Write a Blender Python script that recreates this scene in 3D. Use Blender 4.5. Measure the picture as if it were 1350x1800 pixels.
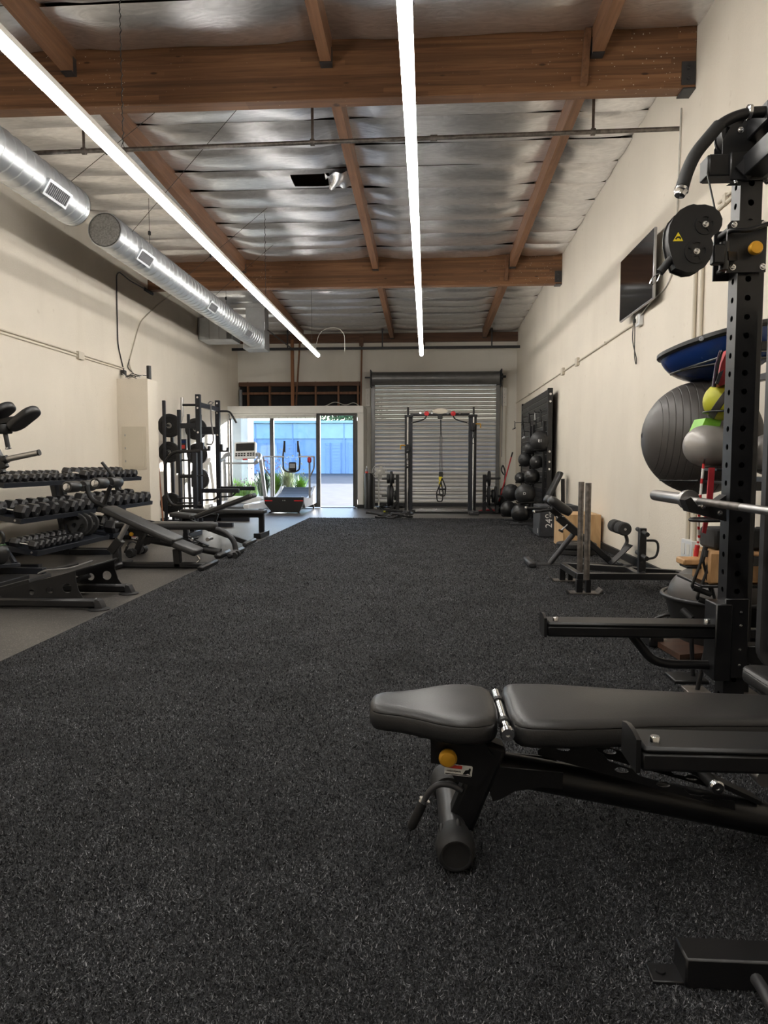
import bpy, bmesh, math, random
from mathutils import Vector, Matrix, noise
from mathutils.geometry import tessellate_polygon
random.seed(7)
PI = math.pi
sc = bpy.context.scene
COL = sc.collection
for _o in list(bpy.data.objects):
    bpy.data.objects.remove(_o)

# ---------------------------------------------------------------- camera
CAM_H = 1.05
cam = bpy.data.cameras.new('camera')
cam_o = bpy.data.objects.new('camera', cam)
COL.objects.link(cam_o)
cam.sensor_fit = 'VERTICAL'
cam.sensor_height = 36.0
cam.lens = 36.0 * 1220 / 1800
cam.clip_start = 0.02
cam.clip_end = 400
PITCH = math.atan(86 / 1220)
YAW = math.atan(75 * math.cos(PITCH) / 1220)
cam_o.location = (0, 0, CAM_H)
cam_o.rotation_euler = (PI / 2 - PITCH, 0, YAW)
sc.camera = cam_o

# ---------------------------------------------------------------- sky, sun, exposure
EXPOSURE = 0.0
TUBE = 45.0
world = bpy.data.worlds.new('world')
sc.world = world
world.use_nodes = True
_nt = world.node_tree
_nt.nodes.clear()
_sky = _nt.nodes.new('ShaderNodeTexSky')
_sky.sky_type = 'NISHITA'
_sky.sun_disc = False
_sky.sun_elevation = math.radians(30)
_sky.sun_rotation = math.radians(36)
_bg = _nt.nodes.new('ShaderNodeBackground')
_bg.inputs['Strength'].default_value = 0.85
_wo = _nt.nodes.new('ShaderNodeOutputWorld')
_nt.links.new(_sky.outputs[0], _bg.inputs[0])
_nt.links.new(_bg.outputs[0], _wo.inputs[0])
sun = bpy.data.lights.new('sun', 'SUN')
sun.energy = 22.0
sun.angle = math.radians(0.6)
sun.color = (1.0, 0.95, 0.9)
sun_o = bpy.data.objects.new('sun', sun)
COL.objects.link(sun_o)
sun_o.rotation_euler = Vector((-1.0, -1.70, -0.42)).to_track_quat('-Z', 'Y').to_euler()
sun_o.location = (20, 40, 12)
sc.cycles.max_bounces = 6
sc.cycles.diffuse_bounces = 4
sc.cycles.glossy_bounces = 2
sc.cycles.transmission_bounces = 4
sc.cycles.transparent_max_bounces = 6
sc.cycles.caustics_reflective = False
sc.cycles.caustics_refractive = False
sc.view_settings.view_transform = 'Standard'
sc.view_settings.look = 'None'
sc.view_settings.exposure = EXPOSURE
sc.view_settings.gamma = 1.0
sc.view_settings.use_curve_mapping = False

# ---------------------------------------------------------------- helpers
def V(*a):
    return Vector(a[0]) if len(a) == 1 else Vector(a)

def frame(o, xd, yd=None, zd=None):
    """4x4 matrix with origin o, x axis xd and y axis near yd (or z axis near zd)."""
    x = V(xd).normalized()
    if yd is not None:
        z = x.cross(V(yd)).normalized(); y = z.cross(x)
    else:
        y = V(zd).cross(x).normalized(); z = x.cross(y)
    m = Matrix((x, y, z)).transposed().to_4x4()
    m.translation = V(o)
    return m

def rounded(pts, rad, seg=5, closed=False):
    """round the corners of a polyline"""
    P = [V(p) for p in pts]
    out = []
    n = len(P)
    for i in range(n):
        if not closed and i in (0, n - 1):
            out.append(P[i]); continue
        a, b, c = P[i - 1], P[i], P[(i + 1) % n]
        d1, d2 = (a - b), (c - b)
        r = min(rad, d1.length * .49, d2.length * .49)
        p, q = b + d1.normalized() * r, b + d2.normalized() * r
        for k in range(seg + 1):
            t = k / seg
            out.append((p * (1 - t) ** 2 + b * 2 * t * (1 - t) + q * t * t))
    return out

def rrect(w, h, r, seg=4, cx=0, cy=0):
    o = []
    for (sx, sy, a0) in ((1, 1, 0), (-1, 1, 90), (-1, -1, 180), (1, -1, 270)):
        for k in range(seg + 1):
            a = math.radians(a0 + 90 * k / seg)
            o.append((cx + sx * (w / 2 - r) + r * math.cos(a), cy + sy * (h / 2 - r) + r * math.sin(a)))
    return o

def circ(r, n=12, cx=0, cy=0):
    return [(cx + r * math.cos(2 * PI * k / n), cy + r * math.sin(2 * PI * k / n)) for k in range(n)]

class MB:
    def __init__(s):
        s.v = []; s.f = []
    def add(s, vs, fs, M=None):
        b = len(s.v)
        if M is None:
            s.v += [tuple(v) for v in vs]
        else:
            s.v += [tuple(M @ V(v)) for v in vs]
        s.f += [tuple(b + i for i in f) for f in fs]
        return s
    def box(s, c, d, M=None, bev=0.0):
        x, y, z = d[0] / 2, d[1] / 2, d[2] / 2
        c = V(c)
        if bev <= 0:
            vs = [c + V(i * x, j * y, k * z) for i in (-1, 1) for j in (-1, 1) for k in (-1, 1)]
            fs = [(0, 1, 3, 2), (4, 6, 7, 5), (0, 4, 5, 1), (2, 3, 7, 6), (0, 2, 6, 4), (1, 5, 7, 3)]
            return s.add(vs, fs, M)
        bev = min(bev, x * .95, y * .95, z * .95)
        vs = []; idx = {}
        for i in (-1, 1):
            for j in (-1, 1):
                for k in (-1, 1):
                    for a in range(3):
                        e = [x - bev, y - bev, z - bev]
                        e[a] = (x, y, z)[a]
                        idx[(i, j, k, a)] = len(vs)
                        vs.append(c + V(i * e[0], j * e[1], k * e[2]))
        fs = []
        for g in (-1, 1):
            fs.append([idx[(g, j, k, 0)] for j, k in ((-1, -1), (1, -1), (1, 1), (-1, 1))])
            fs.append([idx[(i, g, k, 1)] for i, k in ((-1, -1), (1, -1), (1, 1), (-1, 1))])
            fs.append([idx[(i, j, g, 2)] for i, j in ((-1, -1), (1, -1), (1, 1), (-1, 1))])
        for g in (-1, 1):
            for h in (-1, 1):
                fs.append([idx[(-1, g, h, 1)], idx[(1, g, h, 1)], idx[(1, g, h, 2)], idx[(-1, g, h, 2)]])
                fs.append([idx[(g, -1, h, 0)], idx[(g, 1, h, 0)], idx[(g, 1, h, 2)], idx[(g, -1, h, 2)]])
                fs.append([idx[(g, h, -1, 0)], idx[(g, h, 1, 0)], idx[(g, h, 1, 1)], idx[(g, h, -1, 1)]])
        for i in (-1, 1):
            for j in (-1, 1):
                for k in (-1, 1):
                    fs.append([idx[(i, j, k, a)] for a in range(3)])
        return s.add(vs, fs, M)
    def span(s, a, b, bev=0.0):
        """box between two corners"""
        a, b = V(a), V(b)
        return s.box((a + b) / 2, [abs(q) for q in (b - a)], None, bev)
    def bar(s, p0, p1, w, h, up=(0, 0, 1), bev=0.0):
        """rectangular bar, h measured along up"""
        p0, p1 = V(p0), V(p1)
        d = p1 - p0
        u = V(up)
        if abs(d.normalized().dot(u)) > .999:
            u = V(1, 0, 0)
        M = frame((p0 + p1) / 2, d, None, u)
        return s.box((0, 0, 0), (d.length, w, h), M, bev)
    def tube(s, pts, r, n=10, closed=False, cap=True):
        P = [V(p) for p in pts]
        m = len(P)
        rs = r if isinstance(r, (list, tuple)) else [r] * m
        t0 = (P[1] - P[0]).normalized()
        nrm = t0.orthogonal().normalized()
        vs = []; fs = []
        prev = t0
        for i in range(m):
            if closed:
                t = (P[(i + 1) % m] - P[i - 1]).normalized()
            elif i == 0:
                t = t0
            elif i == m - 1:
                t = (P[i] - P[i - 1]).normalized()
            else:
                t = ((P[i + 1] - P[i]).normalized() + (P[i] - P[i - 1]).normalized())
                t = t.normalized() if t.length > 1e-6 else prev
            q = prev.rotation_difference(t)
            nrm = (q @ nrm).normalized()
            prev = t
            bn = t.cross(nrm)
            sc_ = 1.0
            if 0 < i < m - 1 and not closed:
                cs = max(.5, t.dot((P[i] - P[i - 1]).normalized()))
                sc_ = 1.0 / cs if cs > .7 else 1.0
            for k in range(n):
                a = 2 * PI * k / n
                vs.append(P[i] + (nrm * math.cos(a) + bn * math.sin(a)) * rs[i] * sc_)
        for i in range(m if closed else m - 1):
            j = (i + 1) % m
            for k in range(n):
                l = (k + 1) % n
                fs.append((i * n + k, i * n + l, j * n + l, j * n + k))
        if cap and not closed:
            fs.append(tuple(range(n))[::-1])
            fs.append(tuple((m - 1) * n + k for k in range(n)))
        return s.add(vs, fs)
    def cyl(s, p0, p1, r, n=14, r2=None):
        return s.tube([p0, p1], [r, r if r2 is None else r2], n)
    def lathe(s, prof, o, axis, n=20, ref=None):
        """prof: (radius, height along axis)"""
        a = V(axis).normalized()
        x = V(ref).normalized() if ref else a.orthogonal().normalized()
        y = a.cross(x)
        vs = []; fs = []
        for (r, h) in prof:
            for k in range(n):
                t = 2 * PI * k / n
                vs.append(V(o) + a * h + (x * math.cos(t) + y * math.sin(t)) * r)
        for i in range(len(prof) - 1):
            for k in range(n):
                l = (k + 1) % n
                fs.append((i * n + k, i * n + l, (i + 1) * n + l, (i + 1) * n + k))
        if prof[0][0] > 1e-5: fs.append(tuple(range(n))[::-1])
        if prof[-1][0] > 1e-5: fs.append(tuple((len(prof) - 1) * n + k for k in range(n)))
        return s.add(vs, fs)
    def ball(s, c, r, nu=20, nv=12, M=None, sc_=(1, 1, 1)):
        vs = [V(0, 0, 1)]
        for j in range(1, nv):
            p = PI * j / nv
            for i in range(nu):
                t = 2 * PI * i / nu
                vs.append(V(math.sin(p) * math.cos(t), math.sin(p) * math.sin(t), math.cos(p)))
        vs.append(V(0, 0, -1))
        vs = [V(v.x * r * sc_[0], v.y * r * sc_[1], v.z * r * sc_[2]) for v in vs]
        fs = [(0, 1 + i, 1 + (i + 1) % nu) for i in range(nu)]
        for j in range(nv - 2):
            a = 1 + j * nu; b = a + nu
            fs += [(a + i, b + i, b + (i + 1) % nu, a + (i + 1) % nu) for i in range(nu)]
        a = 1 + (nv - 2) * nu; e = len(vs) - 1
        fs += [(a + i, e, a + (i + 1) % nu) for i in range(nu)]
        if M is None:
            M = Matrix.Translation(V(c))
        else:
            M = Matrix.Translation(V(c)) @ M.to_4x4()
        return s.add(vs, fs, M)
    def prism(s, poly, M, t, holes=()):
        """extrude a 2D polygon (with holes) from w=-t/2 to t/2 in frame M"""
        loops = [list(poly)] + [list(h) for h in holes]
        flat = [p for l in loops for p in l]
        n = len(flat)
        vs = [(p[0], p[1], -t / 2) for p in flat] + [(p[0], p[1], t / 2) for p in flat]
        if holes:
            tris = tessellate_polygon([[V(p[0], p[1], 0) for p in l] for l in loops])
            fs = [tuple(q) for q in tris] + [tuple(i + n for i in q)[::-1] for q in tris]
        else:
            fs = [tuple(range(n))[::-1], tuple(range(n, 2 * n))]
        b = 0
        for l in loops:
            m = len(l)
            fs += [(b + i, b + (i + 1) % m, n + b + (i + 1) % m, n + b + i) for i in range(m)]
            b += m
        return s.add(vs, fs, M)
    def pad(s, outline, M, t, r=0.015, crown=0.006, seam=False):
        """upholstered pad: rounded edges, slight crown; lies in w 0..t of frame M"""
        O = [V(p[0], p[1], 0) for p in outline]
        n = len(O)
        nr = []
        for i in range(n):
            d = (O[(i + 1) % n] - O[i - 1])
            nr.append(V(d.y, -d.x, 0).normalized())
        area = sum(O[i].x * O[(i + 1) % n].y - O[(i + 1) % n].x * O[i].y for i in range(n))
        sg = 1 if area > 0 else -1
        def ring(ins, z):
            return [O[i] - nr[i] * sg * ins + V(0, 0, z) for i in range(n)]
        c45 = .293
        rings = [ring(r * 1.2, 0), ring(r * .3, r * .2), ring(0, r)]
        if seam:
            zs = t - r * 1.0
            rings += [ring(0, zs - .004), ring(.003, zs), ring(0, zs + .003)]
        rings += [ring(0, t - r * .8), ring(r * c45, t - r * c45), ring(r * 1.0, t), ring(r * 1.9, t + crown * .6)]
        vs = [v for q in rings for v in q]
        fs = [tuple(range(n))[::-1]]
        for j in range(len(rings) - 1):
            for i in range(n):
                fs.append((j * n + i, j * n + (i + 1) % n, (j + 1) * n + (i + 1) % n, (j + 1) * n + i))
        fs.append(tuple((len(rings) - 1) * n + i for i in range(n)))
        return s.add(vs, fs, M)
    def grid(s, fn, nu, nv):
        vs = [fn(i / nu, j / nv) for j in range(nv + 1) for i in range(nu + 1)]
        w = nu + 1
        fs = [(j * w + i, j * w + i + 1, (j + 1) * w + i + 1, (j + 1) * w + i) for j in range(nv) for i in range(nu)]
        return s.add(vs, fs)
    def build(s, name, mat, parent=None, smooth=38, recalc=True):
        o0 = ORG.get(parent.name, V(0, 0, 0)) if parent is not None else V(0, 0, 0)
        me = bpy.data.meshes.new(name)
        me.from_pydata([tuple(V(v) - o0) for v in s.v], [], s.f)
        if recalc:
            bm = bmesh.new(); bm.from_mesh(me)
            bmesh.ops.recalc_face_normals(bm, faces=bm.faces)
            bm.to_mesh(me); bm.free()
        if smooth:
            me.polygons.foreach_set('use_smooth', [True] * len(me.polygons))
            me.set_sharp_from_angle(angle=math.radians(smooth))
        me.materials.append(MAT[mat] if isinstance(mat, str) else mat)
        o = bpy.data.objects.new(name, me)
        COL.objects.link(o)
        if parent is not None:
            o.parent = parent
            ORG[o.name] = o0
        return o

ORG = {}
def thing(name, label, cat, loc=(0, 0, 0), group=None, local=False, rz=0.0):
    """Empty at the base of a thing; parts are given in world coordinates unless local"""
    o = bpy.data.objects.new(name, None)
    o.empty_display_size = .1
    COL.objects.link(o)
    o.location = loc
    o.rotation_euler = (0, 0, rz)
    o['label'] = label; o['category'] = cat
    if group: o['group'] = group
    ORG[o.name] = V(0, 0, 0) if local else V(loc)
    return o

def tag(o, label, cat, group=None, kind=None):
    o['label'] = label; o['category'] = cat
    if group: o['group'] = group
    if kind: o['kind'] = kind
    return o

def struct(o, label=None, cat=None):
    o['kind'] = 'structure'
    if label: o['label'] = label
    if cat: o['category'] = cat
    return o

def solo(mb, name, mat, label, cat, group=None, base=None):
    """a thing that is one mesh; origin moved to its base"""
    o = mb.build(name, mat)
    xs = [v.co for v in o.data.vertices]
    c = V(sum(v.x for v in xs) / len(xs), sum(v.y for v in xs) / len(xs), min(v.z for v in xs)) if base is None else V(base)
    o.data.transform(Matrix.Translation(-c)); o.location = c
    ORG[o.name] = c
    return tag(o, label, cat, group)

def copy_tree(o, loc=None, rot=None, label=None, parent=None, group=None):
    c = o.copy(); COL.objects.link(c)
    c.parent = parent
    if loc is not None: c.location = loc
    if rot is not None: c.rotation_euler = rot
    if label: c['label'] = label
    if group: c['group'] = group
    for ch in [q for q in o.children]:
        copy_tree(ch, parent=c)
    return c

def text_part(txt, M, size, mat, parent, name='lettering', align='CENTER', depth=0.0006, sx=1.0):
    cu = bpy.data.curves.new(name, 'FONT')
    cu.body = txt; cu.size = size; cu.align_x = align; cu.align_y = 'CENTER'
    cu.extrude = depth; cu.resolution_u = 3
    t = bpy.data.objects.new(name, cu)
    COL.objects.link(t)
    dg = bpy.context.evaluated_depsgraph_get()
    me = bpy.data.meshes.new_from_object(t.evaluated_get(dg))
    bpy.data.objects.remove(t)
    o0 = ORG.get(parent.name, V(0, 0, 0))
    me.transform(Matrix.Translation(-o0) @ M @ Matrix.Diagonal((sx, 1, 1, 1)))
    me.materials.clear(); me.materials.append(MAT[mat])
    o = bpy.data.objects.new(name, me)
    COL.objects.link(o)
    o.parent = parent
    ORG[o.name] = o0
    return o

def bolt(mb, p, axis, r=.009, h=.007):
    mb.lathe([(r * 1.35, 0), (r * 1.35, h * .3), (r, h * .35), (r, h * .9), (r * .8, h), (r * .45, h), (r * .4, h * .6), (0, h * .6)], p, axis, 10)

# ---------------------------------------------------------------- materials
MAT = {}
def nodes(name):
    m = bpy.data.materials.new(name); m.use_nodes = True
    nt = m.node_tree
    b = nt.nodes['Principled BSDF']
    MAT[name] = m
    return m, nt, b

def N(nt, typ, **kw):
    n = nt.nodes.new(typ)
    for k, v in kw.items():
        if k in n.inputs: n.inputs[k].default_value = v
        else: setattr(n, k, v)
    return n

def coords(nt, scale=(1, 1, 1), obj=True):
    tc = N(nt, 'ShaderNodeTexCoord'); mp = N(nt, 'ShaderNodeMapping')
    mp.inputs['Scale'].default_value = scale
    nt.links.new(tc.outputs['Object' if obj else 'Generated'], mp.inputs['Vector'])
    return mp.outputs[0]

def ramp(nt, src, stops):
    r = N(nt, 'ShaderNodeValToRGB')
    e = r.color_ramp.elements
    while len(e) < len(stops): e.new(.5)
    for i, (p, c) in enumerate(stops):
        e[i].position = p; e[i].color = (c[0], c[1], c[2], 1)
    nt.links.new(src, r.inputs[0])
    return r.outputs[0]

def bump(nt, b, src, dist=.002, strength=.5):
    n = N(nt, 'ShaderNodeBump')
    n.inputs['Strength'].default_value = strength; n.inputs['Distance'].default_value = dist
    nt.links.new(src, n.inputs['Height'])
    nt.links.new(n.outputs[0], b.inputs['Normal'])
    return n

def simple(name, col, rough=.5, metal=0.0, var=.12, scale=14, bumpd=0.0, bscale=120, spec=.5, coat=0):
    m, nt, b = nodes(name)
    b.inputs['Roughness'].default_value = rough
    b.inputs['Metallic'].default_value = metal
    b.inputs['Specular IOR Level'].default_value = spec
    if coat: b.inputs['Coat Weight'].default_value = coat
    co = coords(nt)
    n = N(nt, 'ShaderNodeTexNoise', Scale=scale, Detail=4.0)
    nt.links.new(co, n.inputs['Vector'])
    c0 = [q * (1 - var) for q in col]; c1 = [min(1, q * (1 + var)) for q in col]
    nt.links.new(ramp(nt, n.outputs[0], [(.3, c0), (.7, c1)]), b.inputs['Base Color'])
    rr = N(nt, 'ShaderNodeMapRange')
    rr.inputs[3].default_value = max(.02, rough - .03); rr.inputs[4].default_value = min(1, rough + .03)
    nt.links.new(n.outputs[0], rr.inputs[0]); nt.links.new(rr.outputs[0], b.inputs['Roughness'])
    if bumpd:
        n2 = N(nt, 'ShaderNodeTexNoise', Scale=bscale, Detail=3.0)
        nt.links.new(co, n2.inputs['Vector'])
        bump(nt, b, n2.outputs[0], bumpd, .6)
    return m

def emit(name, col, st):
    m = bpy.data.materials.new(name); m.use_nodes = True
    nt = m.node_tree; nt.nodes.clear()
    e = N(nt, 'ShaderNodeEmission'); e.inputs[0].default_value = (*col, 1); e.inputs[1].default_value = st
    o = N(nt, 'ShaderNodeOutputMaterial'); nt.links.new(e.outputs[0], o.inputs[0])
    MAT[name] = m

simple('steel_black', (.008, .008, .009), .36, 0, .2, 20, .0002, 500)
simple('steel_navy', (.010, .012, .018), .42, 0, .2, 20, .0002, 500)
simple('steel_grey', (.045, .045, .048), .4, .3, .15, 20)
simple('steel_worn', (.20, .18, .165), .42, .85, .35, 26)
simple('vinyl', (.021, .0205, .0205), .38, 0, .15, 10, .0006, 260)
simple('rubber_black', (.010, .010, .0105), .62, 0, .2, 25, .0004, 300)
simple('plastic_black', (.010, .010, .0105), .45, 0, .15, 20, .0002, 400)
simple('dumbbell_rubber', (.018, .018, .020), .34, 0, .15, 25, .0003, 300)
simple('chrome', (.72, .72, .73), .18, 1, .03, 12)
simple('steel_bright', (.5, .49, .48), .34, 1, .04, 8)
simple('galvanised', (.70, .73, .76), .40, .9, .10, 5)
simple('duct_cap_liner', (.26, .25, .235), .9, 0, .3, 60, .002, 200)
simple('white_paint', (.75, .73, .68), .5, 0, .04, 6)
simple('white_plastic', (.72, .73, .74), .35, 0, .04, 6)
simple('grey_plastic', (.30, .31, .33), .4, 0, .08, 10)
simple('dark_grille', (.02, .02, .02), .6)
simple('frame_bronze', (.075, .07, .066), .45, .4, .12, 12)
simple('yellow_knob', (.72, .37, .03), .35, .35, .1, 20)
simple('ball_grey', (.062, .056, .053), .42, 0, .12, 8, .0003, 200)
simple('ball_silver', (.36, .34, .32), .33, .25, .1, 8)
simple('ball_charcoal', (.020, .020, .021), .46, 0, .15, 12, .0005, 220)
simple('ball_leather', (.013, .013, .0135), .34, 0, .15, 12, .0004, 150)
simple('bosu_blue', (.008, .032, .155), .26, 0, .12, 8)
simple('lime_rubber', (.50, .50, .03), .5, 0, .1, 18, .0004, 200)
simple('lime_green', (.25, .62, .05), .45, 0, .08, 12)
simple('red_band', (.42, .025, .035), .55, 0, .2, 15)
simple('red_bright', (.55, .02, .025), .4, 0, .1, 15)
simple('white_band', (.75, .72, .68), .5)
simple('foam_black', (.025, .025, .025), .85, 0, .2, 40, .0006, 300)
simple('foam_top', (.032, .034, .040), .75, 0, .15, 20)
simple('strap_grey', (.20, .195, .19), .8)
simple('print_white', (.8, .8, .78), .6)
simple('print_red', (.6, .05, .04), .5)
simple('print_yellow', (.82, .66, .02), .5)
simple('tv_bezel', (.45, .45, .46), .35, .5)
simple('wire_dark', (.03, .03, .03), .5)
simple('wire_white', (.62, .60, .55), .5)
simple('conduit', (.62, .56, .46), .55, 0, .03, 5)
simple('panel_paint', (.66, .60, .49), .5, 0, .02, 3)
simple('brick_copper', (.25, .09, .04), .5)
simple('black_liner', (.012, .011, .011), .8, 0, .3, 8)
simple('purple', (.05, .02, .05), .5)

# TV glass
m, nt, b = nodes('tv_glass')
b.inputs['Base Color'].default_value = (.008, .008, .009, 1); b.inputs['Roughness'].default_value = .07
b.inputs['Specular IOR Level'].default_value = .7

# cream painted concrete wall
def wall_mat(name, col, streak=True):
    m, nt, b = nodes(name)
    b.inputs['Roughness'].default_value = .62
    co = coords(nt)
    n = N(nt, 'ShaderNodeTexNoise', Scale=1.1, Detail=6.0); nt.links.new(co, n.inputs['Vector'])
    base = ramp(nt, n.outputs[0], [(.25, [q * .93 for q in col]), (.75, [min(1, q * 1.04) for q in col])])
    st = N(nt, 'ShaderNodeTexNoise', Scale=1.0, Detail=5.0)
    nt.links.new(coords(nt, (2.2, 2.2, .5)), st.inputs['Vector'])
    sr = ramp(nt, st.outputs[0], [(.52, (1, 1, 1)), (.78, (.80, .77, .72))])
    mx = N(nt, 'ShaderNodeMix', data_type='RGBA', blend_type='MULTIPLY')
    mx.inputs[0].default_value = .28
    nt.links.new(base, mx.inputs[6]); nt.links.new(sr, mx.inputs[7])
    sp = N(nt, 'ShaderNodeTexNoise', Scale=9.0, Detail=2.0); nt.links.new(co, sp.inputs['Vector'])
    spr = ramp(nt, sp.outputs[0], [(.70, (1, 1, 1)), (.78, (.72, .68, .62))])
    mx2 = N(nt, 'ShaderNodeMix', data_type='RGBA', blend_type='MULTIPLY'); mx2.inputs[0].default_value = .35
    nt.links.new(mx.outputs[2], mx2.inputs[6]); nt.links.new(spr, mx2.inputs[7])
    nt.links.new(mx2.outputs[2], b.inputs['Base Color'])
    f = N(nt, 'ShaderNodeTexNoise', Scale=55.0, Detail=6.0, Roughness=.7); nt.links.new(co, f.inputs['Vector'])
    bump(nt, b, f.outputs[0], .006, .5)
wall_mat('wall_cream', (.82, .75, .64))
wall_mat('wall_far_paint', (.87, .84, .77))

# glulam / timber: layers along z, grain along the long axis
def wood_mat(name, c_dark, c_mid, c_light, stretch=(.5, 9, 9), lam=0.0, rough=.55, specks=False, xaxis=0):
    m, nt, b = nodes(name)
    b.inputs['Roughness'].default_value = rough
    co = coords(nt, stretch)
    n = N(nt, 'ShaderNodeTexNoise', Scale=2.2, Detail=8.0, Roughness=.62, Distortion=.6); nt.links.new(co, n.inputs['Vector'])
    col = ramp(nt, n.outputs[0], [(.28, c_dark), (.5, c_mid), (.74, c_light)])
    if lam:
        tc = N(nt, 'ShaderNodeTexCoord'); sp = N(nt, 'ShaderNodeSeparateXYZ')
        nt.links.new(tc.outputs['Object'], sp.inputs[0])
        mu = N(nt, 'ShaderNodeMath', operation='DIVIDE'); mu.inputs[1].default_value = lam
        nt.links.new(sp.outputs[2], mu.inputs[0])
        fl = N(nt, 'ShaderNodeMath', operation='FLOOR'); nt.links.new(mu.outputs[0], fl.inputs[0])
        # each lamination is made of boards of different length
        dx = N(nt, 'ShaderNodeMath', operation='MULTIPLY_ADD'); dx.inputs[1].default_value = .37
        nt.links.new(fl.outputs[0], dx.inputs[0]); nt.links.new(sp.outputs[0], dx.inputs[2])
        dd = N(nt, 'ShaderNodeMath', operation='DIVIDE'); dd.inputs[1].default_value = 1.9; nt.links.new(dx.outputs[0], dd.inputs[0])
        f2 = N(nt, 'ShaderNodeMath', operation='FLOOR'); nt.links.new(dd.outputs[0], f2.inputs[0])
        cb = N(nt, 'ShaderNodeCombineXYZ'); nt.links.new(fl.outputs[0], cb.inputs[0]); nt.links.new(f2.outputs[0], cb.inputs[1])
        wn = N(nt, 'ShaderNodeTexWhiteNoise'); nt.links.new(cb.outputs[0], wn.inputs[0])
        tone = ramp(nt, wn.outputs[0], [(0, (.62, .60, .58)), (1, (1.12, 1.1, 1.08))])
        mx = N(nt, 'ShaderNodeMix', data_type='RGBA', blend_type='MULTIPLY'); mx.inputs[0].default_value = 1
        nt.links.new(col, mx.inputs[6]); nt.links.new(tone, mx.inputs[7]); col = mx.outputs[2]
        kn = N(nt, 'ShaderNodeTexVoronoi', Scale=1.0); nt.links.new(coords(nt, (2.3, 2.3, 7)), kn.inputs['Vector'])
        kr = ramp(nt, kn.outputs[0], [(.045, (.12, .08, .06)), (.085, (1, 1, 1))])
        mx = N(nt, 'ShaderNodeMix', data_type='RGBA', blend_type='MULTIPLY'); mx.inputs[0].default_value = .8
        nt.links.new(col, mx.inputs[6]); nt.links.new(kr, mx.inputs[7]); col = mx.outputs[2]
    if specks:
        sv = N(nt, 'ShaderNodeTexVoronoi', Scale=26.0); nt.links.new(coords(nt), sv.inputs['Vector'])
        big = N(nt, 'ShaderNodeTexNoise', Scale=.9, Detail=2.0); nt.links.new(coords(nt), big.inputs['Vector'])
        th = N(nt, 'ShaderNodeMapRange'); th.inputs[1].default_value = .42; th.inputs[2].default_value = .7
        th.inputs[3].default_value = .02; th.inputs[4].default_value = .13
        nt.links.new(big.outputs[0], th.inputs[0])
        lt = N(nt, 'ShaderNodeMath', operation='LESS_THAN'); nt.links.new(sv.outputs[0], lt.inputs[0]); nt.links.new(th.outputs[0], lt.inputs[1])
        mx = N(nt, 'ShaderNodeMix', data_type='RGBA'); nt.links.new(lt.outputs[0], mx.inputs[0])
        nt.links.new(col, mx.inputs[6]); mx.inputs[7].default_value = (.6, .52, .42, 1); col = mx.outputs[2]
    nt.links.new(col, b.inputs['Base Color'])
    bump(nt, b, n.outputs[0], .003, .4)
wood_mat('glulam', (.125, .058, .027), (.23, .11, .052), (.33, .17, .082), (.5, 9, 14), .038, .5, True)
wood_mat('purlin_wood', (.12, .056, .028), (.19, .092, .046), (.25, .125, .066), (10, .6, 10))
wood_mat('stud_wood', (.12, .055, .028), (.2, .092, .045), (.27, .13, .065), (10, 10, .8))
wood_mat('post_wood', (.17, .07, .027), (.26, .11, .045), (.33, .15, .065), (10, 10, .6))
wood_mat('ledger_wood', (.06, .028, .016), (.12, .057, .031), (.18, .088, .048), (.6, 9, 9))
wood_mat('deck_wood', (.02, .012, .008), (.05, .022, .012), (.08, .035, .02), (3, 9, 9))
wood_mat('plywood', (.42, .25, .11), (.55, .35, .17), (.64, .44, .24), (6, 6, 1.2))
wood_mat('cork_block', (.44, .24, .10), (.55, .32, .145), (.62, .38, .19), (8, 8, 3))
wood_mat('stick_wood', (.22, .07, .03), (.33, .12, .05), (.4, .16, .07), (9, 9, .6))

# foil faced insulation
m, nt, b = nodes('foil')
b.inputs['Metallic'].default_value = .96
co = coords(nt, (1.2, 4, 4))
n = N(nt, 'ShaderNodeTexNoise', Scale=2.2, Detail=1.5, Distortion=1.2); nt.links.new(co, n.inputs['Vector'])
n2 = N(nt, 'ShaderNodeTexNoise', Scale=1.6, Detail=2.0, Distortion=3.0); nt.links.new(coords(nt, (2, 7, 7)), n2.inputs['Vector'])
nt.links.new(ramp(nt, n2.outputs[0], [(.3, (.78, .78, .79)), (.7, (.95, .95, .96))]), b.inputs['Base Color'])
ad = N(nt, 'ShaderNodeMath', operation='ADD'); nt.links.new(n.outputs[0], ad.inputs[0]); nt.links.new(n2.outputs[0], ad.inputs[1])
bump(nt, b, ad.outputs[0], .007, .4)
rr = N(nt, 'ShaderNodeMapRange'); rr.inputs[3].default_value = .27; rr.inputs[4].default_value = .40
nt.links.new(n.outputs[0], rr.inputs[0]); nt.links.new(rr.outputs[0], b.inputs['Roughness'])

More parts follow.
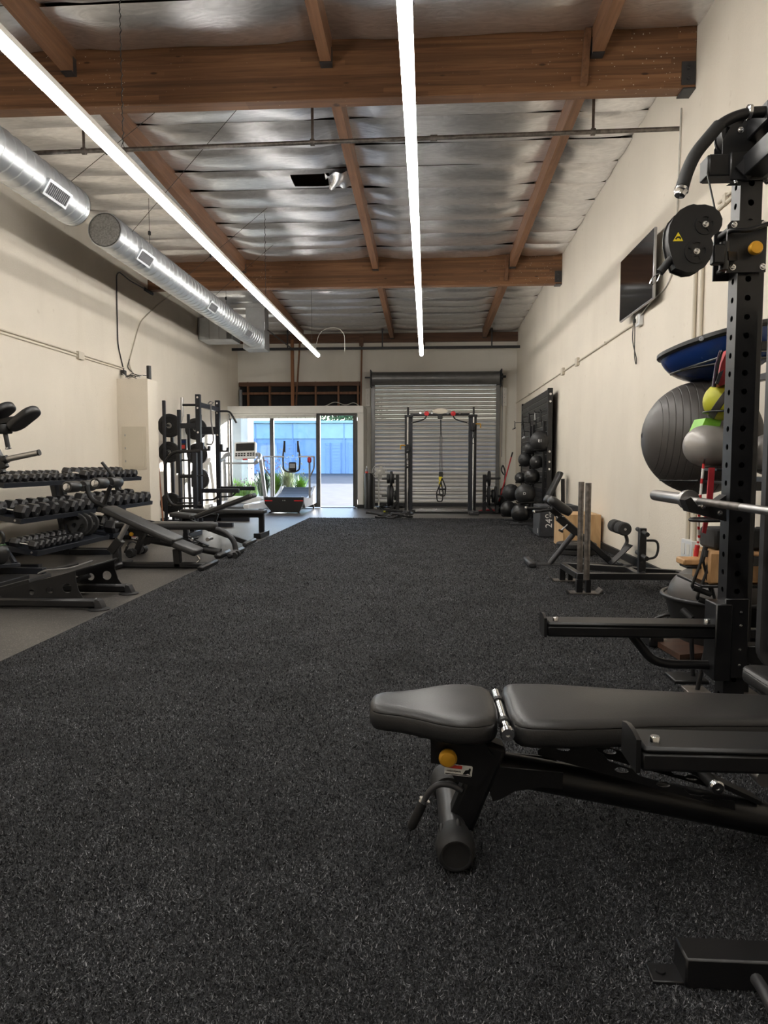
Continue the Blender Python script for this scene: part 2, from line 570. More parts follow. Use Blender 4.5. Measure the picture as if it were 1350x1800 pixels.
# turf: dark looped pile with pale flecks
m, nt, b = nodes('turf')
b.inputs['Roughness'].default_value = .75
b.inputs['Specular IOR Level'].default_value = .3
co = coords(nt)
n1 = N(nt, 'ShaderNodeTexNoise', Scale=210.0, Detail=3.0, Roughness=.75); nt.links.new(co, n1.inputs['Vector'])
v1 = N(nt, 'ShaderNodeTexVoronoi', Scale=300.0, Randomness=1.0); nt.links.new(co, v1.inputs['Vector'])
hsv = N(nt, 'ShaderNodeSeparateColor'); nt.links.new(v1.outputs['Color'], hsv.inputs[0])
mixv = N(nt, 'ShaderNodeMath', operation='MULTIPLY_ADD'); mixv.inputs[1].default_value = .28
nt.links.new(hsv.outputs[0], mixv.inputs[0]); nt.links.new(n1.outputs[0], mixv.inputs[2])
big = N(nt, 'ShaderNodeTexNoise', Scale=2.4, Detail=7.0, Roughness=.65); nt.links.new(co, big.inputs['Vector'])
col = ramp(nt, mixv.outputs[0], [(.42, (.0018, .0018, .0022)), (.57, (.0052, .0054, .0061)), (.72, (.025, .0258, .0275)), (.92, (.185, .19, .197))])
br = ramp(nt, big.outputs[0], [(.32, (.55, .55, .56)), (.68, (1.4, 1.39, 1.38))])
mx = N(nt, 'ShaderNodeMix', data_type='RGBA', blend_type='MULTIPLY'); mx.inputs[0].default_value = 1
nt.links.new(col, mx.inputs[6]); nt.links.new(br, mx.inputs[7])
n3 = N(nt, 'ShaderNodeTexNoise', Scale=70.0, Detail=3.0, Roughness=.7); nt.links.new(co, n3.inputs['Vector'])
g3 = ramp(nt, n3.outputs[0], [(.34, (.36, .36, .37)), (.66, (1.42, 1.44, 1.47))])
mx3 = N(nt, 'ShaderNodeMix', data_type='RGBA', blend_type='MULTIPLY'); mx3.inputs[0].default_value = 1
nt.links.new(mx.outputs[2], mx3.inputs[6]); nt.links.new(g3, mx3.inputs[7]); nt.links.new(mx3.outputs[2], b.inputs['Base Color'])
bump(nt, b, mixv.outputs[0], .006, .9)

# rubber gym floor with flecks
m, nt, b = nodes('rubber_floor')
b.inputs['Roughness'].default_value = .36
co = coords(nt)
v1 = N(nt, 'ShaderNodeTexVoronoi', Scale=190.0); nt.links.new(co, v1.inputs['Vector'])
hsv = N(nt, 'ShaderNodeSeparateColor'); nt.links.new(v1.outputs['Color'], hsv.inputs[0])
nb = N(nt, 'ShaderNodeTexNoise', Scale=1.6, Detail=4.0); nt.links.new(co, nb.inputs['Vector'])
col = ramp(nt, hsv.outputs[0], [(0, (.056, .052, .049)), (.86, (.076, .071, .066)), (.93, (.22, .20, .185))])
br = ramp(nt, nb.outputs[0], [(.3, (.85, .85, .86)), (.7, (1.12, 1.12, 1.12))])
mx = N(nt, 'ShaderNodeMix', data_type='RGBA', blend_type='MULTIPLY'); mx.inputs[0].default_value = 1
nt.links.new(col, mx.inputs[6]); nt.links.new(br, mx.inputs[7]); nt.links.new(mx.outputs[2], b.inputs['Base Color'])
n1 = N(nt, 'ShaderNodeTexNoise', Scale=140.0, Detail=3.0); nt.links.new(co, n1.inputs['Vector'])
bump(nt, b, n1.outputs[0], .0015, .5)

# corrugated shutter slat
simple('shutter_slat', (.72, .70, .66), .42, .3, .06, 6)
simple('shutter_drum', (.20, .20, .20), .35, .55, .12, 7)

# window glass: thin pane, clear with a weak mirror
m = bpy.data.materials.new('window_glass'); m.use_nodes = True; MAT['window_glass'] = m
nt = m.node_tree; nt.nodes.clear()
tr = N(nt, 'ShaderNodeBsdfTransparent'); tr.inputs[0].default_value = (.90, .94, .97, 1)
gl = N(nt, 'ShaderNodeBsdfGlossy'); gl.inputs['Roughness'].default_value = .02
fr = N(nt, 'ShaderNodeFresnel'); fr.inputs[0].default_value = 1.5
mx = N(nt, 'ShaderNodeMixShader'); ou = N(nt, 'ShaderNodeOutputMaterial')
nt.links.new(fr.outputs[0], mx.inputs[0]); nt.links.new(tr.outputs[0], mx.inputs[1]); nt.links.new(gl.outputs[0], mx.inputs[2])
nt.links.new(mx.outputs[0], ou.inputs[0])

emit('tube_light', (1.0, .96, .90), TUBE)
emit("console_screen", (.25, .3, .35), .15)
simple('asphalt', (.085, .088, .094), .8, 0, .2, 3, .004, 40)
simple('building_blue', (.30, .46, .72), .7, 0, .08, 1.5)  # building colours: grey-blue paint with the blue daylight cast put in
simple('building_teal', (.42, .62, .74), .7, 0, .08, 1.5)
simple('building_door', (.26, .41, .66), .6, 0, .06, 2)
simple('stucco_beige', (.55, .50, .44), .8, 0, .1, 4, .003, 60)
simple('stucco_sunlit', (.75, .74, .72), .8, 0, .05, 4, .003, 60)  # sunlit part of the beige pier, sunlight put into a whiter colour
simple('leaf_green', (.28, .50, .07), .5, 0, .4, 3)
simple('leaf_dark', (.06, .13, .05), .5, 0, .4, 3)
simple('bark', (.12, .08, .05), .8, 0, .3, 6)
simple('flower_pink', (.34, .17, .30), .6, 0, .3, 9)
simple('grass_pale', (.45, .47, .30), .6, 0, .3, 9)
# ================================================================ the room
XL, XR, YF, YN = -4.64, 2.15, 17.0, -3.6
def ceil_z(y): return 4.51 - 0.0275 * (y - 5.96)
TURF_X, TURF_Y = -2.23, 13.1

floor = MB().span((XL - .15, YN - .15, -.12), (XR + .15, YF + .05, 0)).build('floor', 'rubber_floor')
struct(floor, 'dark rubber gym floor with pale flecks', 'floor')
turf = MB().span((TURF_X, YN + .01, 0), (XR - .03, TURF_Y, .012)).build('turf', 'turf')
struct(turf, 'wide strip of black speckled artificial turf along the gym', 'turf')

wl = MB().span((XL - .15, YN - .15, 0), (XL, 16.3, 4.95)).span((XL - .15, 16.3, 2.37), (XL, YF + .15, 4.95)).build('wall_left', 'wall_cream')
struct(wl, 'cream painted concrete wall behind the dumbbell rack', 'wall')
wr = MB().span((XR, YN - .15, 0), (XR + .15, YF + .15, 4.95)).build('wall_right', 'wall_cream')
struct(wr, 'cream painted concrete wall with the television', 'wall')
wn = MB().span((XL, YN - .15, 0), (XR, YN, 4.95)).build('wall_near', 'wall_cream')
struct(wn, 'cream painted wall behind the camera', 'wall')
# far wall: with openings for the stud recess, the storefront and the shutter
SX0, SX1, SZ = -1.30, 1.70, 2.98
AX1 = -1.46
mb = MB()
mb.span((XL, YF, 3.02), (SX0, YF + .15, 4.6))
mb.span((AX1 - .14, YF, 2.36), (SX0, YF + .15, 3.02))
mb.span((AX1, YF, 0), (SX0, YF + .15, 2.36))
mb.span((SX0, YF, SZ), (SX1, YF + .15, 4.6))
mb.span((SX1, YF, 0), (XR, YF + .15, 4.6))
wf = mb.build('wall_far', 'wall_far_paint'); struct(wf, 'pale painted end wall above the glass storefront and shutter', 'wall')

# baseboard
bb = MB().span((XR - .03, YN, 0), (XR, YF, .085)).build('baseboard_right', 'rubber_black'); struct(bb, 'black rubber baseboard along the right wall', 'baseboard')
bb = MB().span((XL, YN, 0), (XL + .012, YF - .9, .085)).build('baseboard_left', 'rubber_black'); struct(bb, 'black rubber baseboard along the left wall', 'baseboard')

# ------------------------------------------------------------ roof
ceiling = MB()
ceiling.add([(XL - .15, YN - .15, ceil_z(YN) + .22), (XR + .15, YN - .15, ceil_z(YN) + .22), (XR + .15, YF + .2, ceil_z(YF) + .22), (XL - .15, YF + .2, ceil_z(YF) + .22),
             (XL - .15, YN - .15, ceil_z(YN) + .32), (XR + .15, YN - .15, ceil_z(YN) + .32), (XR + .15, YF + .2, ceil_z(YF) + .32), (XL - .15, YF + .2, ceil_z(YF) + .32)],
            [(0, 1, 2, 3), (4, 5, 6, 7), (0, 1, 5, 4), (1, 2, 6, 5), (2, 3, 7, 6), (3, 0, 4, 7)])
ceiling = ceiling.build('ceiling', 'deck_wood'); struct(ceiling, 'roof deck lined with wrinkled silver foil insulation between timber beams', 'ceiling')

PURX = [-3.02, -0.84, 1.355]
BAYS = [(YN, 5.96), (6.10, 11.50), (11.64, 16.86)]
cols = [XL] + PURX + [XR]
pw = .045
HOLE = (-1.62, -1.20, 8.32, 8.62)
k = 0
for (y0, y1) in BAYS:
    ns = round((y1 - y0) / .56)
    dy = (y1 - y0) / ns
    for ci in range(4):
        x0 = cols[ci] + (pw if ci else 0); x1 = cols[ci + 1] - (pw if ci < 3 else 0)
        for j in range(ns):
            a = y0 + j * dy + .003; b_ = a + dy - .007
            k += 1
            sd = k * 3.7
            sag = random.uniform(.05, .085)
            lift = random.uniform(.006, .022)
            def fn(u, w, a=a, b_=b_, x0=x0, x1=x1, sd=sd, sag=sag, lift=lift):
                x = x0 + (x1 - x0) * u; y = a + (b_ - a) * w
                e = min(1, 5 * min(u, 1 - u) + .15)
                pil = (4 * w * (1 - w)) ** .4
                nz = noise.noise(V(x * 1.1 + sd, y * 3.2, 3.1)) * .020 + noise.noise(V(x * 4 + sd, y * 6, 9.1)) * .005
                z = ceil_z(y) + .03 - sag * pil * e - lift * (1 - w) + nz * (.35 + .65 * pil)
                y2 = y + (noise.noise(V(x * 2 + sd, 0, 0)) * .012 if 0 < w < 1 else 0)
                return (x, y2, z)
            nu = max(6, int((x1 - x0) / .09)); nv = 12
            g = MB().grid(fn, nu, nv)
            if x0 < HOLE[0] and x1 > HOLE[1] and a < HOLE[3] and b_ > HOLE[2]:
                keep = []
                for f in g.f:
                    c = sum((V(g.v[i]) for i in f), V(0, 0, 0)) / len(f)
                    if HOLE[0] < c.x < HOLE[1] and HOLE[2] < c.y < HOLE[3]:
                        continue
                    keep.append(f)
                g.f = keep
            g.build('foil_panel', 'foil', ceiling, smooth=80, recalc=False)
# curled flap of foil beside the torn opening
g = MB().grid(lambda u, w: (-1.2 + .26 * u, 8.25 + .42 * w, ceil_z(8.4) - .02 - .05 * math.sin(u * 9 + w * 7) * (1 - u) - .03 * math.sin(u * PI)), 10, 8)
g.build('torn_foil_flap', 'foil', ceiling, smooth=80)

# glulam beams
def beam(y, z0, z1, lab):
    t = thing('glulam_beam', lab, 'beam', (0, y + .07, z0), 'glulam beams under the roof')
    MB().span((XL, y, z0), (XR, y + .14, z1), .006).build('timber', 'glulam', t)
    s = MB()
    s.span((XR - .115, y - .006, z0 + .02), (XR - .005, y, z0 + .20)); s.span((XR - .10, y - .006, z0 - .012), (XR - .0, y + .15, z0 - .002))
    s.build('steel_bracket', 'steel_grey', t)
    bl = MB()
    for dz in (.07, .15): bolt(bl, (XR - .06, y - .006, z0 + dz), (0, -1, 0), .013, .012)
    bl.build('bolt', 'steel_grey', t)
    return t
beam(5.96, 4.07, 4.58, 'deep laminated timber beam nearest the camera, across the top of the picture')
beam(11.50, 3.92, 4.44, 'deep laminated timber beam further back, across the middle of the ceiling')
lg = thing('ledger_board', 'dark rough timber ledger along the top of the end wall', 'beam', (0, 16.93, 3.95))
mb = MB().span((XL + .001, 16.88, 3.95), (XR - .001, 16.999, 4.16), .004); mb.build('timber', 'ledger_wood', lg)
for x in (-1.58, -.1): MB().span((x - .05, 16.84, 3.86), (x + .05, 16.9, 4.12)).build('block', 'ledger_wood', lg)

# purlins along the room, one run per bay
names_bay = ['in the bay nearest the camera', 'between the two big beams', 'in the bay next to the end wall']
names_col = ['left', 'middle', 'right']
for bi, (y0, y1) in enumerate(BAYS):
    for ci, px in enumerate(PURX):
        if bi == 1: px -= .0
        t = thing('purlin', '%s timber purlin %s' % (names_col[ci], names_bay[bi]), 'purlin', (px, (y0 + y1) / 2, ceil_z(y1) - .2), 'timber purlins under the roof')
        m_ = MB()
        za, zb = ceil_z(y0) - .19, ceil_z(y1) - .19
        h = .27
        m_.add([(px - pw, y0, za), (px + pw, y0, za), (px + pw, y1, zb), (px - pw, y1, zb), (px - pw, y0, za + h), (px + pw, y0, za + h), (px + pw, y1, zb + h), (px - pw, y1, zb + h)],
               [(0, 1, 2, 3), (4, 5, 6, 7), (0, 1, 5, 4), (1, 2, 6, 5), (2, 3, 7, 6), (3, 0, 4, 7)])
        m_.build('timber', 'purlin_wood', t)
        s = MB()
        for q, zz in ((y1 - .002, zb),):
            s.span((px - pw - .004, q - .09, zz - .006), (px + pw + .004, q - .004, zz + .002))
            for sx in (-1, 1): s.span((px + sx * (pw + .003), q - .06, zz), (px + sx * pw, q - .004, zz + .13))
        s.build('joist_hanger', 'steel_grey', t)
# short blocks hanging beside the right purlin at each beam
for (y, z0) in ((5.96, 4.10), (11.50, 3.97)):
    mb = MB().bar((1.355 - .10, y - .03, z0), (1.355 - .075, y - .03, ceil_z(y) + .02), .05, .05, (0, 1, 0))
    solo(mb, 'timber_block', 'purlin_wood', 'short timber block fixed to the %s beam beside the right purlin' % ('near' if y < 8 else 'far'), 'timber block', 'short timber blocks')

# ------------------------------------------------------------ linear lights
LZ = 3.2
def light_run(x, lab):
    t = thing('linear_light', lab, 'ceiling light', (x, 5, LZ), 'linear lights')
    y = 13.95
    hs = MB()
    prof = [(-.0355, .0105), (-.033, .045), (-.02, .062), (.02, .062), (.033, .045), (.0355, .0105)]
    y_end = -1.6
    hs.prism(prof, Matrix(((1, 0, 0, x), (0, 0, 1, (y + y_end) / 2), (0, 1, 0, LZ + .004), (0, 0, 0, 1))), y - y_end)
    hs.build('housing', 'white_paint', t, smooth=20)
    caps = MB()
    while y > y_end + .2:
        y2 = max(y - 2.0, y_end)
        d = MB()
        pr = [(.037 * math.sin(a_), -.037 * math.cos(a_)) for a_ in [math.radians(-106 + 212 * q / 16) for q in range(17)]]
        d.prism(pr, Matrix(((1, 0, 0, x), (0, 0, 1, (y + y2) / 2), (0, 1, 0, LZ), (0, 0, 0, 1))), y - y2 - .008)
        d.build('diffuser', 'tube_light', t, smooth=50)
        caps.prism([(p[0] * .96, p[1] * .96) for p in pr], Matrix(((1, 0, 0, x), (0, 0, 1, y2), (0, 1, 0, LZ), (0, 0, 0, 1))), .008)
        y = y2
    caps.build('joint', 'white_plastic', t)
    for yy in (13.2, 9.4, 5.0, 1.4):
        w = MB()
        if yy == 5.0 or yy == 9.4:
            zt = ceil_z(yy) - .02
            n_ = int((zt - LZ - .1) / .05)
            for q in range(n_):
                z = LZ + .12 + q * .05
                w.tube([(x, yy, z), (x + (.012 if q % 2 else 0), yy + (0 if q % 2 else .012), z + .025), (x, yy, z + .052)], .0035, 4)
            w.tube([(x - .03, yy, LZ + .05), (x, yy, LZ + .13), (x + .03, yy, LZ + .05)], .003, 4)
        else:
            w.tube([(x, yy, LZ + .06), (x, yy, ceil_z(yy) + .03)], .003, 5)
        w.build('hanging_chain' if yy in (5.0, 9.4) else 'hanging_wire', 'steel_grey', t)
    return t
light_run(-2.175, 'left long glowing white linear light hung beside the round duct')
lr = light_run(-.113, 'right long glowing white linear light hung over the turf')
# power leads looping from the light ends
mb = MB().tube(rounded([(-2.175, 13.7, LZ + .06), (-2.05, 13.72, 3.75), (-1.75, 13.75, 3.85), (-1.55, 13.8, 3.7), (-1.55, 13.85, 3.35), (-1.66, 13.88, 3.05)], .2), .006, 5)
mb = MB().tube(rounded([(-2.175, 13.6, LZ + .06), (-2.1, 13.65, 3.62), (-1.8, 13.7, 3.72), (-1.62, 13.75, 3.6), (-1.62, 13.8, 3.25)], .25), .006, 6)
solo(mb, 'power_lead', 'wire_white', 'thin white lead looping up from the far end of the left light', 'cable')

# ------------------------------------------------------------ pipes below the roof
t = thing('sprinkler_pipe', 'thin dark sprinkler pipe crossing under the foil ceiling behind the near beam', 'pipe', (0, 6.3, 3.86))
mb = MB().cyl((XL, 6.3, 3.845), (XR, 6.3, 3.905), .019, 12); mb.build('pipe', 'steel_worn', t)
for x in (-3.1, -1.02, 1.42):
    zz = 3.845 + (x - XL) / (XR - XL) * .06
    h = MB(); h.span((x - .012, 6.298, zz), (x + .012, 6.302, ceil_z(6.3) + .03))
    h.lathe([(.03, -.018), (.03, .018)], (x, 6.3, zz), (1, 0, 0), 12); h.build('hanger_strap', 'steel_worn', t)
cp = MB(); cp.lathe([(.026, -.03), (.026, .03)], (.05, 6.3, 3.886), (1, 0, 0), 12); cp.build('coupling', 'steel_worn', t)

t = thing('strut_rail', 'grey steel strut rail crossing in front of the end wall below the ledger', 'rail', (0, 16.5, 3.72))
MB().span((XL, 16.48, 3.715), (XR, 16.525, 3.775), .004).build('rail', 'steel_grey', t)
for x in (-3.3, -1.05, 1.5):
    MB().span((x - .015, 16.49, 3.77), (x + .015, 16.515, ceil_z(16.5) + .02)).build('drop_rod', 'steel_grey', t)

# ------------------------------------------------------------ round ducts
DR, DX, DZ = .185, -3.55, 3.61
def duct(y0, y1, lab, cap_near, cap_far, vents):
    t = thing('round_duct', lab, 'duct', (DX, (y0 + y1) / 2, DZ - DR), 'round spiral ducts')
    prof = []
    y = y0
    while y < y1 - .01:
        prof += [(DR, y - y0), (DR, min(y + .128, y1) - y0), (DR + .008, min(y + .133, y1) - y0), (DR + .008, min(y + .141, y1) - y0)]
        y += .146
    prof.append((DR, y1 - y0))
    m_ = MB(); m_.lathe([(DR - .004, 0)] + prof + [(DR - .004, y1 - y0)], (DX, y0, DZ), (0, 1, 0), 40)
    m_.f = [f for f in m_.f if len(f) < 10]
    m_.build('spiral_tube', 'galvanised', t, smooth=30)
    for (yy, on, mt, d) in ((y0, cap_near, 'duct_cap_liner', -1), (y1, cap_far, 'galvanised', 1)):
        if on:
            c = MB(); c.lathe([(DR - .012, 0), (DR - .012, .02), (DR * .97, .02)], (DX, yy - .018 * d, DZ), (0, d, 0), 40); c.build('end_cap', mt, t)
            r_ = MB(); r_.lathe([(DR - .006, 0), (DR + .006, .004), (DR + .006, .05), (DR - .006, .052)], (DX, yy, DZ), (0, -d, 0), 40)
            r_.f = [f for f in r_.f if len(f) < 10]
            r_.build('end_collar', 'galvanised', t)
    for vy in vents:
        ang = math.radians(-32)
        ux, uz = math.cos(ang), math.sin(ang)
        o = V(DX, vy, DZ) + V(ux, 0, uz) * (DR + .006)
        M = frame(o, (0, 1, 0), (-uz, 0, ux))
        pl = MB(); pl.prism(rrect(.40, .15, .012), M, .024, [rrect(.35, .105, .004)]); vent = pl.build('vent_frame', 'galvanised', t)
        bk = MB(); bk.box((0, 0, -.004), (.35, .105, .004), M); bk.build('vent_opening', 'dark_grille', vent)
        lv = MB()
        for q in range(13):
            lv.box((-.165 + .0275 * q, 0, .006), (.006, .105, .012), M)
        lv.build('vent_blades', 'grey_plastic', vent)
    return t
duct(1.6, 6.93, 'near round galvanised spiral duct at the top left with its end in view', False, True, [6.35, 3.6])
duct(7.64, 14.25, 'long far round spiral duct with a grey lined end cap facing the camera', True, False, [8.35, 11.0, 13.2])
t = thing('duct_plenum', 'galvanised sheet metal box joining the end of the far round duct', 'duct box', (-3.6, 14.5, 3.4))
MB().span((DX - .22, 14.25, DZ - .22), (DX + .22, 14.72, DZ + .16), .006).build('transition_box', 'galvanised', t)
MB().span((DX - .20, 14.40, DZ + .16), (DX + .20, 14.75, ceil_z(14.6)), .004).build('riser', 'galvanised', t)
mb = MB().prism(circ(DR + .025, 32), frame((DX, 14.245, DZ), (1, 0, 0), (0, 0, 1)), .03, [circ(DR + .002, 32)]); mb.build('collar_flange', 'galvanised', t)
t = thing('air_handler_box', 'galvanised air return box mounted at the left wall below the far roof bay', 'duct box', (-4.3, 14.3, 3.5))
MB().span((-4.62, 14.0, 3.54), (-3.92, 14.6, 3.98), .006).build('body', 'galvanised', t)
MB().span((-4.45, 14.1, 3.98), (-4.05, 14.55, ceil_z(14.5)), .004).build('riser', 'galvanised', t)
lv = MB()
for q in range(9): lv.span((-4.04 + q * .012, 13.99, 3.56), (-4.036 + q * .012, 14.002, 3.96))
lv.build('louvre_blades', 'dark_grille', t)
mb = MB()
for q in range(3): mb.span((-4.60 + q * .2, 13.994, 3.545), (-4.594 + q * .2, 14.002, 3.975))
mb.build('seam', 'grey_plastic', t)
# slim pipe running from the plenum towards the end wall
solo(MB().cyl((-3.30, 14.45, 3.80), (-3.2, 16.49, 3.755), .014, 8), 'condensate_pipe', 'steel_grey', 'slim grey pipe slanting from the duct box to the end wall rail', 'pipe')
# thin wires holding the ducts
def wire(pts, lab, r=.003, clip=True):
    t = thing('support_wire', lab, 'wire', pts[-1], 'duct support wires')
    MB().tube(pts, r, 5).build('wire', 'wire_dark', t)
    if clip:
        p = V(pts[0]).lerp(V(pts[1]), .3)
        MB().box(p, (.03, .03, .05), None, .004).build('cable_clamp', 'wire_dark', t)
wire([(-3.38, 6.6, 3.72), (-2.1, 6.4, ceil_z(6.4))], 'thin slanting wire holding the near duct, before the pipe')
wire([(-3.4, 8.0, 3.7), (-1.75, 6.75, ceil_z(6.7) - .02)], 'thin slanting wire rising from the far duct end to the foil')
wire([(-3.4, 9.9, 3.72), (-2.1, 9.3, ceil_z(9.3))], 'thin slanting wire holding the middle of the far duct')
wire([(-3.4, 11.2, 3.75), (-2.2, 10.5, ceil_z(10.5))], 'thin slanting wire holding the far duct near the second beam')
wire([(-3.55, 8.9, 3.79), (-3.55, 8.9, ceil_z(8.9))], 'thin upright wire above the far duct end')
wire([(-3.55, 12.3, 3.79), (-3.55, 12.3, ceil_z(12.3))], 'thin upright wire above the far duct past the second beam')

# ------------------------------------------------------------ storefront and its projecting header
GY = 16.15
mb = MB().span((XL, GY - .1, 2.20), (AX1, GY + .18, 2.37), .004)
mb.span((XL, GY + .18, 2.31), (AX1, YF + .02, 2.37))
hd = mb.build('trim_1', 'white_paint'); struct(hd, 'white boxed header above the glass storefront', 'trim')
mb = MB().span((-1.60, GY - .08, .06), (AX1, GY + .10, 2.20), .003); mb.span((AX1 - .10, GY + .1, .06), (AX1, YF, 2.31))
jw = mb.build('trim_2', 'white_paint'); struct(jw, 'white end pier of the glass storefront', 'trim')
mb = MB().span((-1.61, GY - .09, 0), (AX1 + .01, GY + .10, .085)); mb.span((AX1 - .10, GY + .1, 0), (AX1 + .01, YF, .085)); bb = mb.build('baseboard_far', 'rubber_black'); struct(bb, 'black baseboard at the foot of the storefront pier', 'baseboard')
def window(nm, x0, x1, lab, wide=.045, glass=True, sill=True):
    m_ = MB()
    z0, z1 = .02, 2.2
    m_.span((x0, GY - .03, z0), (x0 + wide, GY + .05, z1)); m_.span((x1 - wide, GY - .03, z0), (x1, GY + .05, z1))
    m_.span((x0 + wide, GY - .03, z1 - .05), (x1 - wide, GY + .05, z1))
    if sill: m_.span((x0 + wide, GY - .03, z0), (x1 - wide, GY + .05, z0 + .10))
    else: m_.span((x0 + wide, GY - .03, 0), (x1 - wide, GY + .05, .015))
    w = m_.build(nm, 'frame_bronze'); struct(w, lab, 'window')
    if glass:
        MB().span((x0 + wide, GY + .006, z0 + .10), (x1 - wide, GY + .012, z1 - .05)).build('pane', 'window_glass', w)
    return w
window('window_1', -4.62, -3.62, 'left fixed pane of the glass storefront behind the treadmill')
window('window_2', -3.62, -2.53, 'middle pane of the glass storefront behind the curved treadmill')
window('door_1', -2.53, -1.62, 'open glass door opening at the right of the storefront', .05, False, False)
# open door leaf folded outward
m_ = MB(); lx = -1.70
for (a, b) in (((lx - .02, GY + .06, .03), (lx + .02, GY + .12, 2.15)), ((lx - .02, GY + .84, .03), (lx + .02, GY + .9, 2.15)), ((lx - .02, GY + .12, 2.07), (lx + .02, GY + .84, 2.15)), ((lx - .02, GY + .12, .03), (lx + .02, GY + .84, .16))):
    m_.span(a, b)
lf = m_.build('door_2', 'frame_bronze'); struct(lf, 'glass door leaf standing open outside the storefront', 'door')
MB().span((lx - .003, GY + .12, .16), (lx + .003, GY + .84, 2.07)).build('pane', 'window_glass', lf)
# headrail of vertical blinds
bl = thing('blind_headrail', 'cream blind headrail with short slats along the top of the fixed panes', 'blind', (-3.6, GY - .06, 2.1))
MB().span((-4.6, GY - .075, 2.155), (-2.56, GY - .035, 2.195), .003).build('rail', 'white_paint', bl)
MB().span((-4.6, GY - .068, 2.09), (-2.56, GY - .058, 2.15), .002).build('valance', 'wire_white', bl)
for q in range(10):
    MB().span((-4.5 + q * .21, GY - .058, 2.05), (-4.485 + q * .21, GY - .05, 2.15)).build('carrier', 'white_plastic', bl)

# exposed studs in the recess above the storefront
rec = thing('stud_recess', 'exposed stud framing with black backing above the storefront header', 'stud wall', (-3.1, 17.1, 2.38))
MB().span((XL, YF + .14, 2.30), (AX1 - .14, YF + .16, 3.05)).build('backing', 'black_liner', rec)
MB().span((XL + .02, YF - .005, 2.93), (AX1 - .16, YF + .11, 3.03), .003).build('top_plate', 'ledger_wood', rec)
for x in (-4.40, -3.86, -2.72, -2.16, -1.68):
    MB().span((x - .022, YF + .0, 2.37), (x + .022, YF + .10, 3.04), .003).build('stud', 'stud_wood', rec)
MB().span((XL + .1, YF + .03, 2.73), (AX1 - .18, YF + .09, 2.79), .003).build('blocking', 'stud_wood', rec)
MB().span((XL + .03, YF - .02, 2.40), (XL + .09, YF + .05, 2.85)).build('conduit_box', 'grey_plastic', rec)
mb = MB().tube(rounded([(-3.1, 16.6, 2.38), (-2.7, 16.65, 2.40), (-2.45, 16.7, 2.40), (-2.2, 16.7, 2.54), (-1.95, 16.72, 2.42), (-1.75, 16.75, 2.52), (-1.6, 16.75, 2.40)], .15), .009, 6)
solo(mb, 'loose_cable', 'wire_white', 'loose grey cable looping on top of the white header', 'cable')
# timber posts standing on the header
p = MB().bar((-3.23, 16.72, 2.37), (-3.23, 16.72, 4.0), .075, .075, (0, 1, 0), .004); solo(p, 'timber_post', 'post_wood', 'square timber post standing on the white header in front of the studs', 'timber post')
p = MB().bar((-3.16, 16.78, 2.45), (-3.06, 16.8, 3.98), .035, .06, (0, 1, 0), .003); solo(p, 'timber_brace', 'stud_wood', 'thin timber brace leaning beside the square post', 'timber post')
p = MB().bar((-1.60, 16.9, 2.37), (-1.57, 16.9, 4.0), .04, .05, (0, 1, 0), .003); solo(p, 'timber_strip', 'stud_wood', 'thin upright timber strip between the storefront and the shutter', 'timber post')

# ------------------------------------------------------------ roll-up shutter
sh = thing('roll_up_shutter', 'closed grey steel roll-up shutter in the end wall', 'shutter', (.2, YF, 0))
ns = 30
z0 = .07; pitch = (3.02 - z0) / ns
slat = None
for q in range(ns):
    z = z0 + q * pitch
    if slat is None:
        m_ = MB()
        pr = [(0, 0), (.010, .004), (.024, .02), (.030, .045), (.024, .07), (.010, pitch - .008), (0, pitch - .002), (-.012, pitch - .002), (-.012, 0)]
        m_.prism([(-p[0], p[1]) for p in pr], Matrix(((0, 0, 1, (SX0 + SX1) / 2), (1, 0, 0, YF - .03), (0, 1, 0, z), (0, 0, 0, 1))), SX1 - SX0 - .02)
        slat = m_.build('slat', 'shutter_slat', sh, smooth=60)
    else:
        c = slat.copy(); COL.objects.link(c); c.location = (0, 0, q * pitch)
MB().span((SX0, YF - .06, .0), (SX1, YF - .0, .075), .004).build('bottom_bar', 'steel_grey', sh)
for x in (SX0 - .005, SX1 + .005):
    MB().span((x - .045, YF - .09, 0), (x + .045, YF - .001, 2.95), .003).build('guide_rail', 'shutter_drum', sh)
MB().cyl((SX0 - .02, 16.80, 3.07), (SX1 + .02, 16.80, 3.07), .155, 32).build('drum', 'shutter_drum', sh)
for x in (SX0 - .04, SX1 + .05):
    MB().span((x - .012, 16.60, 2.86), (x + .012, YF, 3.26), .003).build('end_plate', 'steel_black', sh)
MB().cyl((SX0 - .19, 16.8, 3.10), (SX0 - .05, 16.8, 3.10), .02, 10).build('shaft', 'steel_black', sh)
mb = MB(); mb.cyl((SX1 + .06, 16.8, 3.10), (SX1 + .17, 16.8, 3.10), .03, 12); mb.lathe([(.07, 0), (.075, .01), (.07, .02)], (SX1 + .08, 16.8, 3.10), (1, 0, 0), 16); mb.build('chain_wheel', 'steel_black', sh)
mb = MB(); mb.tube([(SX1 + .09, 16.74, 3.10), (SX1 + .09, 16.80, 1.2), (SX1 + .105, 16.86, 3.10)], .006, 5); mb.build('hand_chain', 'steel_grey', sh)
for (x, lab) in ((SX0 - .135, 'narrow white junction box left of the shutter drum'), (SX1 + .155, 'narrow white junction box right of the shutter drum')):
    t = thing('junction_box', lab, 'junction box', (x, YF - .04, 2.42), 'junction boxes beside the shutter')
    MB().span((x - .055, YF - .07, 2.42), (x + .055, YF, 2.86), .004).build('cover', 'white_paint', t)
    s = MB()
    for dz in (2.5, 2.62, 2.7, 2.8): s.cyl((x, YF - .073, dz), (x, YF - .069, dz), .008, 8)
    s.build('knockout', 'grey_plastic', t)
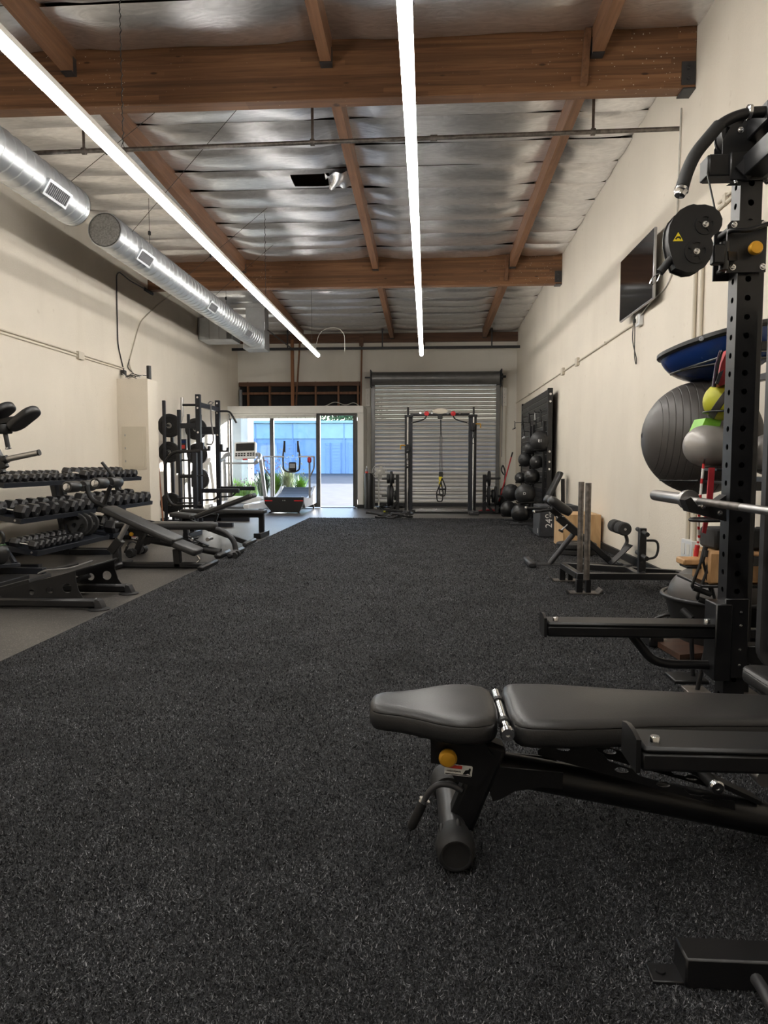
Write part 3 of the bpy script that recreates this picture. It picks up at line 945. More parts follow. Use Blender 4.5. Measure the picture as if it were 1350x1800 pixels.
mb = MB().cyl((1.90, YF - .02, .1), (1.90, YF - .02, 2.42), .012, 8); solo(mb, 'wall_conduit', 'conduit', 'painted conduit running down the end wall right of the shutter', 'conduit')
# ================================================================ measured points
_fw = V(-math.sin(YAW) * math.cos(PITCH), math.cos(YAW) * math.cos(PITCH), -math.sin(PITCH))
_rt = V(math.cos(YAW), math.sin(YAW), 0)
_up = V(-math.sin(YAW) * math.sin(PITCH), math.cos(YAW) * math.sin(PITCH), math.cos(PITCH))
def _ray(x, y): return _fw + _rt * ((x - 675) / 1220) + _up * ((900 - y) / 1220)
def at(x, y, Y):
    q = _ray(x, y); return V(0, 0, CAM_H) + q * (Y / q.y)
def atz(x, y, z=0.0):
    q = _ray(x, y); return V(0, 0, CAM_H) + q * ((z - CAM_H) / q.z)
def atx(x, y, X):
    q = _ray(x, y); return V(0, 0, CAM_H) + q * (X / q.x)
TZ = .012   # top of the turf

def upright(parent, x0, y0, w, z0, z1, hole=.011, step=.0667, front=True, side=True, mat='steel_black', first=.12, name='upright', hn=12):
    """square perforated tube: real holes through the -Y and -X faces"""
    mb = MB()
    t = .004
    L = z1 - z0
    hs = []
    z = first
    while z < L - .04:
        hs.append(circ(hole, hn, 0, z)); z += step
    # faces as thin plates
    Mf = Matrix(((1, 0, 0, x0 + w / 2), (0, 0, 1, y0 + t / 2), (0, 1, 0, z0), (0, 0, 0, 1)))
    Ms = Matrix(((0, 0, 1, x0 + t / 2), (1, 0, 0, y0 + w / 2), (0, 1, 0, z0), (0, 0, 0, 1)))
    rect = lambda q: [(-q / 2, 0), (q / 2, 0), (q / 2, L), (-q / 2, L)]
    mb.prism(rect(w), Mf, t, hs if front else ())
    mb.prism(rect(w - 2 * t), Ms, t, hs if side else ())
    mb.span((x0 + w - t, y0 + t, z0), (x0 + w, y0 + w - t, z1))
    mb.span((x0, y0 + w - t, z0), (x0 + w, y0 + w, z1))
    mb.span((x0 + t, y0 + t, z1 - .006), (x0 + w - t, y0 + w - t, z1))
    return mb.build(name, mat, parent, smooth=0, recalc=False)

def bolts(parent, pts, axis, r=.009, h=.007, mat='chrome'):
    for p in pts:
        mb = MB(); bolt(mb, p, axis, r, h); mb.build('bolt', mat, parent)

# ================================================================ power rack at the right
rk = thing('power_rack', 'tall black power rack with cable pulley and spotter arms at the right edge', 'power rack', (1.15, 2.1, TZ))
UX, UW = 1.112, .076
FY, NY = 2.62, 1.47
upright(rk, UX, FY, UW, .012, 2.14, first=.03)
upright(rk, UX + .02, NY, UW, .012, 2.14, first=.03)
upright(rk, 1.80, FY, UW, .012, 2.14, first=.03)
# spotter arms
def spotter(yc, x1):
    y0, y1 = yc - .055, yc + .055
    a = MB(); a.span((.455, y0 + .004, .396), (x1, y1 - .004, .440), .008)
    arm = a.build('spotter_arm', 'steel_black', rk)
    l = MB(); l.span((.46, y0, .438), (x1 - .01, y1, .452), .006); l.build('arm_liner', 'plastic_black', arm)
    e = MB(); e.prism([(-.055, .396), (.055, .396), (.055, .468), (.02, .476), (-.02, .476), (-.055, .468)], Matrix(((0, 0, 1, .449), (1, 0, 0, yc), (0, 1, 0, 0), (0, 0, 0, 1))), .010)
    e.build('end_plate', 'steel_black', arm)
    b = MB(); b.tube(rounded([(.78, yc, .40), (.86, yc, .30), (.92, yc, .285), (1.13, yc, .285)], .06), .017, 12); b.build('arm_brace', 'steel_black', arm)
    for x in (.49, x1 - .05):
        k = MB(); k.lathe([(.011, 0), (.011, .013), (.009, .016), (0, .016)], (x, yc - .03, .452), (0, 0, 1), 12); k.build('cap_screw', 'chrome', arm)
    s = MB(); s.span((x1 - .03, y0 - .004, .24), (x1 + .03, yc + .05, .53), .004); s.build('arm_sleeve', 'steel_black', arm)
spotter(2.66, 1.10)
spotter(1.51, 1.115)
# sleeve plate on the far upright
m_ = MB(); m_.span((UX - .008, FY - .012, .25), (UX + UW + .004, FY - .001, .55), .004); m_.build('mount_plate', 'steel_black', rk)
bolts(rk, [(UX + .05, FY - .012, z) for z in (.30, .36, .45, .50)], (0, -1, 0), .004, .004)
# cross tubes tying the uprights
MB().span((UX, NY + UW + .001, 2.06), (UX + UW, FY - .001, 2.136), .004).build('cross_tube', 'steel_black', rk)
MB().span((1.0, FY + .0, 2.072), (1.80, FY + .076, 2.148), .004).build('top_arm', 'steel_black', rk)
MB().span((.995, FY + .002, 2.074), (1.003, FY + .074, 2.146), .003).build('end_cap', 'plastic_black', rk)
MB().span((UX + UW, FY + .004, .30), (1.80, FY + .070, .37), .004).build('cross_tube', 'steel_black', rk)
# feet on the floor
MB().span((.515, 1.336, .012), (1.9, 1.404, .075), .004).build('foot_tube', 'steel_black', rk)
MB().span((.455, 1.345, .012), (.55, 1.398, .02), .002).build('floor_plate', 'steel_black', rk)
MB().cyl((.478, 1.372, .019), (.478, 1.372, .024), .010, 10).build('floor_bolt', 'steel_black', rk)
MB().tube(rounded([at(1330, 1722, 1.30), at(1345, 1745, 1.26), at(1372, 1800, 1.2), at(1420, 1830, 1.2)], .03), .012, 12).build('storage_peg', 'steel_grey', rk)
MB().span((.60, FY + .004, .012), (1.9, FY + .072, .075), .004).build('foot_tube', 'steel_black', rk)
# pull-up handle
pts = [at(1372, 197, 2.5), at(1322, 197, 2.5), at(1290, 205, 2.5), at(1262, 221, 2.5), at(1222, 270, 2.48), at(1208, 300, 2.47), at(1199, 330, 2.46)]
ph = MB(); ph.tube(rounded(pts, .05), .018, 14); hb = ph.build('pull_up_handle', 'steel_black', rk)
g = MB(); g.tube(rounded([pts[3] + V(.002, 0, 0), pts[4], pts[5], pts[6]], .04), .0215, 14); g.build('grip_sleeve', 'rubber_black', hb)
e = MB(); d = (pts[6] - pts[5]).normalized(); e.lathe([(.018, 0), (.023, .004), (.024, .014), (.019, .02), (.017, .03), (0, .032)], pts[6], d, 16); e.build('handle_cap', 'chrome', hb)
e = MB(); e.lathe([(.019, -.008), (.024, -.005), (.024, .005), (.019, .008)], pts[1] - V(.01, 0, 0), (1, 0, 0), 18); e.build('collar_ring', 'chrome', hb)
MB().span((1.128, 2.47, 2.19), (1.22, 2.66, 2.262), .006).build('handle_mount', 'steel_black', rk)
# top pulley between two plates
pc = V(1.104, 2.66, 2.225)
def spoked_disc(c, r, t, hub, axis=(0, 1, 0), n=32, cut=4, up=(0, 0, 1)):
    """pulley wheel with slotted web"""
    x = V(up).cross(V(axis)).normalized()
    M = frame(c, x, up)
    holes = []
    for q in range(cut):
        a0 = 2 * PI * q / cut + .35 + PI / cut
        ri, ro = r * .42, r * .76
        arc = [(ro * math.cos(a0 + .85 * k / 5), ro * math.sin(a0 + .85 * k / 5)) for k in range(6)]
        arc += [(ri * math.cos(a0 + .85 * k / 5), ri * math.sin(a0 + .85 * k / 5)) for k in range(5, -1, -1)]
        holes.append(arc)
    m = MB(); m.prism(circ(r, n), M, t, holes)
    return m
for dy in (-.030, .030):
    m_ = spoked_disc(pc + V(0, dy, 0), .062, .008, .01); m_.build('pulley_cheek', 'plastic_black', rk)
m_ = MB(); m_.lathe([(.058, -.02), (.05, -.012), (.046, 0), (.05, .012), (.058, .02)], pc, (0, 1, 0), 28); m_.build('pulley_wheel', 'plastic_black', rk)
for dy in (-.038, .036):
    m_ = MB(); m_.prism([(-.058, -.09), (.058, -.09), (.058, -.03), (.03, .02), (-.03, .02), (-.058, -.03)], frame(pc + V(0, dy + .002, 0), (1, 0, 0), (0, 0, 1)), .004); m_.build('pulley_plate', 'steel_black', rk)
bolts(rk, [pc + V(0, -.042, 0), (1.108, FY - .012, 2.10), (1.15, FY - .012, 2.128)], (0, -1, 0), .008, .009)
m_ = MB(); m_.span((1.07, FY - .012, 2.05), (1.20, FY - .001, 2.15), .004); m_.build('bolt_plate', 'steel_black', rk)
m_ = MB(); p0, p1 = at(1304, 305, 2.6), at(1375, 232, 2.6); m_.bar(p0, p1, .008, .062, (-.7, 0, .7)); m_.build('gusset_strip', 'steel_grey', rk)
m_ = MB(); m_.prism([(0, 0), (.05, 0), (.05, .03)], frame((1.06, FY - .004, 2.035), (1, 0, 0), (0, 0, 1)), .006); m_.build('gusset', 'steel_black', rk)
bolts(rk, [(1.09, FY - .008, 2.045), (1.20, FY - .008, 2.045)], (0, -.3, -1), .008, .008)
# sliding trolley
m_ = MB(); m_.prism([(-.068, -.09), (.068, -.09), (.068, .075), (.055, .09), (-.055, .09), (-.068, .075)], frame((1.13, FY - .02, 1.817), (1, 0, 0), (0, 0, 1)), .008); trol = m_.build('trolley_plate', 'steel_black', rk)
m_ = MB(); m_.prism([(-.068, -.09), (.068, -.09), (.068, .09), (-.068, .09)], frame((1.13, FY + UW + .02, 1.817), (1, 0, 0), (0, 0, 1)), .008); m_.build('trolley_back', 'steel_black', rk)
bolts(rk, [(1.083, FY - .024, 1.893), (1.083, FY - .024, 1.745), (1.187, FY - .024, 1.745), (1.187, FY - .024, 1.893)], (0, -1, 0), .0085, .009)
for z in (1.885, 1.755):
    m_ = MB(); m_.cyl((1.083, FY - .012, z), (1.083, FY + UW + .012, z), .012, 12); m_.build('trolley_roller', 'plastic_black', rk)
m_ = MB(); m_.tube(rounded([(1.07, FY - .02, 1.87), (1.06, FY - .05, 1.865), (1.12, FY - .06, 1.86), (1.19, FY - .055, 1.885), (1.24, FY - .05, 1.89)], .02), .008, 10); m_.build('trolley_handle', 'steel_black', rk)
m_ = MB(); m_.cyl((1.145, FY - .02, 1.80), (1.145, FY - .05, 1.80), .008, 10); m_.lathe([(.010, 0), (.022, .004), (.024, .018), (.020, .026), (.008, .028), (0, .028)], (1.145, FY - .045, 1.80), (0, -1, 0), 20); m_.build('pull_knob', 'yellow_knob', rk)
# swivel pulley housing
SY = 2.52
def trace(pts, Y, cx=0, cz=0):
    return [(at(x, y, Y).x - cx, at(x, y, Y).z - cz) for x, y in pts]
outl = [(350, 1010), (358, 950), (385, 890), (430, 840), (480, 812), (522, 800), (545, 806), (600, 803), (655, 818), (700, 855), (718, 900), (715, 945), (695, 985), (660, 1010), (642, 1032), (655, 1065), (652, 1120), (635, 1175), (595, 1230), (540, 1260), (480, 1266), (440, 1250), (400, 1235), (385, 1195), (362, 1120), (350, 1060)]
outl = [(1080 + x / 3.915, 160 + y / 3.915) for x, y in outl]
hc = at(1224, 430, SY)
poly = trace(outl, SY, hc.x, hc.z)
m_ = MB(); Mh = frame((hc.x, SY, hc.z), (1, 0, 0), (0, 0, 1))
m_.prism(poly, Mh @ Matrix.Translation((0, 0, .028)), .006); m_.prism(poly, Mh @ Matrix.Translation((0, 0, -.028)), .006)
m_.prism([(p[0] * .96, p[1] * .96) for p in poly], Mh, .05)
hs = m_.build('pulley_housing', 'plastic_black', rk)
for (cx, cy, r) in ((1239.6, 394.5, .034), (1224, 442, .040)):
    c = at(cx, cy, SY - .032); c.y = SY - .0325
    m_ = spoked_disc(c, r, .004, .01, cut=4); m_.build('pulley_face', 'steel_black', hs)
    mb = MB(); bolt(mb, c + V(0, -.002, 0), (0, -1, 0), .008, .008); mb.build('bolt', 'chrome', hs)
tc = at(1192, 417, SY - .032); tc.y = SY - .032
m_ = MB(); m_.prism([(-.017, -.013), (.017, -.013), (0, .017)], frame(tc, (1, 0, 0), (0, 0, 1)), .0012); w = m_.build('warning_triangle', 'print_yellow', hs)
m_ = MB(); m_.prism([(-.010, -.004), (-.004, .002), (.004, .003), (.010, -.002), (.008, -.009), (.003, -.003), (-.003, -.003), (-.007, -.009)], frame(tc + V(0, -.001, 0), (1, 0, 0), (0, 0, 1)), .0008); m_.build('hand_symbol', 'steel_black', w)
p0, p1 = at(1180, 455, SY), at(1153, 487, SY)
m_ = MB(); m_.cyl(p0, p0.lerp(p1, .75), .014, 12); m_.build('cable_stop', 'rubber_black', rk)
m_ = MB(); q0 = p0.lerp(p1, .7); d = (p1 - p0).normalized(); s_ = V(-d.z, 0, d.x)
m_.tube([q0 + s_ * .002, q0 + d * .03 + s_ * .012, q0 + d * .05 + s_ * .008, q0 + d * .055 - s_ * .002, q0 + d * .03 - s_ * .008], .0028, 8, closed=True); m_.build('carabiner', 'chrome', rk)
m_ = MB(); m_.span((.98, SY - .018, 1.735), (1.02, SY + .018, 1.80), .004); m_.cyl((1.03, SY + .02, 1.72), (1.03, SY + .02, 1.815), .016, 12); m_.bar((1.02, SY + .02, 1.765), (1.075, FY - .02, 1.78), .05, .03); m_.build('swivel_bracket', 'steel_black', rk)
m_ = MB(); c0 = at(1259, 378, SY); m_.tube([(c0.x, SY, c0.z), (c0.x + .003, 2.62, 2.08)], .0032, 6); m_.build('cable', 'wire_dark', rk)
m_ = MB(); m_.tube([pc + V(0, 0, .05), pc + V(.7, 0, .05)], .0032, 6); m_.build('cable', 'wire_dark', rk)
# J-cup
jc = [(870, 195), (895, 262), (1065, 308), (1110, 318), (1110, 165), (1010, 235), (945, 232), (905, 178)]
jp = [(940 + x / 3.293, 820 + y / 3.293) for x, y in jc]
for yy, nm in ((2.605, 'j_cup'), (1.50, 'j_cup')):
    poly = trace(jp, 2.605)
    m_ = MB(); m_.prism(poly, Matrix(((1, 0, 0, 0), (0, 0, 1, yy + .03), (0, 1, 0, 0), (0, 0, 0, 1))), .06); j = m_.build(nm, 'steel_black', rk)
    bolts(j, [(1.013, yy, .892), (1.072, yy, .868)], (0, -1, 0), .0075, .006)
# tall padded guard inside the rack
gp = thing('weight_stack_guard', 'tall black rounded guard panel inside the rack at the right frame edge', 'guard panel', (1.3, 2.3, .35))
m_ = MB(); m_.prism(rrect(.42, 1.27, .075, 6, 1.305, 1.0), Matrix(((1, 0, 0, 0), (0, 0, 1, 2.33), (0, 1, 0, 0), (0, 0, 0, 1))), .03); m_.build('frame_lip', 'steel_grey', gp)
m_ = MB(); m_.pad(rrect(.395, 1.22, .07, 6, 1.312, 1.0), Matrix(((1, 0, 0, 0), (0, 0, -1, 2.312), (0, 1, 0, 0), (0, 0, 0, 1))), .03, .01); m_.build('panel', 'vinyl', gp)
m_ = MB(); m_.span((1.28, 2.28, .012), (1.34, 2.36, .40), .004); m_.build('foot', 'steel_black', gp)

# ---- barbell on the J-cups, running along the room
bb = thing('barbell', 'steel barbell resting in the rack with its bare sleeve pointing to the end wall', 'barbell', (1.02, 2.1, .88))
BX, BZ = 1.021, .907
MB().cyl((BX, 1.45, BZ), (BX, 2.77, BZ), .0135, 16).build('shaft', 'steel_bright', bb)
MB().cyl((BX, 2.31, BZ), (BX, 2.66, BZ), .0138, 16).build('knurling', 'steel_worn', bb)
for y, d in ((2.77, 1), (1.45, -1)):
    m_ = MB(); m_.lathe([(.0135, -.012), (.038, -.012), (.039, -.006), (.039, .016), (.034, .022), (.024, .024), (.024, .40), (.022, .405), (.014, .405), (.013, .395), (0, .395)], (BX, y, BZ), (0, d, 0), 24)
    m_.build('sleeve', 'steel_bright', bb)

# ================================================================ near adjustable bench
BC = 1.90                      # centre line
PT = .39                       # top of the pads
bn = thing('adjustable_bench', 'large black adjustable bench in the foreground with yellow knob and chrome hinge', 'bench', (.4, BC, TZ))
def outline(pts):              # half outline (x, halfwidth) -> closed polygon around the centre line
    up = [(x, h) for x, h in pts]; dn = [(x, -h) for x, h in reversed(pts)]
    return dn + up if False else [(x, -h) for x, h in pts] + [(x, h) for x, h in reversed(pts)]
Mb = Matrix.Translation((0, BC, PT - .065))
so = outline([(-.156, .012), (-.153, .034), (-.146, .054), (-.134, .068), (-.112, .078), (-.07, .088), (-.02, .112), (.03, .142), (.08, .160), (.13, .160), (.17, .140), (.188, .105), (.194, .05)])
m_ = MB(); m_.pad(so, Mb, .065, .016, .005, True); m_.build('seat_pad', 'vinyl', bn, smooth=60)
bo = outline([(.222, .09), (.228, .135), (.242, .158), (.27, .168), (.36, .168), (.46, .155), (.58, .135), (.72, .122), (.85, .115), (.95, .11), (.985, .10), (1.0, .07)])
m_ = MB(); m_.pad(bo, Mb, .068, .016, .005, True); m_.build('back_pad', 'vinyl', bn, smooth=60)
m_ = MB(); m_.cyl((.207, BC - .165, PT - .022), (.207, BC + .14, PT - .022), .0125, 14); h = m_.build('hinge_tube', 'chrome', bn)
m_ = MB(); m_.lathe([(.017, 0), (.019, .004), (.019, .018), (.016, .024), (.006, .024), (.005, .018), (0, .018)], (.207, BC - .16, PT - .022), (0, -1, 0), 20); m_.build('hinge_cap', 'chrome', h)
for dy in (-.10, .06):
    m_ = MB(); m_.lathe([(.0128, -.012), (.016, -.01), (.016, .01), (.0128, .012)], (.207, BC + dy, PT - .022), (0, 1, 0), 16); m_.build('hinge_collar', 'plastic_black', h)
# frame
k5 = lambda pts, Y: [at(x, y, Y) for x, y in pts]
sp = k5([(875, 1348), (1150, 1400), (1420, 1455)], BC)
m_ = MB(); m_.tube(sp, .044, 14); m_.build('spine_tube', 'steel_black', bn)
m_ = MB(); m_.span((1.03, BC - .22, .012), (1.11, BC + .22, .07), .02); m_.build('rear_foot', 'steel_black', bn)
m_ = MB(); m_.bar(at(868, 1300, BC - .03), at(803, 1455, BC - .03), .07, .075, (1, 0, .4), .012); m_.build('front_post', 'steel_black', bn)
ax0, ax1 = V(.078, BC - .18, .062), V(.066, BC + .21, .062)
m_ = MB(); m_.cyl(ax0, ax1, .036, 16); m_.build('front_foot_tube', 'steel_grey', bn)
for (p, d) in ((ax0, ax0 - ax1), (ax1, ax1 - ax0)):
    m_ = MB(); m_.lathe([(.037, -.075), (.043, -.072), (.047, -.05), (.051, -.02), (.051, .0), (.046, .022), (.040, .030), (.036, .030), (.035, .024), (0, .022)], p, d, 24)
    m_.build('foot_cap', 'rubber_black', bn)
    for q in range(6):
        a = 2 * PI * q / 6 + .3
        o = p + V(math.cos(a), 0, math.sin(a)) * .0455 - d.normalized() * .045
        m2 = MB(); m2.ball(o, .012, 10, 6, None, (.6, 2.2, .6)); 
        if d.y < 0: m2.build('grip_rib', 'rubber_black', bn)
# seat bracket, knob, sticker
br = k5([(757, 1296), (845, 1296), (868, 1330), (850, 1372), (838, 1383), (800, 1372), (788, 1345), (757, 1340)], 1.83)
m_ = MB(); m_.prism([(p.x, p.z) for p in br], Matrix(((1, 0, 0, 0), (0, 0, 1, 1.83), (0, 1, 0, 0), (0, 0, 0, 1))), .007); m_.build('seat_bracket', 'steel_black', bn)
m_ = MB(); m_.prism([(p.x, p.z) for p in br], Matrix(((1, 0, 0, 0), (0, 0, 1, 1.96), (0, 1, 0, 0), (0, 0, 0, 1))), .007); m_.build('seat_bracket', 'steel_black', bn)
kn = at(787, 1328, 1.82); kn.y = 1.826
m_ = MB(); m_.lathe([(.010, 0), (.011, .01), (.023, .014), (.0245, .026), (.019, .034), (.006, .037), (0, .037)], kn, (0, -1, 0), 24); m_.build('pull_knob', 'yellow_knob', bn)
s0, s1 = at(781, 1343, 1.825), at(831, 1365, 1.825)
Ms = frame(((s0.x + s1.x) / 2, 1.8255, (s0.z + s1.z) / 2), (1, 0, -.10), (0, 0, 1))
m_ = MB(); m_.prism(rrect(.074, .030, .004), Ms, .001); stk = m_.build('warning_sticker', 'print_white', bn)
m_ = MB(); m_.prism(rrect(.042, .009, .001, 2, -.012, .0085), Ms @ Matrix.Translation((0, 0, .0006)), .001); m_.build('red_strip', 'print_red', stk)
m_ = MB(); m_.prism(rrect(.070, .002, .0008, 2, 0, -.0122), Ms @ Matrix.Translation((0, 0, .0006)), .001); m_.build('border', 'steel_black', stk)
Mt = frame(Ms.translation + V(-.013, -.001, -.003), (1, 0, -.10), (0, 0, 1))
text_part('PINCH POINTS', Mt, .0058, 'steel_black', stk)
m_ = MB(); m_.prism([(.012, -.010), (.018, .002), (.026, .004), (.030, .010), (.033, .006), (.031, -.004), (.033, -.010), (.026, -.006), (.02, -.010)], Ms @ Matrix.Translation((0, 0, .0006)), .001); m_.build('hand_symbol', 'steel_black', stk)
# curved handle with grip
hp = k5([(812, 1390), (795, 1380), (772, 1377), (755, 1390), (745, 1408), (722, 1455)], 1.84)
m_ = MB(); m_.tube(rounded(hp, .03), .0085, 12); hh = m_.build('lift_handle', 'steel_grey', bn)
m_ = MB(); m_.tube([hp[4], hp[4].lerp(hp[5], .9), hp[5]], [.013, .0135, .010], 14); m_.build('grip', 'rubber_black', hh)
m_ = MB(); d = (hp[5] - hp[4]).normalized(); m_.lathe([(.010, -.006), (.0155, -.005), (.0155, .003), (.010, .004)], hp[4], d, 16); m_.build('grip_ring', 'chrome', hh)
# gussets under the spine
gu = k5([(846, 1345), (990, 1358), (988, 1386), (950, 1383), (905, 1390), (880, 1404), (866, 1408)], BC - .05)
for dy in (-.05, .05):
    m_ = MB(); m_.prism([(p.x, p.z) for p in gu], Matrix(((1, 0, 0, 0), (0, 0, 1, BC + dy), (0, 1, 0, 0), (0, 0, 0, 1))), .006); m_.build('gusset', 'steel_black', bn)
# ladder rails with notches
rp = [(945, 1318), (972, 1304), (1040, 1306), (1052, 1322), (1062, 1327), (1070, 1338), (1112, 1352), (1124, 1364), (1200, 1384), (1212, 1396), (1290, 1408), (1292, 1424), (945, 1326)]
for dy in (-.06, .06):
    pp = k5(rp, BC - .06)
    hl = []
    for (cx, cy) in ((990, 1316), (1092, 1353), (1165, 1378), (1245, 1402)):
        c = at(cx, cy, BC - .06); hl.append([(c.x + u * 1.5 + v * .5, c.z + v * .55 - u * .35) for u, v in circ(.012, 10)])
    m_ = MB(); m_.prism([(p.x, p.z) for p in pp], Matrix(((1, 0, 0, 0), (0, 0, 1, BC + dy), (0, 1, 0, 0), (0, 0, 0, 1))), .006, hl); m_.build('ladder_rail', 'steel_black', bn)
m_ = MB(); m_.bar(at(1180, 1335, BC), at(1330, 1405, BC), .05, .012, (0, 0, 1)); m_.build('back_support', 'steel_black', bn)
m_ = MB(); m_.span((.30, BC - .045, PT - .075), (.94, BC + .045, PT - .064)); m_.build('back_plate', 'steel_black', bn)
m_ = MB(); m_.span((-.02, BC - .06, PT - .085), (.14, BC + .06, PT - .064)); m_.build('seat_plate', 'steel_black', bn)
r0 = at(1258, 1382, 1.80)
m_ = MB(); m_.cyl(r0, r0 + V(-.01, .2, 0), .016, 14); rl = m_.build('stop_roller', 'rubber_black', bn)
m_ = MB(); m_.lathe([(.018, 0), (.019, .010), (.015, .014), (.006, .014), (.005, .010), (0, .010)], r0, (0, -1, 0), 18); m_.build('roller_cap', 'chrome', rl)
m_ = MB(); q = at(1345, 1370, 1.86); m_.cyl(q, q + V(0, .15, .0), .022, 14); m_.build('pivot_roller', 'steel_bright', bn)
# second bench pad just behind
pd = thing('leather_pad', 'black leather pad at the right frame edge behind the foreground bench', 'bench pad', (1.05, 2.2, .2))
m_ = MB(); m_.pad(rrect(.36, .26, .05, 5), frame((1.21, 2.20, .33), (1, 0, -.05), (0, 1, 0)), .05, .014, .005, True); m_.build('pad', 'vinyl', pd, smooth=60)
m_ = MB(); m_.span((1.20, 2.17, .012), (1.25, 2.23, .335), .004); m_.build('post', 'steel_black', pd)
# ================================================================ right wall
tv = thing('television', 'black flat screen television mounted on the right wall', 'television', (2.05, 7.1, 2.54))
M_tv = frame((2.05, 7.13, 2.865), (0, -1, 0), (0, 0, 1))     # screen faces -X
MB().box((0, 0, -.012), (1.09, .64, .028), M_tv, .006).build('casing', 'tv_bezel', tv)
MB().box((0, 0, .003), (1.07, .62, .004), M_tv).build('screen', 'tv_glass', tv)
MB().span((2.075, 7.0, 2.75), (2.148, 7.25, 3.0), .004).build('wall_mount', 'steel_black', tv)
t = thing('wall_outlet', 'white surface outlet box under the television', 'outlet', (2.13, 7.25, 2.42))
MB().span((2.105, 7.17, 2.425), (2.149, 7.30, 2.545), .006).build('box', 'white_plastic', t)
MB().span((2.098, 7.20, 2.45), (2.106, 7.27, 2.53), .002).build('cover_plate', 'white_paint', t)
MB().span((2.075, 7.25, 2.46), (2.098, 7.285, 2.50), .004).build('plug', 'plastic_black', t)
mb = MB().tube(rounded([(2.08, 7.27, 2.47), (2.09, 7.34, 2.3), (2.13, 7.30, 2.1), (2.14, 7.36, 2.05), (2.14, 7.42, 2.15), (2.12, 7.36, 2.45), (2.09, 7.3, 2.56)], .08), .005, 6)
solo(mb, 'power_cable', 'wire_dark', 'dark power cable looping down below the television', 'cable')
mb = MB().tube(rounded([(2.14, 6.25, 4.05), (2.14, 6.28, 2.95), (2.14, 6.30, 2.75), (2.14, 6.5, 2.62), (2.14, 6.9, 2.60), (2.12, 7.18, 2.52)], .12), .007, 6)
solo(mb, 'wall_cable', 'wire_white', 'pale cable running down the wall from the near beam to the outlet', 'cable')
cd = thing('wall_conduit', 'long painted conduit along the right wall below the television', 'conduit', (2.13, 12, 2.47))
MB().cyl((2.137, 7.3, 2.487), (2.137, 16.95, 2.487), .011, 8).build('pipe', 'conduit', cd)
for y in (10.15, 11.2): MB().span((2.11, y - .07, 2.43), (2.149, y + .07, 2.54), .004).build('junction_box', 'conduit', cd)
for y in (8.6, 13.0, 14.8): MB().span((2.12, y - .012, 2.47), (2.149, y + .012, 2.504)).build('pipe_clip', 'conduit', cd)
cd = thing('wall_conduit', 'painted conduit high on the right wall beside the cable pulley', 'conduit', (2.13, 4, 2.9))
MB().cyl((2.136, -1, 2.915), (2.136, 5.6, 2.915), .013, 8).build('pipe', 'conduit', cd)
MB().cyl((2.136, -1, 2.96), (2.136, 5.4, 2.96), .009, 8).build('pipe', 'conduit', cd)
MB().span((2.12, 5.25, 2.90), (2.149, 5.30, 2.98), .003).build('pipe_clip', 'conduit', cd)
for y, lab in ((5.80, 'painted upright conduit on the right wall behind the cable pulley, the one nearer the television'), (5.66, 'painted upright conduit on the right wall behind the cable pulley, the one nearer the rack')):
    solo(MB().cyl((2.134, y, .42), (2.134, y, 2.915), .015, 10), 'upright_conduit', 'conduit', lab, 'conduit', 'upright conduits')
t = thing('wall_outlet', 'low outlet box at the foot of the upright conduits behind the storage rack', 'outlet', (2.13, 5.75, .3))
MB().span((2.10, 5.62, .28), (2.149, 5.84, .43), .005).build('box', 'white_plastic', t)
for y in (5.68, 5.78): MB().span((2.095, y - .03, .31), (2.101, y + .03, .40), .002).build('socket', 'white_paint', t)

# ================================================================ storage rack by the right wall with balls and bands
st = thing('storage_rack', 'black wall side storage rack with wire cradles behind the power rack', 'storage rack', (1.75, 3.8, TZ))
for (x, y) in ((1.40, 3.12), (2.05, 3.12), (1.95, 4.55)):
    MB().span((x - .025, y - .025, .012), (x + .025, y + .025, 1.95), .004).build('post', 'steel_black', st)
def loop(name, c, rx, ry, z, r=.006, tilt=0.0):
    pts = [(c[0] + rx * math.cos(a), c[1] + ry * math.sin(a), z + tilt * math.cos(a)) for a in [2 * PI * k / 28 for k in range(28)]]
    MB().tube(pts, r, 8, closed=True).build(name, 'steel_black', st)
for z in (.30, .62, .95, 1.55):
    MB().span((1.40, 3.10, z - .02), (2.05, 3.14, z + .02), .003).build('rail', 'steel_black', st)
    MB().span((1.94, 3.12, z - .02), (1.98, 4.55, z + .02), .003).build('rail', 'steel_black', st)
# blue half ball on top
c = V(1.60, 3.95, 1.70)
bos = thing('half_ball_trainer', 'blue half ball trainer with black rim lying dome down on the top cradle', 'balance trainer', (c.x, c.y, 1.5), 'half ball trainers')
tilt = Matrix.Translation(c) @ Matrix.Rotation(math.radians(-13), 4, 'Y') @ Matrix.Rotation(math.radians(-4), 4, 'X')
prof = [(.315 * math.cos(a), -.20 * math.sin(a)) for a in [PI / 2 * k / 12 for k in range(13)]]
m_ = MB(); m_.lathe(prof, (0, 0, 0), (0, 0, 1), 40); m_.v = [tuple(tilt @ V(v)) for v in m_.v]; m_.build('dome', 'bosu_blue', bos, smooth=70)
m_ = MB(); m_.lathe([(.30, -.006), (.325, -.004), (.332, .008), (.327, .026), (.30, .032), (0, .032)], (0, 0, 0), (0, 0, 1), 48); m_.v = [tuple(tilt @ V(v)) for v in m_.v]; m_.build('rim_platform', 'plastic_black', bos)
q = tilt @ V(-.20, -.26, .01); m_ = MB(); m_.lathe([(.011, 0), (.012, .006), (.006, .008), (.005, .004), (0, .004)], q, (-.55, -.83, .05), 12); m_.build('valve_plug', 'grey_plastic', bos)
loop('cradle', (1.60, 3.95), .25, .25, 1.575, .006, .03)
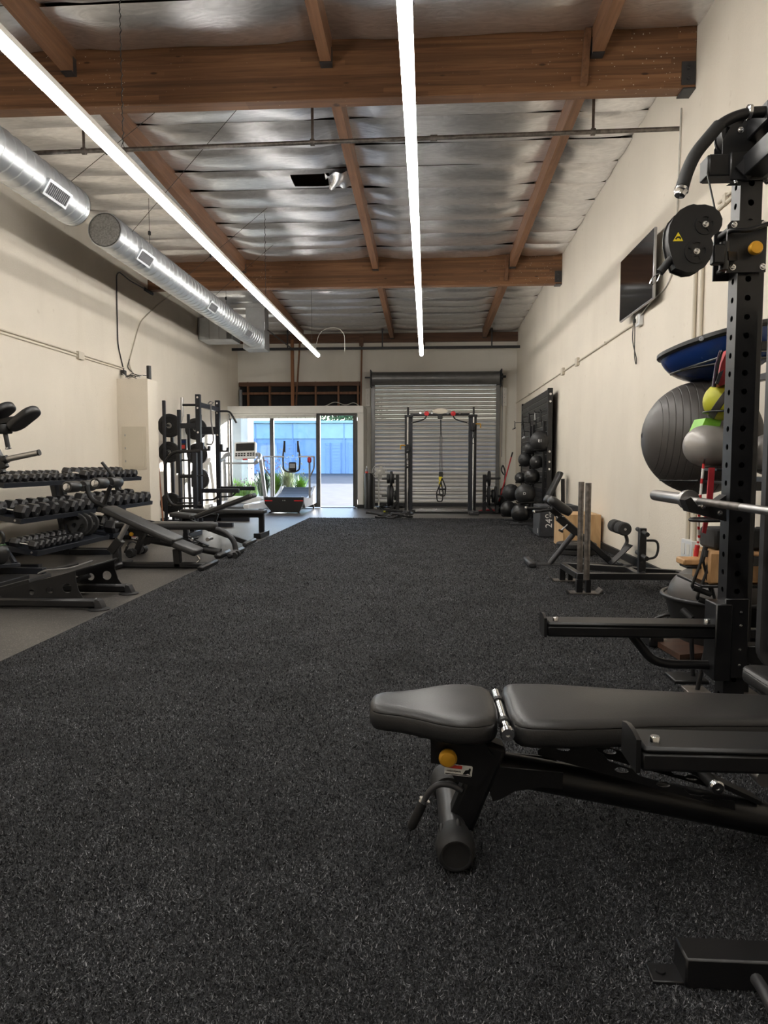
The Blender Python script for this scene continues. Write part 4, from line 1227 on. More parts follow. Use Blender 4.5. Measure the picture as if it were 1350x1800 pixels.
MB().tube([(1.36, 3.95, 1.55), (1.40, 3.15, 1.55)], .006, 8).build('cradle_arm', 'steel_black', st)
MB().tube([(1.85, 3.95, 1.60), (1.96, 3.95, 1.55)], .006, 8).build('cradle_arm', 'steel_black', st)
# big stability ball
gb = MB(); bc = V(1.529, 4.0, 1.19)
nseg = 26
pr = []
R = .315
for k in range(nseg + 1):
    a = PI * k / nseg
    rr = R * math.sin(a); h = -R * math.cos(a)
    pr.append((max(rr, 1e-6), h))
    if 5 < k < nseg - 5:
        for e_, dd in ((.018, 0), (.0225, 0), (.030, -.0022), (.0375, 0), (.042, 0)):
            a2 = a + e_; pr.append(((R + dd) * math.sin(a2), -(R + dd) * math.cos(a2)))
gb.lathe(pr, bc, (-.985, .13, .05), 48)
gbo = thing('stability_ball', 'large dark grey ridged stability ball on the middle cradle', 'exercise ball', (bc.x, bc.y, bc.z - R))
gb.build('shell', 'ball_grey', gbo, smooth=70)
m_ = MB(); d = V(-.985, .13, .05).normalized(); m_.lathe([(.016, 0), (.016, .003), (.010, .004), (.009, .001), (0, .001)], bc + d * (R - .002), d, 14); m_.build('valve', 'steel_grey', gbo)
loop('cradle', (1.54, 4.0), .215, .215, .955, .008)
MB().tube([(1.45, 3.80, .955), (1.42, 3.15, .955)], .007, 8).build('cradle_arm', 'steel_black', st)
# half ball at the floor in a ring
c = V(1.66, 4.0, .30)
bo2 = thing('half_ball_trainer', 'dark grey half ball trainer dome up near the floor behind the power rack', 'balance trainer', (c.x, c.y, TZ), 'half ball trainers')
m_ = MB(); m_.lathe([(.275 * math.cos(a), .185 * math.sin(a)) for a in [PI / 2 * k / 12 for k in range(13)]], c, (0, 0, 1), 40); m_.build('dome', 'ball_grey', bo2, smooth=70)
m_ = MB(); m_.tube([c + V(.305 * math.cos(a), .305 * math.sin(a), 0) for a in [2 * PI * k / 40 for k in range(40)]], .011, 10, closed=True); m_.build('rim', 'steel_grey', bo2)
m_ = MB(); m_.lathe([(.29, 0), (.285, -.03), (.25, -.16), (.20, -.285), (0, -.285)], c, (0, 0, 1), 40); m_.build('base_bowl', 'plastic_black', bo2)
# silver peanut ball and small balls
m_ = MB(); a = V(1.30, 3.35, 1.13)
prof = [(.097 * math.sin(t), -.097 * math.cos(t)) for t in [PI / 2 * k / 8 for k in range(9)]] + [(.092, .06), (.097, .12)] + [(.097 * math.cos(t), .12 + .097 * math.sin(t)) for t in [PI / 2 * k / 8 for k in range(1, 9)]]
m_.lathe(prof, a, (1, .12, 0), 32); solo(m_, 'peanut_ball', 'ball_silver', 'silver grey peanut shaped ball in front of the large ridged ball', 'exercise ball')
m_ = MB(); m_.ball((1.62, 3.4, 1.09), .10, 28, 16); solo(m_, 'pilates_ball', 'ball_silver', 'small silver ball beside the peanut ball behind the rack upright', 'exercise ball')
MB().span((1.33, 3.28, 1.012), (1.72, 3.47, 1.026), .003).build('shelf', 'steel_black', st)
lb = thing('medicine_ball', 'yellow green medicine ball with a grey band on a wire ring', 'medicine ball', (1.365, 3.32, 1.24))
m_ = MB(); m_.ball((1.365, 3.32, 1.335), .088, 28, 16); m_.build('shell', 'lime_rubber', lb, smooth=70)
m_ = MB(); ax = V(.75, -.35, -.55).normalized(); m_.lathe([(.0865, -.016), (.0895, -.014), (.0905, 0), (.0895, .014), (.0865, .016)], (1.365, 3.32, 1.335), ax, 32); m_.f = [f for f in m_.f if len(f) < 10]; m_.build('band', 'ball_grey', lb)
loop('ring_holder', (1.36, 3.32), .078, .078, 1.285, .005)
MB().tube([(1.40, 3.245, 1.285), (1.40, 3.14, 1.285)], .005, 8).build('cradle_arm', 'steel_black', st)
m_ = MB(); m_.prism([(-.03, 0), (.055, 0), (.075, .07), (0, .075)], frame((1.30, 3.42, 1.185), (1, 0, 0), (0, 0, 1)), .14); solo(m_, 'foam_wedge', 'lime_green', 'bright green foam wedge under the yellow green ball', 'wedge')
MB().span((1.33, 3.37, 1.178), (1.45, 3.5, 1.186)).build('shelf', 'steel_black', st)
# red bag with straps
rb = thing('red_bag', 'red and navy strap bag hanging above the yellow green ball', 'bag', (1.36, 3.25, 1.40))
m_ = MB(); m_.prism(trace([(1274, 618), (1264, 640), (1256, 676), (1262, 680), (1282, 672), (1284, 612)], 3.25), Matrix(((1, 0, 0, 0), (0, 0, 1, 3.25), (0, 1, 0, 0), (0, 0, 0, 1))), .05); m_.build('cloth', 'red_band', rb)
m_ = MB(); m_.prism(trace([(1267, 616), (1258, 640), (1252, 680), (1257, 681), (1263, 642), (1270, 618)], 3.22), Matrix(((1, 0, 0, 0), (0, 0, 1, 3.22), (0, 1, 0, 0), (0, 0, 0, 1))), .02); m_.build('strap', 'steel_navy', rb)
m_ = MB(); m_.tube([at(1266, 616, 3.2), at(1258, 642, 3.2), at(1254, 679, 3.2)], .004, 6); m_.build('zip_cord', 'purple', rb)
m_ = MB(); m_.prism(trace([(1264, 655), (1272, 650), (1262, 676), (1257, 674)], 3.2), Matrix(((1, 0, 0, 0), (0, 0, 1, 3.2), (0, 1, 0, 0), (0, 0, 0, 1))), .008); m_.build('tag', 'steel_navy', rb)
# striped jump rope
jr = thing('jump_rope', 'red and white beaded jump rope hanging beside the storage rack', 'jump rope', at(1226, 970, 3.3))
rp = [at(1237, 815, 3.25), at(1233, 850, 3.25), at(1230, 890, 3.25), at(1228, 925, 3.28), at(1229, 945, 3.3), at(1226, 958, 3.3)]
segs = []
for i in range(len(rp) - 1):
    for k in range(4): segs.append((rp[i].lerp(rp[i + 1], k / 4), rp[i].lerp(rp[i + 1], (k + 1) / 4)))
for i, (a, b) in enumerate(segs):
    MB().cyl(a, b, .006, 8).build('bead', 'red_bright' if i % 3 == 0 else 'white_band', jr)
MB().cyl(rp[-1], at(1223, 978, 3.3), .011, 10).build('handle', 'red_bright', jr)
MB().cyl(rp[0], at(1239, 806, 3.2), .004, 6).build('hook_end', 'steel_black', jr)
m_ = MB(); m_.prism(trace([(1246, 822), (1256, 822), (1252, 885), (1240, 938), (1234, 936), (1242, 880)], 3.28), Matrix(((1, 0, 0, 0), (0, 0, 1, 3.28), (0, 1, 0, 0), (0, 0, 0, 1))), .01)
solo(m_, 'resistance_band', 'red_band', 'red flat resistance band hanging behind the barbell sleeve', 'band')
# hanging hook plates behind the J-cup
m_ = MB(); m_.span((1.335, 3.08, .84), (1.385, 3.10, 1.13), .003); m_.build('hook_plate', 'steel_grey', st)
bolts(st, [(1.372, 3.095, 1.10)], (0, -1, 0), .011, .008)
MB().tube(rounded([(1.36, 3.13, .80), (1.22, 3.16, .795), (1.18, 3.2, .795), (1.22, 3.24, .795), (1.40, 3.24, .795)], .03), .009, 8).build('hook_arm', 'steel_black', st)
# yoga blocks on the shelf
MB().span((1.25, 3.20, .485), (2.04, 3.52, .498), .003).build('shelf', 'steel_black', st)
for (c, s, mt, lab, rz) in (
    ((1.315, 3.30, .575), (.078, .20, .15), 'cork_block', 'tan block standing left of the pair under the black blocks', .0),
    ((1.398, 3.30, .575), (.078, .20, .15), 'cork_block', 'tan block of the pair right behind the rack upright', .0),
    ((1.53, 3.33, .573), (.15, .22, .148), 'cork_block', 'tan block seen to the right of the rack upright', .0),
    ((1.43, 3.33, .702), (.235, .16, .095), 'foam_black', 'black foam block lying on the pair of tan blocks', .06),
    ((1.69, 3.33, .70), (.26, .16, .095), 'foam_black', 'black foam block seen right of the rack upright', .03)):
    m_ = MB(); m_.box((0, 0, 0), s, Matrix.Translation(c) @ Matrix.Rotation(rz, 4, 'Z'), .010); solo(m_, 'yoga_block', mt, lab, 'yoga block', 'yoga blocks on the storage rack')
MB().span((1.62, 3.24, .498), (1.80, 3.42, .648), .01).build('block_bin', 'plastic_black', st)
m_ = MB(); m_.box((0, 0, 0), (.085, .10, .03), Matrix.Translation((1.235, 3.33, .59)), .006); solo(m_, 'cork_slab', 'cork_block', 'thin tan slab sticking out to the left of the blocks', 'yoga block')
MB().span((1.21, 3.28, .560), (1.28, 3.38, .574), .003).build('slab_bracket', 'steel_black', st)
# cable handles hanging below the shelf
for i, (x, y, lab) in enumerate(((1238, 1030, 'black hanging handle under the tan slab'), (1247, 1050, 'black stirrup handle hanging beside the grey half ball'))):
    h = thing('stirrup_attachment', lab, 'cable handle', at(x, y, 3.22), 'cable handles by the storage rack')
    p = at(x, y, 3.22)
    MB().tube([p + V(0, 0, .18), p + V(-.015, 0, .11)], .012, 8).build('strap', 'rubber_black', h)
    MB().tube(rounded([p + V(-.015, 0, .12), p + V(-.055, 0, .0), p + V(-.05, 0, -.01), p + V(.03, 0, -.04), p + V(.03, 0, -.03), p + V(-.01, 0, .12)], .01), .007, 8).build('frame', 'steel_black', h)
    MB().cyl(p + V(-.05, -.0, -.008), p + V(.03, 0, -.038), .013, 12).build('grip', 'rubber_black', h)
    MB().cyl(p + V(-.003, -.002, .135), p + V(0, -.002, .165), .013, 10).build('clip', 'steel_grey', h)
# low clutter between the arm and the wall: stirrup frames, a board and a mat
fm = thing('push_up_stand', 'looped black steel push up handle on the floor left of the half ball', 'push up handle', (1.16, 3.7, TZ), 'push up handles')
p = atz(1172, 1128, .012)
MB().tube(rounded([p + V(-.10, 0, .012), p + V(-.085, 0, .13), p + V(0, -.02, .17), p + V(.06, -.03, .14), p + V(.10, -.04, .012)], .05), .010, 10).build('frame', 'steel_black', fm)
MB().box(p + V(-.09, .02, .02), (.10, .14, .016), None, .003).build('foot_plate', 'steel_worn', fm)
MB().box(p + V(.09, -.02, .02), (.08, .12, .016), None, .003).build('foot_plate', 'steel_worn', fm)
fm2 = thing('stepper_stand', 'short black handle on a stem sticking up behind the far spotter arm', 'stand', (1.2, 3.5, TZ))
MB().cyl(at(1199, 1072, 3.4), at(1216, 1088, 3.36), .017, 12).build('grip', 'rubber_black', fm2)
MB().cyl(at(1214, 1086, 3.36), V(at(1214, 1086, 3.36).x + .02, 3.36, .02), .010, 10).build('stem', 'steel_black', fm2)
MB().span((1.17, 3.28, .012), (1.33, 3.42, .03), .004).build('base', 'steel_black', fm2)
fm = thing('push_up_stand', 'looped black steel handle on the floor next to the rack upright', 'push up handle', (1.3, 3.3, TZ), 'push up handles')
p = V(1.30, 3.12, .012)
MB().tube(rounded([p + V(-.09, 0, .012), p + V(-.04, 0, .30), p + V(.0, 0, .34), p + V(.08, 0, .30), p + V(.12, 0, .012)], .05), .010, 10).build('frame', 'steel_black', fm)
MB().box(p + V(-.09, 0, .02), (.10, .12, .016), None, .003).build('foot_plate', 'steel_worn', fm)
MB().box(p + V(.12, 0, .02), (.08, .12, .016), None, .003).build('foot_plate', 'steel_worn', fm)
sb = thing('balance_board', 'dark wooden board with a silver edge rail on the floor behind the rack upright', 'board', (1.3, 3.05, TZ))
_q = [atz(x, y, .035) for x, y in ((1148, 1128), (1190, 1122), (1268, 1150), (1195, 1156))]
MB().prism([(p.x, p.y) for p in _q], Matrix(((1, 0, 0, 0), (0, 1, 0, 0), (0, 0, 1, .035), (0, 0, 0, 1))), .03).build('deck', 'deck_wood', sb)
MB().cyl(_q[1] + V(.01, .01, .01), _q[2] + V(.01, .01, .01), .010, 10).build('edge_rail', 'steel_bright', sb)
MB().box(_q[0] + V(-.0, .0, .015), (.08, .12, .06), Matrix.Identity(4), .006).build('end_block', 'steel_black', sb)
wm = MB(); wm.lathe([(.0, 0), (.055, 0), (.06, .012), (.03, .03), (.015, .04), (.012, .055), (0, .055)], (1.22, 2.86, .012), (0, 0, 1), 18)
solo(wm, 'steel_weight', 'steel_bright', 'small round steel weight by the foot of the rack upright', 'weight')
m_ = MB(); m_.grid(lambda u, w: (.98 + .13 * u + .10 * w, 2.93 - .16 * u - .05 * w, .014 + .014 * abs(math.sin(u * 5 + w * 3))), 12, 4); s_ = solo(m_, 'floor_strap', 'strap_grey', 'flat dark strap lying on the turf beside the rack upright', 'strap')

# ================================================================ prowler sled
sl = thing('push_sled', 'black triangular push sled with two tall worn posts on the turf', 'sled', (1.6, 5.8, TZ))
SZ_ = .15
A, Bq, Cq = V(1.22, 5.58, SZ_), V(1.20, 6.17, SZ_), V(2.06, 5.68, SZ_)
tb = lambda a, b, w=.05, h=.05, nm='frame_tube', mt='steel_black': MB().bar(a, b, w, h, (0, 0, 1), .004).build(nm, mt, sl)
tb(A + V(-.02, 0, 0), V(2.06, 5.60, SZ_)); tb(Bq, V(2.06, 5.78, SZ_)); tb(A + V(0, .026, 0), Bq + V(0, -.026, 0)); tb(V(2.06, 5.58, SZ_), V(2.06, 5.80, SZ_)); tb(V(1.70, 5.62, SZ_), V(1.70, 5.96, SZ_))
for (p, n_) in ((A, 0), (Bq, 0), (V(2.0, 5.69, SZ_), 1)):
    MB().span((p.x - .025, p.y - .025, .02), (p.x + .025, p.y + .025, SZ_ - .024), .003).build('leg', 'steel_black', sl)
    MB().span((p.x + .05, p.y - .025, .02), (p.x + .09, p.y + .025, SZ_ - .024), .003).build('leg', 'steel_black', sl)
    m_ = MB(); q = [(-.13, .03), (-.10, 0), (.10, 0), (.13, .03)]
    m_.prism([(-.13, .034), (-.10, 0), (.12, 0), (.15, .034), (.15, .042), (.12, .008), (-.10, .008), (-.13, .042)], frame((p.x + .02, p.y, .013), (1, 0, 0), (0, 0, 1)), .13)
    m_.build('skid', 'steel_worn', sl)
for (x, y, top) in ((1031, 1012, 849), (1019, 1001, 847)):
    b_ = atz(x, y, SZ_ + .025)
    zt = at(x + 2, top, b_.y).z
    MB().cyl(b_ - V(0, 0, .03), (b_.x, b_.y, zt), .0235, 16).build('weight_post', 'steel_worn', sl)
pb = V(1.73, 5.66, SZ_)
MB().span((pb.x - .028, pb.y - .025, SZ_ + .02), (pb.x + .028, pb.y + .025, .53), .004).build('push_post', 'steel_black', sl)
for z in (.50, .31):
    MB().cyl((pb.x, pb.y - .13, z - .01), (pb.x - .0, pb.y + .13, z + .01), .018, 12).build('push_peg', 'rubber_black', sl)
MB().tube(rounded([(pb.x + .02, pb.y, .43), (pb.x + .12, pb.y, .43), (pb.x + .13, pb.y, .36), (pb.x + .11, pb.y, .29), (pb.x + .02, pb.y, .28)], .035), .010, 10).build('pull_loop', 'steel_black', sl)
MB().lathe([(.02, 0), (.02, .006), (.012, .007), (.012, .012), (0, .012)], (pb.x, pb.y - .045, SZ_ + .024), (0, 0, 1), 8).build('bolt', 'steel_grey', sl)

# ================================================================ back extension bench
HY = 7.08
c5 = lambda x, y: (860 + x / 3.97, 670 + y / 3.97)
h5 = lambda x, y, dY=0: at(*c5(x, y), HY + dY)
hx = thing('back_extension_bench', 'black forty five degree back extension bench in front of the plyo boxes', 'bench', (1.5, HY, TZ))
MB().cyl(h5(330, 1285), h5(960, 1285), .024, 12).build('base_tube', 'steel_grey', hx)
m_ = MB(); p = h5(280, 1285); m_.bar((p.x, HY - .20, .045), (p.x - .0, HY + .22, .045), .07, .06, (0, 0, 1), .015); m_.build('front_foot', 'steel_grey', hx)
p = h5(920, 1285); m_ = MB(); m_.bar((p.x, HY - .24, .04), (p.x, HY + .24, .04), .09, .05, (0, 0, 1), .01); m_.build('rear_foot', 'steel_grey', hx)
MB().cyl(h5(420, 1275), h5(600, 1050), .027, 12).build('strut', 'steel_grey', hx)
MB().bar(h5(425, 885), h5(850, 1265), .055, .06, (1, 0, 1), .008).build('incline_rail', 'steel_black', hx)
MB().bar(h5(480, 950), h5(610, 1060), .075, .075, (1, 0, 1), .006).build('slide_sleeve', 'steel_black', hx)
# hip pads: two short rounded cushions
for dy in (-.13, .10):
    d = (h5(565, 955) - h5(395, 835)); d.normalize()
    M = frame(h5(395, 845) + V(0, dy, .0), d, (0, 1, 0))
    if M.col[2].z < 0: M = M @ Matrix.Diagonal((1, -1, -1, 1))
    m_ = MB(); m_.pad(rrect(.26, .17, .05, 5, .11, 0), M, .085, .03, .004); m_.build('hip_pad', 'vinyl', hx, smooth=60)
for (a, b, dy) in (((415, 890), (262, 886), .16), ((440, 895), (318, 912), -.16)):
    p0, p1 = h5(*a, dy), h5(*b, dy)
    h = MB().cyl(p0, p1, .014, 12).build('handlebar', 'rubber_black', hx)
    MB().lathe([(.015, 0), (.018, .004), (.018, .016), (.012, .02), (0, .02)], p1, p1 - p0, 14).build('handle_cap', 'chrome', h)
MB().bar(h5(420, 893, -.17), h5(420, 893, .17), .03, .03, (0, 0, 1), .004).build('handle_bar_mount', 'steel_black', hx)
for (x, y) in ((415, 895), (470, 950), (515, 945)):
    m_ = MB(); bolt(m_, h5(x, y, -.035), (0, -1, 0), .010, .008); m_.build('bolt', 'chrome', hx)
MB().cyl(h5(545, 1000, -.03), h5(500, 1045, -.03), .010, 10).build('pin_handle', 'steel_bright', hx)
MB().cyl(h5(490, 1040, -.09), h5(510, 1050, .0), .012, 10).build('pin_grip', 'rubber_black', hx)
# footplates
for dy in (-.15, .14):
    a, b = h5(845, 1275, dy), h5(985, 1140, dy)
    MB().bar(a, b, .16, .010, (-1, 0, 1), .003).build('footplate', 'steel_black', hx)
MB().tube(rounded([h5(930, 1180), h5(965, 1120), h5(955, 1080), h5(940, 1050)], .05), .018, 12).build('roller_arm', 'steel_grey', hx)
rc = h5(900, 1020)
MB().cyl((rc.x + .01, HY - .22, rc.z), (rc.x + .01, HY + .22, rc.z), .012, 10).build('roller_axle', 'steel_bright', hx)
for (a, b) in ((-.21, -.03), (.03, .21)):
    m_ = MB(); m_.lathe([(.012, 0), (.055, .0), (.066, .012), (.066, b - a - .012), (.055, b - a), (.012, b - a)], (rc.x + .01, HY + a, rc.z), (0, 1, 0), 24); m_.build('ankle_roller', 'foam_black', hx)

# ================================================================ plyo boxes and plates by the wall
wb = thing('plyo_box', 'plywood plyo box with a hand slot against the right wall', 'plyo box', (1.9, 8.75, TZ), 'plyo boxes')
x0, x1, y0, y1, zt = 1.66, 2.11, 8.52, 9.12, .425
M = frame((x0, y0 + .009, .014), (1, 0, 0), (0, 0, 1))
MB().prism([(0, 0), (x1 - x0, 0), (x1 - x0, zt - .014), (0, zt - .014)], M, .018, [[(u + .30, v + .22) for u, v in rrect(.03, .10, .012)]]).build('front_panel', 'plywood', wb)
MB().span((x0, y1 - .018, .014), (x1, y1, zt)).build('back_panel', 'plywood', wb)
MB().span((x0, y0 + .018, .014), (x0 + .018, y1 - .018, zt)).build('side_panel', 'plywood', wb)
MB().span((x1 - .018, y0 + .018, .014), (x1, y1 - .018, zt)).build('side_panel', 'plywood', wb)
MB().span((x0 + .018, y0 + .018, zt - .018), (x1 - .018, y1 - .018, zt)).build('top_panel', 'plywood', wb)
fb = thing('plyo_box', 'black foam plyo box marked 24 behind the plywood box', 'plyo box', (1.83, 10.05, TZ), 'plyo boxes')
fx0, fx1, fy0, fy1, fz = 1.575, 2.115, 9.78, 10.35, .455
MB().span((fx0, fy0, .013), (fx1, fy1, fz), .012).build('foam_body', 'foam_top', fb)
Mt = frame((fx0 + .135, fy0 - .001, .24), (0, 0, 1), (-1, 0, 0))
text_part('24', Mt @ Matrix.Translation((-.03, 0, 0)), .13, 'print_white', fb)
text_part('inch', Mt @ Matrix.Translation((.095, -.012, 0)), .05, 'print_white', fb)
m_ = MB(); m_.tube([Mt @ V(.07 + .022 * math.cos(a), .028 + .022 * math.sin(a), .001) for a in [PI * 1.25 - k * PI * 1.5 / 10 for k in range(11)]], .005, 6); m_.build('logo_mark', 'print_white', fb)
m_ = MB(); m_.prism([(0, -.012), (.03, -.02), (.07, -.012), (.07, .012), (.0, .016)], frame((fx0 - .001, fy0 + .12, .06), (0, 0, 1), (0, 1, 0)), .002); m_.build('logo_mark', 'print_white', fb)
pl = thing('bumper_plate', 'upper black bumper plate of the pair lying in front of the plywood box', 'weight plate', (1.72, 8.05, .07), 'bumper plates on the turf')
for i, z in enumerate((.013, .078)):
    if i == 0:
        pl['label'] = 'lower black bumper plate of the pair lying in front of the plywood box'; t = pl; pl.location = (1.72, 8.05, .013); ORG[pl.name] = V(1.72, 8.05, .013)
    else:
        t = thing('bumper_plate', 'upper black bumper plate of the pair lying in front of the plywood box', 'weight plate', (1.72, 8.05, z), 'bumper plates on the turf')
    MB().lathe([(.026, 0), (.21, 0), (.225, .01), (.225, .052), (.21, .062), (.15, .062), (.14, .056), (.07, .056), (.06, .062), (.026, .062), (.026, 0)], (1.72, 8.05, z), (0, 0, 1), 36).build('disc', 'rubber_black', t)
    MB().lathe([(.0255, .001), (.028, .001), (.03, .0635), (.0255, .0635)], (1.72, 8.05, z), (0, 0, 1), 20).build('hub_ring', 'steel_grey', t)
# incline bench standing behind the boxes
ib = thing('incline_bench', 'black incline bench with raised backrest standing behind the foam box', 'bench', (1.8, 10.9, TZ))
p0, p1 = at(962, 884, 10.75), at(989, 831, 10.75)
M = frame(p0, p1 - p0, (0, -1, 0))
if M.col[2].x > 0: M = M @ Matrix.Diagonal((1, -1, -1, 1))
L = (p1 - p0).length
m_ = MB(); m_.pad(rrect(L, .27, .05, 5, L / 2, 0), M, .06, .015, .004, True); m_.build('back_pad', 'vinyl', ib, smooth=60)
MB().bar(p0 + V(.06, .1, .03), p0 + V(.06, .1, -p0.z + .05), .06, .06, (0, 1, 0), .004).build('post', 'steel_black', ib)
MB().bar(p0.lerp(p1, .8) + V(.05, 0, 0), V(p1.x + .02, 10.75, .05), .05, .05, (0, 1, 0), .004).build('prop', 'steel_black', ib)
MB().span((1.62, 10.72, .013), (2.08, 10.78, .06), .004).build('base_tube', 'steel_black', ib)
MB().span((1.60, 10.5, .013), (1.66, 11.0, .06), .004).build('foot', 'steel_black', ib)

# ================================================================ slat wall with medicine balls
sw = thing('slat_wall', 'tall black slat board with silver grooves mounted along the right wall', 'slat board', (2.02, 13.1, .1))
SWX, SY0, SY1, STOP = 1.985, 11.62, 14.75, 2.27
ns = 22
sl0 = None
for q in range(ns):
    z = .15 + q * (STOP - .17) / ns
    hgt = (STOP - .17) / ns - .014
    if sl0 is None:
        sl0 = MB().span((SWX, SY0 + .07, z), (SWX + .018, SY1, z + hgt), .002).build('slat', 'steel_black', sw)
    else:
        o = sl0.copy(); COL.objects.link(o); o.location = (0, 0, q * (STOP - .17) / ns)
for q in range(ns - 1):
    z = .15 + (q + 1) * (STOP - .17) / ns - .013
    MB().span((SWX + .012, SY0 + .07, z), (SWX + .018, SY1, z + .012)).build('groove_insert', 'steel_bright', sw)
MB().span((SWX + .018, SY0 + .07, .12), (SWX + .03, SY1, STOP)).build('backer', 'steel_black', sw)
MB().span((SWX - .005, SY0, .013), (SWX + .075, SY0 + .07, STOP + .01), .004).build('end_post', 'steel_black', sw)
MB().span((SWX - .005, SY1, .013), (SWX + .075, SY1 + .07, STOP + .01), .004).build('end_post', 'steel_black', sw)
bolts(sw, [(SWX + .035, SY0, z) for z in (2.18, 2.06, 1.24, 1.07, .95)], (0, -1, 0), .014, .006)
text_part('J', frame((SWX - .001, 13.9, 2.13), (0, -1, 0), (0, 0, 1)), .09, 'print_white', sw, 'logo_mark')

BALLS = [  # px, py, pr, Y, material, mark, label
    (950.3, 775.6, 18.3, 11.75, 'ball_charcoal', 'E1', 'large topmost charcoal medicine ball on the slat board'),
    (932, 788, 10.5, 12.9, 'ball_charcoal', '', 'charcoal medicine ball half hidden behind the topmost large ball'),
    (923.5, 808, 12.4, 13.0, 'ball_charcoal', '', 'left ball of the second tier on the slat board'),
    (943, 812, 11.6, 11.95, 'ball_charcoal', 'X', 'right ball of the second tier with a white mark'),
    (914.5, 840, 9.7, 13.2, 'ball_charcoal', 'X', 'smallest ball, left on the third tier, with a white mark'),
    (935, 838, 13.7, 11.95, 'ball_leather', '', 'right glossy ball of the third tier'),
    (898, 866, 15.2, 13.0, 'ball_charcoal', '', 'left ball of the fourth tier'),
    (923, 868.5, 17.7, 11.8, 'ball_charcoal', 'D', 'large right ball of the fourth tier with stitched seams'),
    (893.5, 895, 14.2, 12.9, 'ball_leather', '', 'left glossy leather ball of the lowest tier'),
    (915, 902, 16.5, 11.8, 'ball_leather', '', 'right glossy leather ball of the lowest tier')]
BR = thing('ball_rack', 'black tube ball rack standing in front of the slat board', 'ball rack', (1.75, 12.4, TZ))
for (px, py, pr_, Y, mt, mk, lab) in BALLS:
    c = at(px, py, Y); r = pr_ * Y / 1220
    b_ = thing('medicine_ball', lab, 'medicine ball', (c.x, c.y, c.z - r), 'medicine balls at the slat board')
    m_ = MB(); m_.ball(c, r, 28, 16); m_.build('shell', mt, b_, smooth=70)
    sm = MB()
    for ax in ((1, .3, .2), (-.2, .4, 1)):
        a = V(ax).normalized(); x = a.orthogonal().normalized(); y = a.cross(x)
        sm.tube([c + (x * math.cos(t) + y * math.sin(t)) * r for t in [2 * PI * k / 32 for k in range(32)]], .0022, 5, closed=True)
    sm.build('seam', 'rubber_black', b_)['kind'] = 'stuff'
    if mk:
        d = (V(0, 0, CAM_H + .4) - c); d.x -= .6; d.normalize()
        x = V(0, 0, 1).cross(d).normalized()
        Mk = frame(c + d * (r + .0015), x, V(0, 0, 1))
        text_part(mk, Mk, r * .38, 'print_white', b_, 'printed_mark')
    # two carrying tubes under the ball, back to the slat board
    for s_ in (-1, 1):
        zz = c.z - r * .80 - .008
        yy = c.y + s_ * r * .55
        if zz < .03: continue
        MB().tube([(c.x - r * .75, yy, zz + .02), (c.x - r * .7, yy, zz), (SWX - .012, yy, zz + .02)], .009, 8).build('support_tube', 'steel_black', BR)
for y in (11.8, 12.95, 13.3):
    MB().bar((SWX - .03, y, .013), (SWX - .03, y, 1.75), .04, .04, (0, 1, 0), .003).build('upright', 'steel_black', BR)
for y in (11.65, 12.6):
    MB().bar((1.40, y, .035), (SWX - .05, y, .035), .05, .04, (0, 0, 1), .004).build('foot_tube', 'steel_grey', BR)
for i in range(3):
    for k in range(6):
        pass
# cable attachments hung on the slat board
import itertools
specs = [(905, 752, 'chrome', 'wide chrome bar handle sticking out furthest from the slat board'), (918, 742, 'steel_black', 'black strap handle hanging beside the chrome bar'), (930, 738, 'steel_black', 'black rope handle in the middle of the hooks'), (940, 735, 'steel_bright', 'steel handle right of the middle hook'), (950, 733, 'steel_black', 'black ankle strap at the right end of the hooks'), (922, 768, 'white_plastic', 'short white bar hung below the row of handles')]
for i, (x, y, mt, lab) in enumerate(specs):
    p = atx(x, y, 1.86) if i else atx(x, y, 1.72)
    h = thing('pulley_attachment', lab, 'cable handle', (p.x, p.y, p.z - .12), 'cable handles on the slat board')
    MB().tube([(SWX - .001, p.y, p.z + .10), (p.x, p.y, p.z + .10), (p.x - .01, p.y, p.z + .13)], .006, 8).build('peg', 'steel_black', h)
    if i in (0, 5):
        MB().tube(rounded([p + V(-.02, -.12, -.02), p + V(0, -.05, .0), p + V(0, .05, .0), p + V(-.02, .14, -.02)], .03), .014 if i == 0 else .013, 10).build('bar', mt, h)
        MB().tube([p, p + V(0, 0, .09)], .008, 8).build('hanger', 'steel_black', h)
    else:
        MB().tube(rounded([p + V(0, 0, .09), p + V(0, -.05, -.05), p + V(0, .05, -.05), p + V(0, 0, .09)], .02), .008, 8).build('frame', mt, h)
        MB().cyl(p + V(0, -.06, -.05), p + V(0, .06, -.05), .014, 10).build('grip', 'rubber_black', h)
        MB().tube([p + V(0, 0, .09), p + V(.02, .02, -.02), p + V(.03, .02, -.14)], .009, 6).build('strap', 'rubber_black', h)
# broom, dust pan and vacuum in the far corner
bm_ = thing('red_broom', 'red handled broom leaning in the far right corner', 'broom', atz(876, 905, .0))
p0, p1 = at(877, 882, 14.6), at(901, 795, 14.9)
MB().cyl(p0, p1, .014, 10).build('handle', 'red_bright', bm_)
MB().cyl(p0.lerp(p1, .9), p1, .016, 10).build('grip', 'rubber_black', bm_)
MB().cyl(p0.lerp(p1, -.10), p0, .02, 10).build('socket', 'rubber_black', bm_)
MB().box(p0.lerp(p1, -.14), (.06, .30, .16), None, .01).build('brush', 'rubber_black', bm_)
vc = thing('upright_vacuum', 'dark upright vacuum cleaner with looped handle in the far right corner', 'vacuum cleaner', (1.66, 14.9, 0))
p = at(884, 850, 14.9)
MB().bar((p.x, 14.9, .10), (p.x + .03, 14.93, .52), .17, .15, (0, 1, 0), .03).build('body', 'plastic_black', vc)
